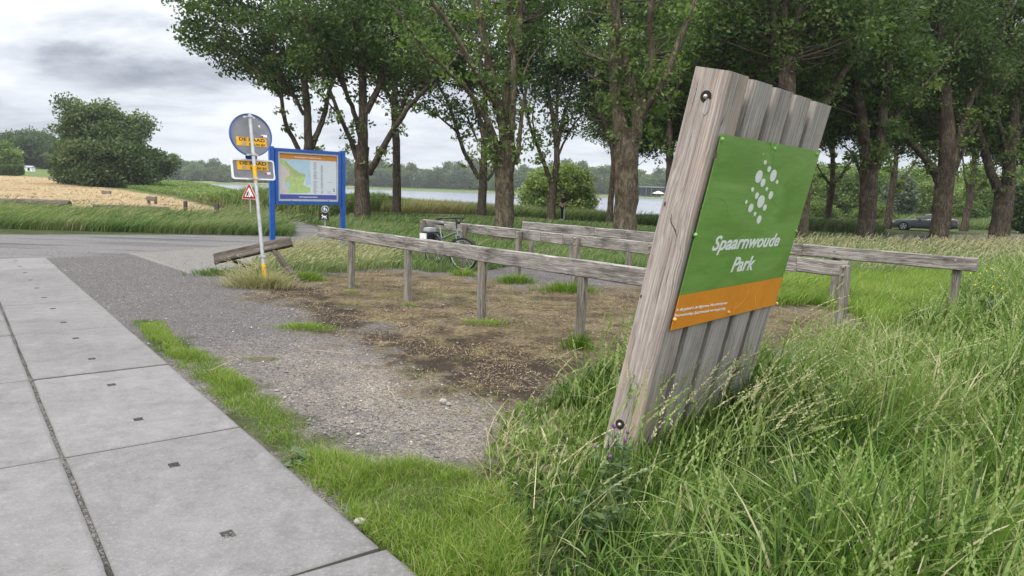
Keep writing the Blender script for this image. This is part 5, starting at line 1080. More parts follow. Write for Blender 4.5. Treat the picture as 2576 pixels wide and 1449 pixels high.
for x, y, r in [(650, 290, .03), (425, 818, .009), (700, 555, .014), (295, 1320, .008)]:
    p = narrow(*crop5(x, y), .002); Mh = frame(v3(p), v3(a_ax), v3(c_ax)); mb = MB(); mb.disc(Mh, r * 1.5, -.001, .001, 18, ry=r * .7); mb.build('knot', M_recess if r < .02 else M_slat, PSIGN, Mh)

# ------------------------------------------------------------------ rail fences
def fence(label, tops, rails, posts, seed, rail_h=.19, rail_t=.07, front=False, joint_gap=.004, post_top=.93, pw=.10, over=False):
    A = gp(*tops[0], z=.95); B = gp(*tops[1], z=.95); d = (B - A); d[2] = 0; LN = np.linalg.norm(d); d /= LN; nrm = np.array([-d[1], d[0], 0]);  # nrm points away from the camera
    if nrm[1] < 0: nrm = -nrm
    t = thing('rail_fence', label, 'fence', tuple(A * [1, 1, 0]), 'weathered rail fences')
    def par(u):                              # distance along the fence seen at picture column u
        lo, hi = -3, LN + 3
        for _ in range(50):
            m_ = (lo + hi) / 2; p = A + d * m_; q = p - CAM; uu = 1288 + FPX * (q @ _R) / (q @ _F)
            if uu < u: lo = m_
            else: hi = m_
        return lo
    r0 = 0
    sgn = {'front': -1, 'back': 1, 'over': 0}[front]
    for i, (ua, ub) in enumerate(rails):
        pa, pb = par(ua), par(ub); off = nrm * sgn * (rail_t / 2 + pw / 2 + .002)
        z_ = .855 + random.uniform(-.004, .004)
        p0 = A + d * (pa + joint_gap) + off; p1 = A + d * (pb - joint_gap) + off; p0[2] = z_ + tz(p0[0], p0[1]); p1[2] = z_ + tz(p1[0], p1[1])
        beam('rail', p0, p1, rail_h, rail_t, M_rail, t, bev=.012, rough=.003, seg=max(8, int((pb - pa) / .16)), seed=seed + i, ends=.01)
    for j, u in enumerate(posts):
        p = A + d * par(u); zt = (.855 - rail_h / 2 - .003) if front == 'over' else post_top + random.uniform(-.02, .02); g = tz(p[0], p[1])
        p0 = np.array([p[0], p[1], g - .25]); p1 = np.array([p[0] + random.uniform(-.012, .012), p[1] + random.uniform(-.012, .012), g + zt])
        beam('post', p0, p1, pw, pw, M_post, t, up=d, bev=.022 if front == 'over' else .012, rough=.006, seg=9, seed=seed + 40 + j)
        if front != 'over':
            for dz in (.90, .80):
                for sd_ in ((-1,) if True else (1,)):
                    c = np.array([p[0], p[1], g + dz - .0]) + nrm * (-(pw / 2 + (rail_t if front == 'front' else 0)) - .004)
                    Mb = frame(v3(c), v3(d), Vector((0, 0, 1))); mb = MB(); mb.disc(Mb, .017, -.012, .012, 14); mb.build('bolt', M_bolt, t, Mb, bevel=.003)
    return t, A, d, par, nrm
F1 = fence('front rail fence with a peeling end, two long rails on rounded posts', ((800, 567), (1610, 672)), [(803, 1121), (1121, 1725)], [883, 1028, 1216, 1466, 1700], 100, front='over', pw=.105)
F2 = fence('middle rail fence with a patched joint, the bicycle parked along its left end', ((1057, 552), (1640, 611)), [(1058, 1354), (1354, 1411), (1411, 2000), (2000, 2246)], [1064, 1168, 1306, 1452, 1640, 1880, 2172], 200, front='back')
F3 = fence('back rail fence with its rail on the near side of the posts', ((1322, 557), (2465, 650)), [(1323, 1505), (1505, 1960), (1960, 2028), (2028, 2466)], [1340, 1441, 1586, 1800, 2108, 2412], 300, front='front')
# peeling grooved end of the front rail
t, A, d, par, nrm = F1

# fallen plank with its props
FP = gt(640, 690); t = thing('fallen_barrier', 'broken dark plank fallen aslant on its props behind the leaning signpost', 'barrier', FP)
pL, pR = at(540, 652, 12.55), at(733, 607, 12.75)
beam('plank', pL, pR, .085, .19, M_old, t, up=(0, -.9, .5), bev=.012, rough=.008, seg=14, seed=5, ends=.03)
q = gt(762, 712); beam('prop', at(683, 622, 12.75), q + np.array([0, 0, -.1]), .085, .075, M_old, t, up=(0, 1, .3), rough=.004, seed=6, bev=.006)
q = gt(645, 668); beam('prop', at(585, 655, 12.7), at(628, 672, 12.72), .06, .06, M_old, t, up=(0, 1, .3), rough=.004, seed=7, bev=.006)
mb = MB(); c = at(555, 645, 12.6); mb.box(c, (.06, .05, .035), frame(c, (1, .1, .3), (0, 1, 0)).to_3x3().transposed() and (Vector((.95, .05, .25)).normalized(), Vector((0, 1, 0)), Vector((-.25, 0, .95)).normalized())); mb.build('splinter', M_old, t, bevel=.008)

# ------------------------------------------------------------------ blue map board
pl_, pr_ = gp(686, 641), gp(862, 634); e_ = pr_ - pl_; e_[2] = 0; W0 = np.linalg.norm(e_); e_ /= W0
BD = thing('map_board', 'blue steel notice board on two posts holding a park map', 'notice board', tuple(pl_))
outw = Vector((e_[1], -e_[0], 0)); outw = outw if outw.y < 0 else -outw
Mbd = frame(v3(pl_), v3(e_), Vector((0, 0, 1)))                  # x along, y up, z towards the viewer
HB = 2.46
for s in (0, W0):
    mb = MB(); mb.prism([(s - .055, -.3), (s + .055, -.3), (s + .055, HB + .02), (s - .055, HB + .02)], Mbd, -.055, .055); mb.build('post', M_blue, BD, Mbd, bevel=.014, smooth=True)
x0, x1, y0, y1 = .065, W0 - .065, 1.17, HB - .01
fw = .075
mb = MB()
for r in (((x0, y0), (x1, y0 + fw)), ((x0, y1 - fw), (x1, y1)), ((x0, y0 + fw + .001), (x0 + fw, y1 - fw - .001)), ((x1 - fw, y0 + fw + .001), (x1, y1 - fw - .001))):
    (a, b), (c, d_) = r; mb.prism([(a, b), (c, b), (c, d_), (a, d_)], Mbd, -.05, .06)
mb.build('case_frame', M_blue, BD, Mbd, bevel=.006)
X0, X1, Y0, Y1 = x0 + fw + .001, x1 - fw - .001, y0 + fw + .001, y1 - fw - .001
mb = MB(); mb.prism([(X0, Y0), (X1, Y0), (X1, Y1), (X0, Y1)], Mbd, -.04, .012); mb.build('backing_board', M_silver, BD, Mbd)
fs = .045; mb = MB()
for (a, b), (c, d_) in (((X0, Y0), (X1, Y0 + fs)), ((X0, Y1 - fs * .8), (X1, Y1)), ((X0, Y0 + fs + .001), (X0 + fs * .8, Y1 - fs * .8 - .001)), ((X1 - fs * .8, Y0 + fs + .001), (X1, Y1 - fs * .8 - .001))): mb.prism([(a, b), (c, b), (c, d_), (a, d_)], Mbd, .0125, .045)
mb.build('silver_frame', M_silver, BD, Mbd, bevel=.003)
px0, px1, py0, py1 = X0 + fs * .8 + .002, X1 - fs * .8 - .002, Y0 + fs + .002, Y1 - fs * .8 - .002
mb = MB(); mb.prism([(px0, py0), (px1, py0), (px1, py1), (px0, py1)], Mbd, .0125, .015); poster = mb.build('poster', M_sheet, BD, Mbd)
def fxy(x, y):                             # crop coordinates -> poster coordinates
    tp = 122 + (x - 180) * .056; bt_ = 716 + (x - 185) * .018; return px0 + (px1 - px0) * (x - 180) / 725, py1 - (py1 - py0) * (y - tp) / (bt_ - tp)
def rectp(x0, x1, f0, f1): return [(px0 + (px1 - px0) * x0, py1 - (py1 - py0) * f1), (px0 + (px1 - px0) * x1, py1 - (py1 - py0) * f1), (px0 + (px1 - px0) * x1, py1 - (py1 - py0) * f0), (px0 + (px1 - px0) * x0, py1 - (py1 - py0) * f0)]
M_hdr = simple('header_orange', (0.62, 0.24, 0.035), .4, .4, var=.04); M_ftr = simple('footer_blue', (0.065, 0.085, 0.30), .4, .4, var=.04)
flat('header_band', [rectp(.0, 1, 0, .115)], Mbd, M_hdr, poster, .0155, .0165); flat('footer_band', [rectp(0, 1, .895, 1.0)], Mbd, M_ftr, poster, .0155, .0165)
MP = {'g': simple('map_green', (0.42, 0.56, 0.22), .5, .3, var=.12, scale=9), 'g2': simple('map_olive', (0.36, 0.44, 0.20), .5, .3, var=.14, scale=12), 'b': simple('map_blue', (0.42, 0.58, 0.68), .5, .3, var=.06, scale=9), 'p': simple('map_pink', (0.60, 0.52, 0.50), .5, .3, var=.06, scale=9), 'r': simple('map_road', (0.55, 0.38, 0.22), .5, .3)}
for nm, key, z0, pts in (('map_area', 'b', .0155, [(235, 195), (560, 213), (568, 520), (505, 540), (500, 392), (430, 368), (330, 292)]), ('map_area', 'p', .0155, [(192, 262), (250, 300), (312, 372), (300, 420), (245, 440), (250, 545), (296, 590), (280, 640), (196, 645)]),
                         ('map_area', 'g', .0156, [(192, 196), (235, 203), (330, 298), (430, 374), (502, 394), (492, 470), (470, 530), (560, 572), (560, 625), (520, 638), (282, 640), (298, 590), (252, 542), (247, 440), (302, 420), (314, 372), (252, 298), (192, 258)]),
                         ('map_area', 'b', .0168, [(258, 500), (300, 490), (305, 560), (280, 590), (258, 545)]), ('map_area', 'g2', .0168, [(236, 206), (330, 300), (428, 376), (500, 396), (498, 430), (430, 412), (370, 425), (320, 350), (262, 268)]), ('map_area', 'r', .0180, [(215, 235), (222, 235), (300, 365), (360, 440), (385, 510), (405, 640), (398, 640), (378, 512), (354, 444), (294, 370)]), ('map_area', 'r', .0180, [(325, 470), (372, 455), (374, 466), (332, 490)])):
    flat(nm, [[fxy(*p) for p in pts]], Mbd, MP[key], poster, z0, z0 + .001)
ol = []; rr = random.Random(3)
for cx0, cx1, f0, f1 in ((.585, .655, .16, .86), (.715, .765, .22, .86)):
    f = f0
    while f < f1:
        if rr.random() < .86: ol.append(rectp(cx0, cx0 + (cx1 - cx0) * rr.uniform(.45, 1), f, f + .006))
        f += .0125
ol += [rectp(.83, .92, .60, .607), rectp(.83, .90, .815, .82), rectp(.83, .89, .83, .835), rectp(.83, .93, .86, .865)]
flat('printed_list', ol, Mbd, M_grey, poster, .0155, .0163)
fit_text('poster_title', 'Recreatiegebied Spaarnwoude', Mbd, px0 + (px1 - px0) * .26, px0 + (px1 - px0) * .72, py1 - (py1 - py0) * .078, .036, M_white, poster, 0, .01, z=.017)
fit_text('web_address', 'www.spaarnwoude.nl', Mbd, px0 + (px1 - px0) * .33, px0 + (px1 - px0) * .65, py1 - (py1 - py0) * .962, .036, M_white, poster, 0, .01, z=.017)
s, t_ = fxy(872, 602); mb = MB(); mb.prism([(s - .018, t_ - .035), (s + .018, t_ - .035), (s + .018, t_ + .035), (s - .018, t_ + .035)], Mbd, .0155, .017); st = mb.build('sticker', M_dark, poster, Mbd)
mb = MB(); Mq = Mbd @ Matrix.Translation((s, t_, 0)); mb.disc(Mq, .015, .0172, .018, 18); mb.build('sticker_mark', M_white, st, Mbd)
for xx in (320, 793):
    s, t_ = fxy(xx, 735); mb = MB(); mb.ball(Mbd @ Vector((s, Y0 + fs * .45, .046)), .012, 8, 6); mb.build('lock', M_dark, BD, Mbd)
# ------------------------------------------------------------------ signpost seen from behind
q = gp(668, 722); SP = thing('road_signpost', 'leaning grey signpost with a round and an oblong road sign seen from behind', 'road sign', tuple(q))
ptop = at(628, 288, 11.75); dv = (ptop - q); 
mb = MB(); mb.tube([q - dv * .08, q, ptop], .0285, 14); mb.build('pole', M_galv, SP, smooth=True)
def on_pole(v):
    lo, hi = 0, 1
    for _ in range(40):
        m_ = (lo + hi) / 2; p = q + dv * m_ - CAM; vv = 724.5 - FPX * (p @ _U) / (p @ _F)
        if vv > v: lo = m_
        else: hi = m_
    return q + dv * lo
for va, vb in ((457, 418), (740, 664)):
    mb = MB(); mb.tube([on_pole(va) if va < 720 else q - dv * .03, on_pole(vb)], .0305, 14); mb.build('yellow_sleeve', M_yel, SP, smooth=True)
tocam = Vector((-q[0], -q[1], 0)).normalized(); az = math.radians(24); zb = Vector((tocam.x * math.cos(az) - tocam.y * math.sin(az), tocam.x * math.sin(az) + tocam.y * math.cos(az), 0))   # the backs turn a little to the right
upv = v3(dv).normalized(); xr = upv.cross(zb).normalized(); zb = xr.cross(upv)
def sframe(u, v, Y): return frame(at(u, v, Y), xr, upv)
Md = sframe(631, 340, 11.83)
mb = MB(); mb.disc(Md, .345, -.006, .006, 48); dsc = mb.build('round_sign', M_signback, SP, Md)
mb = MB(); n = 56; V = []
for i in range(n):
    a = 2 * PI * i / n
    for (r, z) in ((.336, .022), (.352, .022), (.352, -.02), (.336, -.02)): V.append(Md @ Vector((r * math.cos(a), r * math.sin(a), z)))
mb.add(V, [(i * 4 + j, ((i + 1) % n) * 4 + j, ((i + 1) % n) * 4 + (j + 1) % 4, i * 4 + (j + 1) % 4) for i in range(n) for j in range(4)]); mb.build('rim', M_blue, dsc, Md)
def sticker(M, x0, y0, x1, y1, parent, skew=0.0, z=.008, two='BOUW BV'):
    M = M @ Matrix.Rotation(skew, 4, 'Z'); h = y1 - y0; mb = MB(); mb.prism([(x0 + .006, y0), (x1, y0 + .004), (x1 - .004, y1), (x0, y1 - .003)], M, z, z + .001); s = mb.build('yellow_sticker', M_yel, parent, M)
    fit_text('sticker_text', 'DE RAAD', M, x0 + .05, x1 - .03, y1 - h * .43, h * .36, M_black, s, 0, .02, z=z + .0015); fit_text('sticker_text', two, M, x0 + (x1 - x0) * .42, x1 - .03, y0 + h * .08, h * .26, M_black, s, 0, .025, z=z + .0015)
    mb = MB(); 
    for k in range(4): mb.prism([(x0 + .09, y0 + h * (.08 + .1 * k)), (x0 + .16, y0 + h * (.08 + .1 * k)), (x0 + .16, y0 + h * (.14 + .1 * k)), (x0 + .09, y0 + h * (.14 + .1 * k))], M, z + .0012, z + .0018)
    mb.build('sticker_print', M_grey, s, M)
sticker(Md, -.255, -.185, .255, -.04, dsc, -.01)
mb = MB(); mb.prism([(.17, -.02), (.27, -.02), (.27, .02), (.17, .02)], Md, .0065, .008); mb.build('label', M_white, dsc, Md); mb = MB(); mb.prism([(.13, .16), (.17, .13), (.16, .18)], Md, .0065, .008); mb.build('label', M_white, dsc, Md)
mb = MB(); mb.prism([(.17, -.025), (.205, -.025), (.205, .005), (.17, .005)], Md, .0085, .0095); mb.build('label_mark', M_red, dsc, Md)
Mr = sframe(637, 427, 11.84); rw, rh = .36, .168
def rrect(w_, h_, r, n=5): return [(sx * (w_ - r) + r * math.cos(a), sy * (h_ - r) + r * math.sin(a)) for sx, sy, a0 in ((1, 1, 0), (-1, 1, PI / 2), (-1, -1, PI), (1, -1, 1.5 * PI)) for a in np.linspace(a0, a0 + PI / 2, n)]
mb = MB(); mb.prism(rrect(rw - .012, rh - .012, .03), Mr, -.006, .004); rs_ = mb.build('oblong_sign', M_signback, SP, Mr)
mb = MB(); o1 = rrect(rw, rh, .04); o2 = rrect(rw - .024, rh - .024, .03); n = len(o1); V = [Mr @ Vector((x, y, .018)) for x, y in o1] + [Mr @ Vector((x, y, .018)) for x, y in o2] + [Mr @ Vector((x, y, -.018)) for x, y in o1] + [Mr @ Vector((x, y, -.018)) for x, y in o2]
mb.add(V, [(i + a, (i + 1) % n + a, (i + 1) % n + b, i + b) for i in range(n) for a, b in ((0, n), (2 * n, 3 * n), (0, 2 * n), (n, 3 * n))]); mb.build('white_border', M_white, rs_, Mr)
sticker(Mr, -.27, -.01, .26, .145, rs_, .0)
mb = MB(); mb.prism([(.19, -.07), (.29, -.07), (.29, -.03), (.19, -.03)], Mr, .0045, .006); mb.build('label', M_white, rs_, Mr)
mb = MB(); mb.prism([(.19, -.07), (.225, -.07), (.225, -.035), (.19, -.035)], Mr, .0065, .0075); mb.build('label_mark', M_red, rs_, Mr)
Mz = sframe(632, 396, 11.86); mb = MB(); mb.disc(Mz, .10, -.004, .004, 24, ry=.055); mb.build('blue_plate', M_blue, SP, Mz)
for v in (294, 389, 450, 646):
    c = on_pole(v); Mk = frame(c, xr, upv); mb = MB(); wv_ = .10 if v < 600 else .05
    mb.prism([(-wv_, -.017), (wv_, -.017), (wv_, .017), (-wv_, .017)], Mk, -.036, -.030); mb.prism([(-.036, -.018), (.036, -.018), (.036, .018), (-.036, .018)], Mk, -.034, .036)
    for sx in (-.05, .05): mb.disc(Mk @ Matrix.Translation((sx, 0, 0)), .009, -.04, .0, 8)
    mb.build('clamp', M_galv, SP, Mk, bevel=.003)
# ------------------------------------------------------------------ roadworks triangle
q = gy(629, 28); TR = thing('roadworks_sign', 'red and white triangular roadworks warning sign on a thin grey post', 'road sign', tuple(q))
Mt = frame(at(627, 487, 28), Vector((1, -.35, 0)), Vector((0.02, 0, 1)))
mb = MB(); mb.tube([q - (0, 0, .2), at(629, 470, 28.05)], .026, 10); mb.build('post', M_galv, TR, smooth=True)
mb = MB(); mb.tube([q - (0, 0, .1), q + (0, 0, .30)], .032, 10); mb.build('yellow_sleeve', M_yel, TR, smooth=True)
def tri(r, rc):
    P = [(r * math.cos(a), r * math.sin(a)) for a in (PI / 2, PI / 2 + 2 * PI / 3, PI / 2 + 4 * PI / 3)]; o = []
    for i in range(3):
        p = Vector(P[i]); a = (Vector(P[i - 1]) - p).normalized(); b = (Vector(P[(i + 1) % 3]) - p).normalized()
        for k in range(4): f = k / 3; o.append(tuple(p + (a * (1 - f) + b * f) * rc))
    return o
mb = MB(); mb.prism(tri(.43, .05), Mt, -.01, .006); pl8 = mb.build('plate', M_white, TR, Mt)
for r, m_, z in ((.405, M_red, .0065), (.26, M_white, .0085)): flat('red_border' if m_ is M_red else 'white_field', [tri(r, .04)], Mt, m_, pl8, z, z + .0015)
dg_ = [[(-.045, .055), (-.028, .07), (-.02, .088), (-.03, .10), (-.045, .10), (-.055, .088), (-.05, .072)], [(-.085, .05), (-.045, .065), (-.01, .04), (.02, -.01), (.01, -.02), (-.02, .02), (-.04, .03), (-.05, -.01), (-.03, -.05), (-.03, -.11), (-.055, -.11), (-.06, -.055), (-.085, -.02), (-.10, -.11), (-.125, -.11), (-.105, -.0)], [(0, -.01), (.05, -.05), (.045, -.056), (-.005, -.018)], [(.02, -.115), (.14, -.115), (.085, -.045)]]
flat('digging_figure', [[(x * 1.25 + .01, y * 1.25 - .015) for x, y in o] for o in dg_], Mt, M_black, pl8, .0105, .012)
# ------------------------------------------------------------------ little path sign
q = gy(817, 27); PS = thing('path_sign', 'small round blue walkers sign above a dark dog plate behind the fence end', 'path sign', tuple(q))
Mp = frame(at(818, 526, 27), Vector((1, .15, 0)), Vector((0, 0, 1))); kk = 27 / FPX
mb = MB(); mb.tube([q - (0, 0, .2), at(818, 520, 27.06)], .025, 10); mb.build('post', M_galv, PS, smooth=True)
mb = MB(); mb.disc(Mp, 8.3 * kk, -.005, .005, 32); dk = mb.build('walkers_plate', M_white, PS, Mp); mb = MB(); mb.disc(Mp, 7.3 * kk, .0055, .007, 32); mb.build('blue_field', M_dblue, dk, Mp)
def fig(cx, cy, s): return [[(cx + s * x, cy + s * y) for x, y in o] for o in ([(-.1, .32), (.1, .32), (.14, .42), (.1, .52), (-.1, .52), (-.14, .42)], [(-.14, .28), (.14, .28), (.30, -.05), (.22, -.08), (.12, .08), (.16, -.5), (.05, -.5), (0, -.12), (-.10, -.5), (-.22, -.5), (-.12, .06), (-.24, -.06), (-.3, 0)])]
flat('walking_figures', fig(-.022, .012, .155) + fig(.05, -.03, .095), Mp, M_white, dk, .0075, .0085)
Mq = frame(at(815, 545, 26.97), Vector((1, .15, 0)), Vector((0, 0, 1)))
mb = MB(); mb.prism([(-11.5 * kk, -9.5 * kk), (11.5 * kk, -9.5 * kk), (11.5 * kk, 9.5 * kk), (-11.5 * kk, 9.5 * kk)], Mq, -.006, .006); dp = mb.build('dog_plate', simple('dark_brown_plate', (0.022, 0.016, 0.012), .4, .4), PS, Mq, bevel=.002)
dog = [(-.08, .035), (-.062, .06), (-.045, .068), (-.035, .055), (-.022, .028), (.05, .022), (.075, .045), (.082, .04), (.066, .005), (.072, -.03), (.09, -.07), (.078, -.072), (.055, -.035), (.045, -.022), (.03, -.07), (.018, -.07), (.02, -.018), (-.012, -.018), (-.03, -.045), (-.07, -.06), (-.073, -.05), (-.042, -.034), (-.03, -.012), (-.048, -.02), (-.068, -.03), (-.07, -.02), (-.043, .0), (-.046, .03), (-.062, .03)]
flat('dog_figure', [[(x * 1.25, y * 1.25) for x, y in dog]], Mq, M_white, dp, .0065, .008)
flat('plate_line', [[(-8 * kk, -8.6 * kk), (8 * kk, -8.6 * kk), (8 * kk, -7.9 * kk), (-8 * kk, -7.9 * kk)]], Mq, M_grey, dp, .0065, .0075)
# ------------------------------------------------------------------ bicycle behind the middle fence
t2, A2, d2, par2, nrm2 = F2
fwp = np.array([-1.0, 14.37, 0]); dB = d2.copy(); rwp = fwp - dB * 1.10
zb_ = tz(*(fwp[:2])); nB = np.array([-dB[1], dB[0], 0]); nB = nB if nB[1] > 0 else -nB
BK = thing('bicycle', 'silver and black touring bicycle with a pannier parked along the middle fence', 'bicycle', tuple(rwp))
lean = -0.06
def bk(x, z, y=0.0):                        # bike frame: x forward from the rear axle foot, z up, y to the far side
    return v3(rwp + dB * x + nB * (y + z * lean) + np.array([0, 0, zb_ + z]))
M_bk = simple('bicycle_paint', (0.24, 0.26, 0.28), .35, .5, .5, var=.1); M_bk2 = simple('bicycle_black', (0.02, 0.021, 0.023), .4, .45); M_chr = simple('bright_alloy', (0.62, 0.63, 0.64), .3, .5, .8, var=.1)
RW = .345; wn = v3(nB + np.array([0, 0, 0]) ); wn = Vector((nB[0], nB[1], -lean)).normalized()
for nm, x, st in (('rear_wheel', 0, 0), ('front_wheel', 1.10, .35)):
    nn = Matrix.Rotation(st, 3, 'Z') @ wn; wt = MB(); wt.ring(bk(x, RW), nn, RW - .02, .021, 40, 8); W1 = wt.build('wheel', M_rubber, BK, smooth=True)
    m2 = MB(); m2.ring(bk(x, RW), nn, RW - .05, .013, 40, 6); m2.build('rim', M_chr, W1, smooth=True)
    m3 = MB(); c = bk(x, RW); q_ = nn.orthogonal().normalized(); w3 = nn.cross(q_)
    for i in range(20):
        a = 2 * PI * i / 20; m3.tube([c + nn * (.02 if i % 2 else -.02), c + (q_ * math.cos(a) + w3 * math.sin(a)) * (RW - .055)], .0022, 4)
    m3.tube([c - nn * .05, c + nn * .05], .028 if x else .04, 10); m3.build('spokes', M_chr, W1)
    m4 = MB(); m4n = 16; V = []
    for i in range(m4n):
        a = (.15 if x else -.1) + (2.3 if x else 2.6) * i / (m4n - 1); p = c + (Vector((0, 0, 1)) * math.sin(a) + (Matrix.Rotation(st, 3, 'Z') @ v3(dB)) * math.cos(a)) * (RW + .025)
        V += [p - nn * .028, p + nn * .028]
    m4.add(V, [(2 * i, 2 * i + 1, 2 * i + 3, 2 * i + 2) for i in range(m4n - 1)]); m4.build('mudguard', M_bk2, BK)
BBx, BBz = .46, .29
fr = MB(); seat_t = (.30, .82); head_t = (.90, .86); head_b = (.94, .72)
for a, b, r in (((BBx, BBz), (.31, .72), .017), ((BBx, BBz), head_b, .024), ((.36, .62), (.92, .79), .02), ((.92, .79), (.905, .86), .022), (head_b, (.92, .8), .022)): fr.tube([bk(*a), bk(*b)], r, 10)
for s in (-.05, .05):
    fr.tube([bk(BBx, BBz, s * .5), bk(0, RW, s)], .010, 8); fr.tube([bk(.33, .66, s * .4), bk(0, RW, s)], .009, 8)
fr.build('frame', M_bk, BK, smooth=True)
fk = MB()
for s in (-.05, .05): fk.tube([bk(.94, .72, s), bk(1.0, .58, s), bk(1.10, RW, s)], [.014, .013, .010], 8)
fk.tube([bk(.94, .72, -.055), bk(.94, .72, .055)], .018, 8); fk.build('fork', M_bk, BK, smooth=True)
sp = MB(); sp.tube([bk(.31, .72), bk(.285, .88)], .013, 8); sp.build('seat_post', M_chr, BK)
sd = MB(); V = []; n = 10
for i, (x, hw, z) in enumerate([(-.13, .055, .925), (-.10, .085, .935), (-.04, .085, .93), (.03, .05, .925), (.10, .024, .92), (.15, .012, .912)]):
    for k in range(n): a = 2 * PI * k / n; V.append(bk(.28 + x, z + .028 * math.sin(a), hw * math.cos(a)))
sd.add(V, [(i * n + j, i * n + (j + 1) % n, (i + 1) * n + (j + 1) % n, (i + 1) * n + j) for i in range(5) for j in range(n)] + [tuple(range(n)), tuple(5 * n + j for j in range(n))]); sd.build('saddle', M_bk2, BK, smooth=True)
hb = MB(); hb.tube([bk(.905, .86), bk(.885, 1.06)], .014, 8); c = (.90, 1.07)
hb.tube([bk(.72, 1.05, -.30), bk(.83, 1.07, -.24), bk(.90, 1.075, -.10), bk(.90, 1.075, 0), bk(.90, 1.075, .10), bk(.83, 1.07, .24), bk(.72, 1.05, .30)], .016, 8); HBR = hb.build('handlebar', M_bk2, BK, smooth=True)
for s in (-1, 1):
    g = MB(); g.tube([bk(.67, 1.04, s * .325), bk(.77, 1.06, s * .275)], .019, 10); g.build('grip', M_rubber, HBR, smooth=True)
    g = MB(); g.tube([bk(.83, 1.065, s * .245), bk(.80, 1.02, s * .26), bk(.70, 1.01, s * .31)], .008, 6); g.build('brake_lever', M_chr, HBR)
g = MB(); g.ball(bk(.98, 1.0), (.04, .04, .045), 12, 8); g.build('headlight', M_bk2, HBR, smooth=True)
ck = MB(); ck.ring(bk(BBx, BBz, -.06), wn, .085, .007, 28, 5); ck.tube([bk(BBx, BBz, -.075), bk(BBx, BBz, .075)], .03, 12); ck.tube([bk(BBx, BBz, -.08), bk(BBx - .09, BBz - .15, -.085)], .012, 8); ck.tube([bk(BBx, BBz, .08), bk(BBx + .09, BBz + .15, .085)], .012, 8); CK = ck.build('crank', M_chr, BK, smooth=True)
for s in (-1, 1):
    g = MB(); g.box(bk(BBx + s * .09, BBz + s * .15, s * .13), (.045, .035, .012), (v3(dB), v3(nB), Vector((0, 0, 1)))); g.build('pedal', M_rubber, CK, bevel=.004)
g = MB(); g.box(bk(.22, BBz + .05, -.065), (.26, .008, .045), (Vector((dB[0], dB[1], -.10)).normalized(), v3(nB), Vector((0, 0, 1)))); g.build('chain_guard', M_bk, BK, bevel=.006)
g = MB()
for s in (-.06, .06): g.tube([bk(.25, .70, s), bk(-.28, .72, s)], .008, 6); g.tube([bk(-.15, .72, s), bk(0, RW, s)], .007, 6)
g.build('luggage_rack', M_bk2, BK)
for s, nm, m_ in ((-1, 'pannier', M_bk2), (1, 'pannier', M_bk2)):
    g = MB(); g.box(bk(-.05, .56, s * .13), (.18, .06, .17), (v3(dB), v3(nB), Vector((0, 0, 1)))); PN = g.build(nm, m_, BK, bevel=.03, smooth=True)
    g = MB(); g.box(bk(-.08, .60, s * .195), (.13, .006, .10), (v3(dB), v3(nB), Vector((0, 0, 1)))); g.build('flap', M_white, PN, bevel=.004)
g = MB(); g.box(bk(-.10, .77, 0), (.14, .09, .05), (v3(dB), v3(nB), Vector((0, 0, 1)))); g.build('top_bag', simple('grey_bag', (0.34, 0.35, 0.36), .7, .3), BK, bevel=.02, smooth=True)
g = MB(); g.ball(bk(-.36, .62), (.025, .025, .03), 8, 6); g.build('tail_light', M_red, BK)

# ------------------------------------------------------------------ parked car
q = gy(2333, 58); CR = thing('parked_car', 'grey two door coupe parked on the grass behind the heavy dark tree', 'car', tuple(q))
th = math.radians(36); dx = Vector((math.cos(th), -math.sin(th), 0)); dy = Vector((math.sin(th), math.cos(th), 0)); Mc_ = frame(q, dx, dy)     # x front to rear, y away from the camera
M_paint = simple('car_paint', (0.07, 0.078, 0.092), .4, .4, .1, var=.05, coat=.7); M_glass = simple('car_glass', (0.010, 0.012, 0.014), .35, .25, var=.05); M_chrome = M_chr
PR = [(-2.29, .62, .42, .74), (-2.22, .72, .30, .78), (-1.95, .80, .22, .83), (-1.5, .86, .20, .88), (-.9, .88, .20, .93), (-.55, .885, .20, .97), (.2, .89, .20, .985), (1.0, .89, .20, 1.0), (1.5, .88, .22, 1.03), (1.95, .85, .26, 1.04), (2.2, .80, .34, 1.02), (2.29, .70, .42, .95)]
mb = MB(); V = []; n = 12
for x, hw, zb2, zt in PR:
    V += [(x, s * hw * k, z) for s, k, z in ((-1, .80, zb2), (-1, .97, zb2 + .12), (-1, 1.0, .5), (-1, .985, zt - .14), (-1, .90, zt - .02), (-1, .5, zt + .015), (1, .5, zt + .015), (1, .90, zt - .02), (1, .985, zt - .14), (1, 1.0, .5), (1, .97, zb2 + .12), (1, .80, zb2))]
mb.add(V, [(i * n + j, i * n + (j + 1) % n, (i + 1) * n + (j + 1) % n, (i + 1) * n + j) for i in range(len(PR) - 1) for j in range(n)] + [tuple(range(n)), tuple((len(PR) - 1) * n + j for j in range(n))])
mb.build('body', M_paint, CR, Mc_, smooth=True, world=False)
GH = [(-.62, .96, .62, .97), (.05, 1.32, .56, .84), (.35, 1.375, .55, .82), (.75, 1.37, .55, .82), (1.15, 1.29, .56, .83), (1.72, 1.04, .60, .90)]
mb = MB(); V = []
for x, zt, ht, hb2 in GH: V += [(x, -.82 * (1 if zt < 1.1 else 1), .93), (x, -ht - .02, zt - .045), (x, -ht * .8, zt), (x, ht * .8, zt), (x, ht + .02, zt - .045), (x, .82, .93)]
mb.add(V, [(i * 6 + j, i * 6 + j + 1, (i + 1) * 6 + j + 1, (i + 1) * 6 + j) for i in range(len(GH) - 1) for j in range(5)]); mb.build('roof', M_paint, CR, Mc_, smooth=True, world=False)
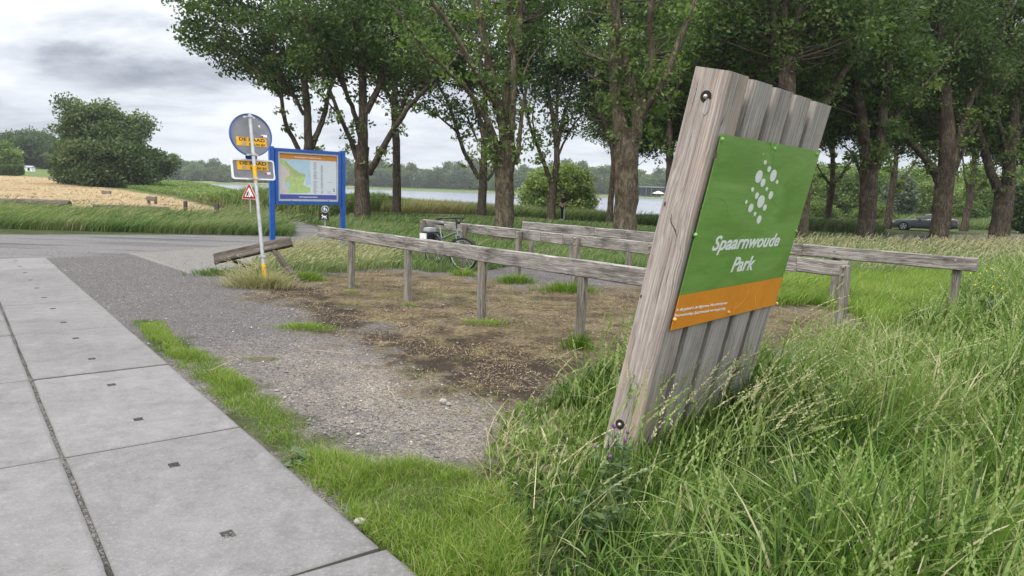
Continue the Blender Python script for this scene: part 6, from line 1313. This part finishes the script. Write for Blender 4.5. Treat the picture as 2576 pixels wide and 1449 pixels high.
def quadglass(name, pts, off=.012):
    mb = MB(); mb.add([(x, y, z) for x, y, z in pts], [tuple(range(len(pts)))]); return mb.build(name, M_glass, CR, Mc_, world=False)
for s in (-1, 1):
    yy = lambda z: s * (.82 - (z - .93) / .42 * .235 + .012)
    quadglass('side_window', [(-.40, yy(.99), .99), (.42, yy(1.0), 1.0), (.40, yy(1.31), 1.31), (.12, yy(1.29), 1.29)]); quadglass('side_window', [(.49, yy(1.0), 1.0), (1.28, yy(1.02), 1.02), (1.0, yy(1.25), 1.25), (.75, yy(1.305), 1.305), (.47, yy(1.315), 1.315)])
    mb = MB(); mb.box((-.30, s * .93, .98), (.07, .09, .05)); mb.build('mirror', M_paint, CR, Mc_, bevel=.03, smooth=True, world=False)
    mb = MB(); mb.box((.95, s * .893, .80), (.09, .012, .016)); mb.build('door_handle', M_paint, CR, Mc_, bevel=.006, world=False)
quadglass('windscreen', [(-.60, -.58, .985), (-.60, .58, .985), (.02, .50, 1.318), (.02, -.50, 1.318)]); quadglass('rear_window', [(1.70, -.56, 1.065), (1.70, .56, 1.065), (1.2, .5, 1.29), (1.2, -.5, 1.29)])
for x in (-1.42, 1.32):
    for s in (-1, 1):
        mb = MB(); Mw = Matrix.Translation((x, s * .80, .325)) @ Matrix.Rotation(PI / 2, 4, 'X'); mb.disc(Mw, .372, -.10, .10, 32); ar = mb.build('wheel_arch', M_black, CR, Mc_ , world=False)
        mb = MB(); mb.disc(Mw, .325, -.115, .115, 32); wh = mb.build('wheel', M_rubber, CR, Mc_, bevel=.02, world=False, smooth=True)
        mb = MB(); fz = -s * .122
        for k in range(5):
            a = 2 * PI * k / 5 + .3; c_, s_ = math.cos(a), math.sin(a); mb.prism([(c_ * .03 - s_ * .03, s_ * .03 + c_ * .03), (c_ * .03 + s_ * .03, s_ * .03 - c_ * .03), (c_ * .225 + s_ * .055, s_ * .225 - c_ * .055), (c_ * .225 - s_ * .055, s_ * .225 + c_ * .055)], Mw, min(fz, fz * .94), max(fz, fz * .94))
        mb.ring(Mw @ Vector((0, 0, fz)), Vector((0, 1, 0)), .225, .014, 32, 6); mb.build('rim', M_chr, wh, Mc_, world=False)
for s in (-1, 1):
    mb = MB(); mb.box((2.17, s * .735, .84), (.10, .075, .075)); mb.build('tail_light', M_red, CR, Mc_, bevel=.02, world=False)
    mb = MB(); mb.box((-2.17, s * .62, .66), (.10, .11, .055)); mb.build('headlight', simple('lamp_glass', (0.55, 0.57, 0.6), .15, .6), CR, Mc_, bevel=.02, world=False)
mb = MB(); mb.box((2.285, 0, .78), (.018, .26, .055)); mb.build('number_plate', simple('plate_yellow', (0.65, 0.45, 0.05), .4, .4), CR, Mc_, bevel=.003, world=False)
mb = MB(); mb.box((2.24, 0, .40), (.06, .62, .07)); mb.build('bumper_insert', M_black, CR, Mc_, bevel=.02, world=False)
mb = MB(); mb.box((.1, -.885, .30), (1.0, .02, .06)); mb.box((.1, .885, .30), (1.0, .02, .06)); mb.build('sill', M_black, CR, Mc_, bevel=.01, world=False)

# ------------------------------------------------------------------ person standing by the lakeside bush
def skinned(name, V, E, R, m_, parent, M, sub=2, root=0):
    me = bpy.data.meshes.new(name); me.from_pydata(V, E, []); o = link(name, me, m_, parent, M)
    sk = o.modifiers.new('skin', 'SKIN'); sk.use_smooth_shade = True
    for i, r in enumerate(R): me.skin_vertices[0].data[i].radius = (r if isinstance(r, tuple) else (r, r)); me.skin_vertices[0].data[i].use_root = (i == root)
    sb = o.modifiers.new('sub', 'SUBSURF'); sb.levels = sub; sb.render_levels = sub
    dg = bpy.context.evaluated_depsgraph_get(); me2 = bpy.data.meshes.new_from_object(o.evaluated_get(dg)); o.modifiers.clear(); o.data = me2; me2.name = name
    me2.materials.clear(); me2.materials.append(m_); return o
q = gy(1418, 46.5); PE = thing('person', 'person in black t-shirt and black trousers with a white side stripe, standing by the lake', 'person', tuple(q))
Mpe = Matrix.Translation(v3(q)) @ Matrix.Rotation(math.radians(-62), 4, 'Z')     # faces local -y: turned to the right of the picture, hands held together in front
M_skin = simple('skin', (0.46, 0.28, 0.20), .6, .35, var=.06, scale=20); M_cloth = simple('black_cloth', (0.014, 0.014, 0.016), .9, .15, var=.2, scale=20); M_hair = simple('dark_hair', (0.028, 0.018, 0.012), .8, .2, var=.3, scale=40); M_shoe = simple('light_shoe', (0.5, 0.5, 0.5), .7, .2)
V = [(0, 0, .93), (0, .01, 1.08), (0, .02, 1.25), (0, .02, 1.40), (0, .01, 1.47), (0, -.005, 1.53), (0, -.015, 1.60), (0, -.015, 1.68), (0, -.01, 1.735)]; E_ = [(i, i + 1) for i in range(8)]
R_ = [(.15, .105), (.135, .095), (.155, .105), (.15, .09), (.06, .055), (.052, .055), (.066, .082), (.075, .092), (.05, .06)]
for s in (-1, 1):
    k = len(V); V += [(s * .17, .02, 1.41), (s * .215, .03, 1.27), (s * .235, .02, 1.12), (s * .17, -.13, 1.05), (s * .08, -.22, 1.03), (s * .045, -.25, 1.025)]; R_ += [.058, .047, .040, .034, .027, (.032, .018)]
    E_ += [(3, k)] + [(k + i, k + i + 1) for i in range(5)]
    w = k + 5
    for fi, (ox, oz, ln) in enumerate(((.022, .03, .07), (.008, .012, .08), (-.006, -.006, .082), (-.02, -.022, .07))):
        f = len(V); V += [(s * (.03 - .03 * .3), -.265 - .004 * fi, 1.025 + oz), (s * (.0 - ln * .2), -.285, 1.02 + oz), (s * (-.02 - ln * .25), -.265, 1.01 + oz)]; R_ += [.009, .0085, .007]; E_ += [(w, f), (f, f + 1), (f + 1, f + 2)]
    f = len(V); V += [(s * .035, -.235, 1.06), (s * .012, -.25, 1.075)]; R_ += [.011, .009]; E_ += [(w, f), (f, f + 1)]
    k = len(V); V += [(s * .095, .0, .86), (s * .10, -.01, .50), (s * .105, .015, .12), (s * .105, -.0, .05), (s * .115, -.12, .035)]; R_ += [.085, .06, .042, .042, .035]; E_ += [(0, k)] + [(k + i, k + i + 1) for i in range(4)]
skinned('body', V, E_, R_, M_skin, PE, Mpe)
V = [(0, .0, .98), (0, .01, 1.10), (0, .02, 1.25), (0, .02, 1.39), (0, .012, 1.45)]; E_ = [(0, 1), (1, 2), (2, 3), (3, 4)]; R_ = [(.165, .12), (.155, .115), (.172, .12), (.158, .10), (.078, .068)]
for s in (-1, 1): k = len(V); V += [(s * .175, .02, 1.405), (s * .222, .03, 1.25), (s * .232, .03, 1.19)]; R_ += [.072, .064, .062]; E_ += [(3, k), (k, k + 1), (k + 1, k + 2)]
skinned('t_shirt', V, E_, R_, M_cloth, PE, Mpe)
V = [(0, .0, .94)]; R_ = [(.168, .122)]; E_ = []
for s in (-1, 1): k = len(V); V += [(s * .095, .0, .84), (s * .10, -.01, .50), (s * .105, .015, .14), (s * .105, .012, .07)]; R_ += [.10, .078, .064, .062]; E_ += [(0, k)] + [(k + i, k + i + 1) for i in range(3)]
TRS = skinned('trousers', V, E_, R_, M_cloth, PE, Mpe)
for s in (-1, 1):
    mb = MB(); P = [(s * .190, .0, .88), (s * .180, -.01, .70), (s * .179, -.01, .50), (s * .172, .005, .30), (s * .170, .015, .08)]; Vv = []
    for x, y, z in P: Vv += [(x, y - .03, z), (x, y + .03, z), (x - s * .01, y + .03, z), (x - s * .01, y - .03, z)]
    mb.add(Vv, [(i * 4 + j, i * 4 + (j + 1) % 4, i * 4 + 4 + (j + 1) % 4, i * 4 + 4 + j) for i in range(4) for j in range(4)] + [(0, 1, 2, 3), (16, 17, 18, 19)]); mb.build('side_stripe', M_white, TRS, Mpe, world=False)
    mb = MB(); mb.ball((s * .108, -.045, .035), (.048, .135, .05), 12, 8); mb.build('shoe', M_shoe, PE, Mpe, world=False, smooth=True)
mb = MB(); mb.ball((0, .008, 1.715), (.084, .102, .075), 14, 10); mb.ball((0, .05, 1.66), (.078, .062, .07), 12, 8); mb.build('hair', M_hair, PE, Mpe, world=False, smooth=True)
for s in (-1, 1):
    mb = MB(); mb.ball((s * .030, -.098, 1.655), (.012, .008, .008), 8, 6); mb.build('eye', M_hair, PE, Mpe, world=False); mb = MB(); mb.ball((s * .082, -.0, 1.645), (.012, .022, .032), 8, 6); mb.build('ear', M_skin, PE, Mpe, world=False)
mb = MB(); mb.ball((0, -.112, 1.632), (.013, .02, .024), 8, 6); mb.build('nose', M_skin, PE, Mpe, world=False); mb = MB(); mb.ball((0, -.096, 1.592), (.024, .008, .007), 8, 6); mb.build('mouth', simple('lips', (0.36, 0.15, 0.12), .6, .3), PE, Mpe, world=False)

# ------------------------------------------------------------------ lakeside pavilion
Yp = 448.0
def L3(u, z): p = gy(u, Yp); return np.array([p[0], Yp, z])
x0 = L3(1612, 0)[0]; x1 = L3(1725, 0)[0]; PV = thing('pavilion', 'long low glass pavilion with a flat roof on the far lakeshore', 'building', (x0, Yp, -1.2))
M_pg = simple('pavilion_glass', (0.016, 0.022, 0.045), .5, .15, var=.5, scale=.35); M_roofp = simple('pavilion_roof', (0.22, 0.24, 0.27), .5, .4); M_deck = simple('pavilion_deck', (0.52, 0.46, 0.38), .8, .2)
def pbox(nm, a, b, ya, yb, za, zb2, m_, par=None): mb = MB(); mb.box(((a + b) / 2, (ya + yb) / 2, (za + zb2) / 2), ((b - a) / 2, (yb - ya) / 2, (zb2 - za) / 2)); return mb.build(nm, m_, par or PV)
pbox('plinth', x0 - 3, x1, Yp - 7, Yp + 12, -2.5, -.75, M_deck); pbox('terrace', x0 + 10, x1, Yp - 14, Yp - 7.02, -2.5, -.6, M_deck)
pbox('roof', x0 - 1.5, x1, Yp - 5, Yp + 12, 5.3, 5.9, M_roofp); pbox('glass_front', x0, x1, Yp, Yp + 10, -.72, 5.28, M_pg)
k = 0; x = x0
while x < x1: pbox('column', x - .18, x + .18, Yp - .45, Yp - .05, -.72, 5.28, M_roofp if k % 3 else M_dblue); x += 3.2; k += 1
pbox('balustrade', x0 + 10, x1, Yp - 13.9, Yp - 13.7, -.58, .5, M_grey)
q = L3(1648, -.6); q[1] = Yp - 10; PA = thing('parasol', 'cream square parasol on the pavilion terrace across the lake', 'parasol', tuple(q))
mb = MB(); mb.tube([q, q + (0, 0, 3.9)], .09, 8); mb.build('pole', M_dark, PA); mb = MB(); r = 3.1; V = [q + np.array([sx * r, sy * r, 2.5]) for sx, sy in ((-1, -1), (1, -1), (1, 1), (-1, 1))] + [q + (0, 0, 4.0)] + [q + np.array([sx * r, sy * r, 2.2]) for sx, sy in ((-1, -1), (1, -1), (1, 1), (-1, 1))]
mb.add(V, [(0, 1, 4), (1, 2, 4), (2, 3, 4), (3, 0, 4), (0, 1, 6, 5), (1, 2, 7, 6), (2, 3, 8, 7), (3, 0, 5, 8)]); mb.build('canopy', simple('cream_canvas', (0.72, 0.66, 0.52), .8, .2), PA)

# ------------------------------------------------------------------ left background: hut, hedge, logs, stumps
q = gy(75, 170); HT = thing('white_hut', 'tiny white hut among the far trees behind the hay field', 'hut', tuple(q)); kx = 170 / FPX
mb = MB(); mb.box(v3(q) + Vector((0, 0, .45)), (.9, .7, .5)); mb.build('wall', M_white, HT, bevel=.02)
mb = MB(); mb.add([v3(q) + Vector(p) for p in ((-1.05, -.85, .95), (1.05, -.85, .95), (1.05, .85, .95), (-1.05, .85, .95), (-1.05, 0, 1.3), (1.05, 0, 1.3))], [(0, 1, 5, 4), (3, 4, 5, 2), (0, 4, 3), (1, 2, 5), (0, 3, 2, 1)]); mb.build('roof', M_grey, HT)
mb = MB(); mb.box(v3(q) + Vector((.25, -.71, .45)), (.25, .02, .35)); mb.build('door', M_dark, HT)
q = gy(22, 108); V = []; kx = 108 / FPX
HG = thing('clipped_hedge', 'clipped brownish hedge at the left edge above the hay field', 'hedge', tuple(q))
pts = np.stack([rng.uniform(-1.9, 1.7, 260), rng.uniform(-.8, .8, 260), rng.uniform(.15, 1.55, 260)], -1) + q
Vg, Fg_, Rg = cluster_leaves(pts, 60, .2, .18, .35); link('foliage', npmesh('foliage', Vg - q, Fg_, rnd=Rg), M_leaf2, HG, WORLD[HG])
mb = MB(); [mb.tube([q + (x, 0, -.1), q + (x, 0, .7)], .05, 6) for x in np.arange(-1.6, 1.7, .4)]; mb.build('stems', M_bark, HG)
def log(label, ua, ub, Y, r, zoff=0.0, name='log'):
    A_, B_ = gy(ua, Y), gy(ub, Y); A_[2] += r + zoff; B_[2] += r + zoff; mb = MB(); n = 12; P = [A_ + (B_ - A_) * i / n + np.array([0, 0, random.uniform(-.01, .01)]) for i in range(n + 1)]
    o = tag(mb.tube(P, [r * random.uniform(.95, 1.05) for _ in P], 14).build(name, M_old, M=frame(A_, B_ - A_, (0, 0, 1)), smooth=True), label, 'log'); return o
log('thick grey log lying behind the long grass at the left edge', -60, 170, 31.6, .22, .12)
log('thin pale log lying along the mown hay behind the long grass', 232, 420, 32.5, .09, .20)
def stump(label, u, Y, r, h, grp='short wooden marker posts at the hay field'):
    g = gy(u, Y); mb = MB(); mb.tube([g - (0, 0, .15), g + (0, 0, h * .5), g + (.01, 0, h)], [r, r * .97, r * .98], 12); tag(mb.build('marker_post', M_old, M=frame(g, (0, 0, 1), (1, 0, 0)), bevel=.008, smooth=True), label, 'post', grp)
stump('short dark marker post in the long grass, farther from the path', 464, 30.5, .085, .72); stump('short mossy marker post in the long grass, nearer the path', 543, 28.8, .10, .72)
def bench(label, u, Y, w_, h):
    g = gy(u, Y); t = thing('low_barrier', label, 'barrier', tuple(g), 'low timber barriers at the hay edge'); mb = MB(); mb.box(v3(g) + Vector((0, 0, h - .14)), (w_ / 2, .06, .13)); mb.build('board', M_post, t, bevel=.015)
    for s in (-1, 1): mb = MB(); mb.box(v3(g) + Vector((s * w_ * .36, .135, h / 2 - .12)), (.07, .07, h / 2 + .12)); mb.build('leg', M_post, t, bevel=.01)
bench('low grey timber barrier at the hay edge, nearest the road signs', 378, 45, .6, .48); bench('low dark timber barrier at the hay edge, below the willow', 265, 62, .8, .3); bench('low dark timber barrier at the hay edge, farthest left', 128, 92, .8, .45)

# ------------------------------------------------------------------ weeds and small things of the foreground
M_this = foliage('thistle_leaf', [(0.05, 0.085, 0.035), (0.085, 0.135, 0.055), (0.13, 0.185, 0.08), (0.20, 0.24, 0.12)], trans=.25); M_pur = simple('thistle_purple', (0.17, 0.06, 0.20), .8, .2, var=.3, scale=60); M_dleaf = foliage('dark_weed_leaf', [(0.010, 0.028, 0.014), (0.018, 0.045, 0.022), (0.03, 0.065, 0.03)], trans=.2); M_yfl = simple('mustard_yellow', (0.72, 0.58, 0.02), .7, .2)
def leafy_plant(name, label, cat, base, stems, h, spread, nl, ls, ml_, flower=None, seedn=0, asp=.4):
    base = np.array(base); t = thing(name, label, cat, tuple(base)); r_ = np.random.default_rng(seedn); mb = MB(); C = []; D = []; tips = []
    for i in range(stems):
        a = r_.uniform(0, 6.28); tip = base + np.array([math.cos(a) * spread * r_.uniform(.2, 1), math.sin(a) * spread * r_.uniform(.2, 1), h * r_.uniform(.6, 1.05)]); mid = base * .5 + tip * .5 + np.array([math.cos(a), math.sin(a), 0]) * spread * .15
        Q = smooth_path([base, mid, tip], 9); mb.tube(Q, np.linspace(.005, .002, 9), 5); tips.append(tip)
        for k in range(nl):
            f = r_.uniform(.12, 1); p = Q[int(f * 8)]; b = r_.uniform(0, 6.28); d = np.array([math.cos(b), math.sin(b), r_.uniform(-.1, .6)]); C.append(p + d * ls * .4); D.append(d)
    mb.build('stem', simple(name + '_stem', (0.12, 0.17, 0.06), .7, .2), t)
    n = len(C); V, F, R = leafgeo(np.array(C), np.full(n, ls) * r_.uniform(.5, 1.3, n), np.clip(r_.normal(.42, .18, n), 0, .64), dirs=np.array(D) * 2, aspect=asp); link('leaves', npmesh('leaves', V - base, F, rnd=R), ml_, t, WORLD[t])
    if flower:
        m_, cnt, fr_ = flower
        for i in range(cnt):
            p = tips[i % len(tips)] + r_.normal(0, .018 if i >= len(tips) else .004, 3); mb = MB(); mb.ball(p, (fr_, fr_, fr_ * 1.2), 8, 6); mb.build('flower', m_, t, smooth=True)
    return t
q = gp(1530, 1250); leafy_plant('thistle', 'purple flowering thistle at the foot of the front timber of the park sign', 'plant', q + (.02, -.12, 0), 9, .46, .17, 30, .055, M_this, (M_pur, 7, .009), 3, .34)
q = gp(1500, 1370); leafy_plant('thistle', 'bushy thistle without open flowers low in front of the park sign', 'plant', q, 10, .30, .18, 34, .055, M_this, None, 4, .34)
q = gp(2250, 1420); leafy_plant('thistle', 'small thistle with grey buds near the bottom right corner', 'plant', q, 6, .36, .12, 26, .05, M_this, (simple('bud_grey', (0.15, 0.11, 0.14), .8, .2), 4, .011), 5, .34)
q = gt(2462, 850); leafy_plant('nightshade', 'dark broad-leaved weed standing in the grass in front of the last rail end', 'plant', q, 4, .66, .12, 14, .13, M_dleaf, None, 6, .75)
q = gt(2490, 810); leafy_plant('mustard', 'yellow flowering mustard beside the end of the back rail', 'plant', q + (.3, .3, 0), 16, .72, .5, 10, .05, M_fresh, (M_yfl, 18, .010), 7, .4)
q = gp(770, 1168); leafy_plant('dock', 'broad-leaved dock plant at the edge of the slabs in the short verge', 'plant', q, 6, .07, .12, 5, .10, M_this, None, 8, .42)
def twig(label, a, b, r):
    A_, B_ = gt(*a), gt(*b); n = 8; rr = random.Random(a[0]); P = [A_ + (B_ - A_) * i / n + np.array([rr.uniform(-.006, .006), rr.uniform(-.006, .006), .028 + rr.uniform(0, .01)]) for i in range(n + 1)]
    mb = MB(); mb.tube(P, list(np.linspace(r, r * .5, n + 1)), 6); mb.tube([P[3], P[3] + (np.array(P[5]) - P[3]) * .6 + np.array([.03, .04, .012])], [r * .5, r * .3], 5); tag(mb.build('twig', simple('twig_wood', (0.36, 0.29, 0.21), .9, .1, var=.2, scale=30), M=Matrix.Translation(v3(A_))), label, 'twig', 'dry twigs on the gravel')
twig('long straight pale twig lying on bare gravel in the middle', (775, 887), (892, 900), .0045); twig('forked twig lying at the edge of the short verge', (527, 941), (598, 910), .0045); twig('short twig lying on the gravel nearest the tall grass', (972, 978), (1000, 1022), .004)
for u, v, r, lab in ((1115, 1015, .035, 'larger grey stone on the sandy gravel beside the dark moss'), (1128, 1020, .022, 'smaller grey stone right of the larger one on the sandy gravel'), (905, 1318, .03, 'pale stone at the slab edge in the verge')):
    q = gt(u, v); mb = MB(); mb.ball(q + (0, 0, r * .5), (r, r * .8, r * .6), 9, 6); mb.v = [tuple(np.array(p) + np.array([random.uniform(-.12, .12) * r for _ in range(3)])) for p in mb.v]; tag(mb.build('stone', simple('stone_grey', (0.33, 0.31, 0.28), .9, .2, var=.25, scale=40), M=Matrix.Translation(v3(q)), smooth=False), lab, 'stone', 'loose stones on the gravel')
# ------------------------------------------------------------------ the summer haze over the lake: air of even density round everything
m, nt = mat('haze_air'); pv = nd(nt, 'VolumePrincipled'); pv.inputs['Color'].default_value = (0.86, 0.90, 0.95, 1); pv.inputs['Density'].default_value = 0.0003; pv.inputs['Anisotropy'].default_value = 0.2
o_ = nd(nt, 'OutputMaterial'); lk(nt, pv.outputs[0], o_.inputs['Volume'])
mb = MB(); mb.box((0, 0, 12.0), (1600, 1600, 15.5)); tag(mb.build('haze', m), kind='stuff')
bpy.context.view_layer.update()
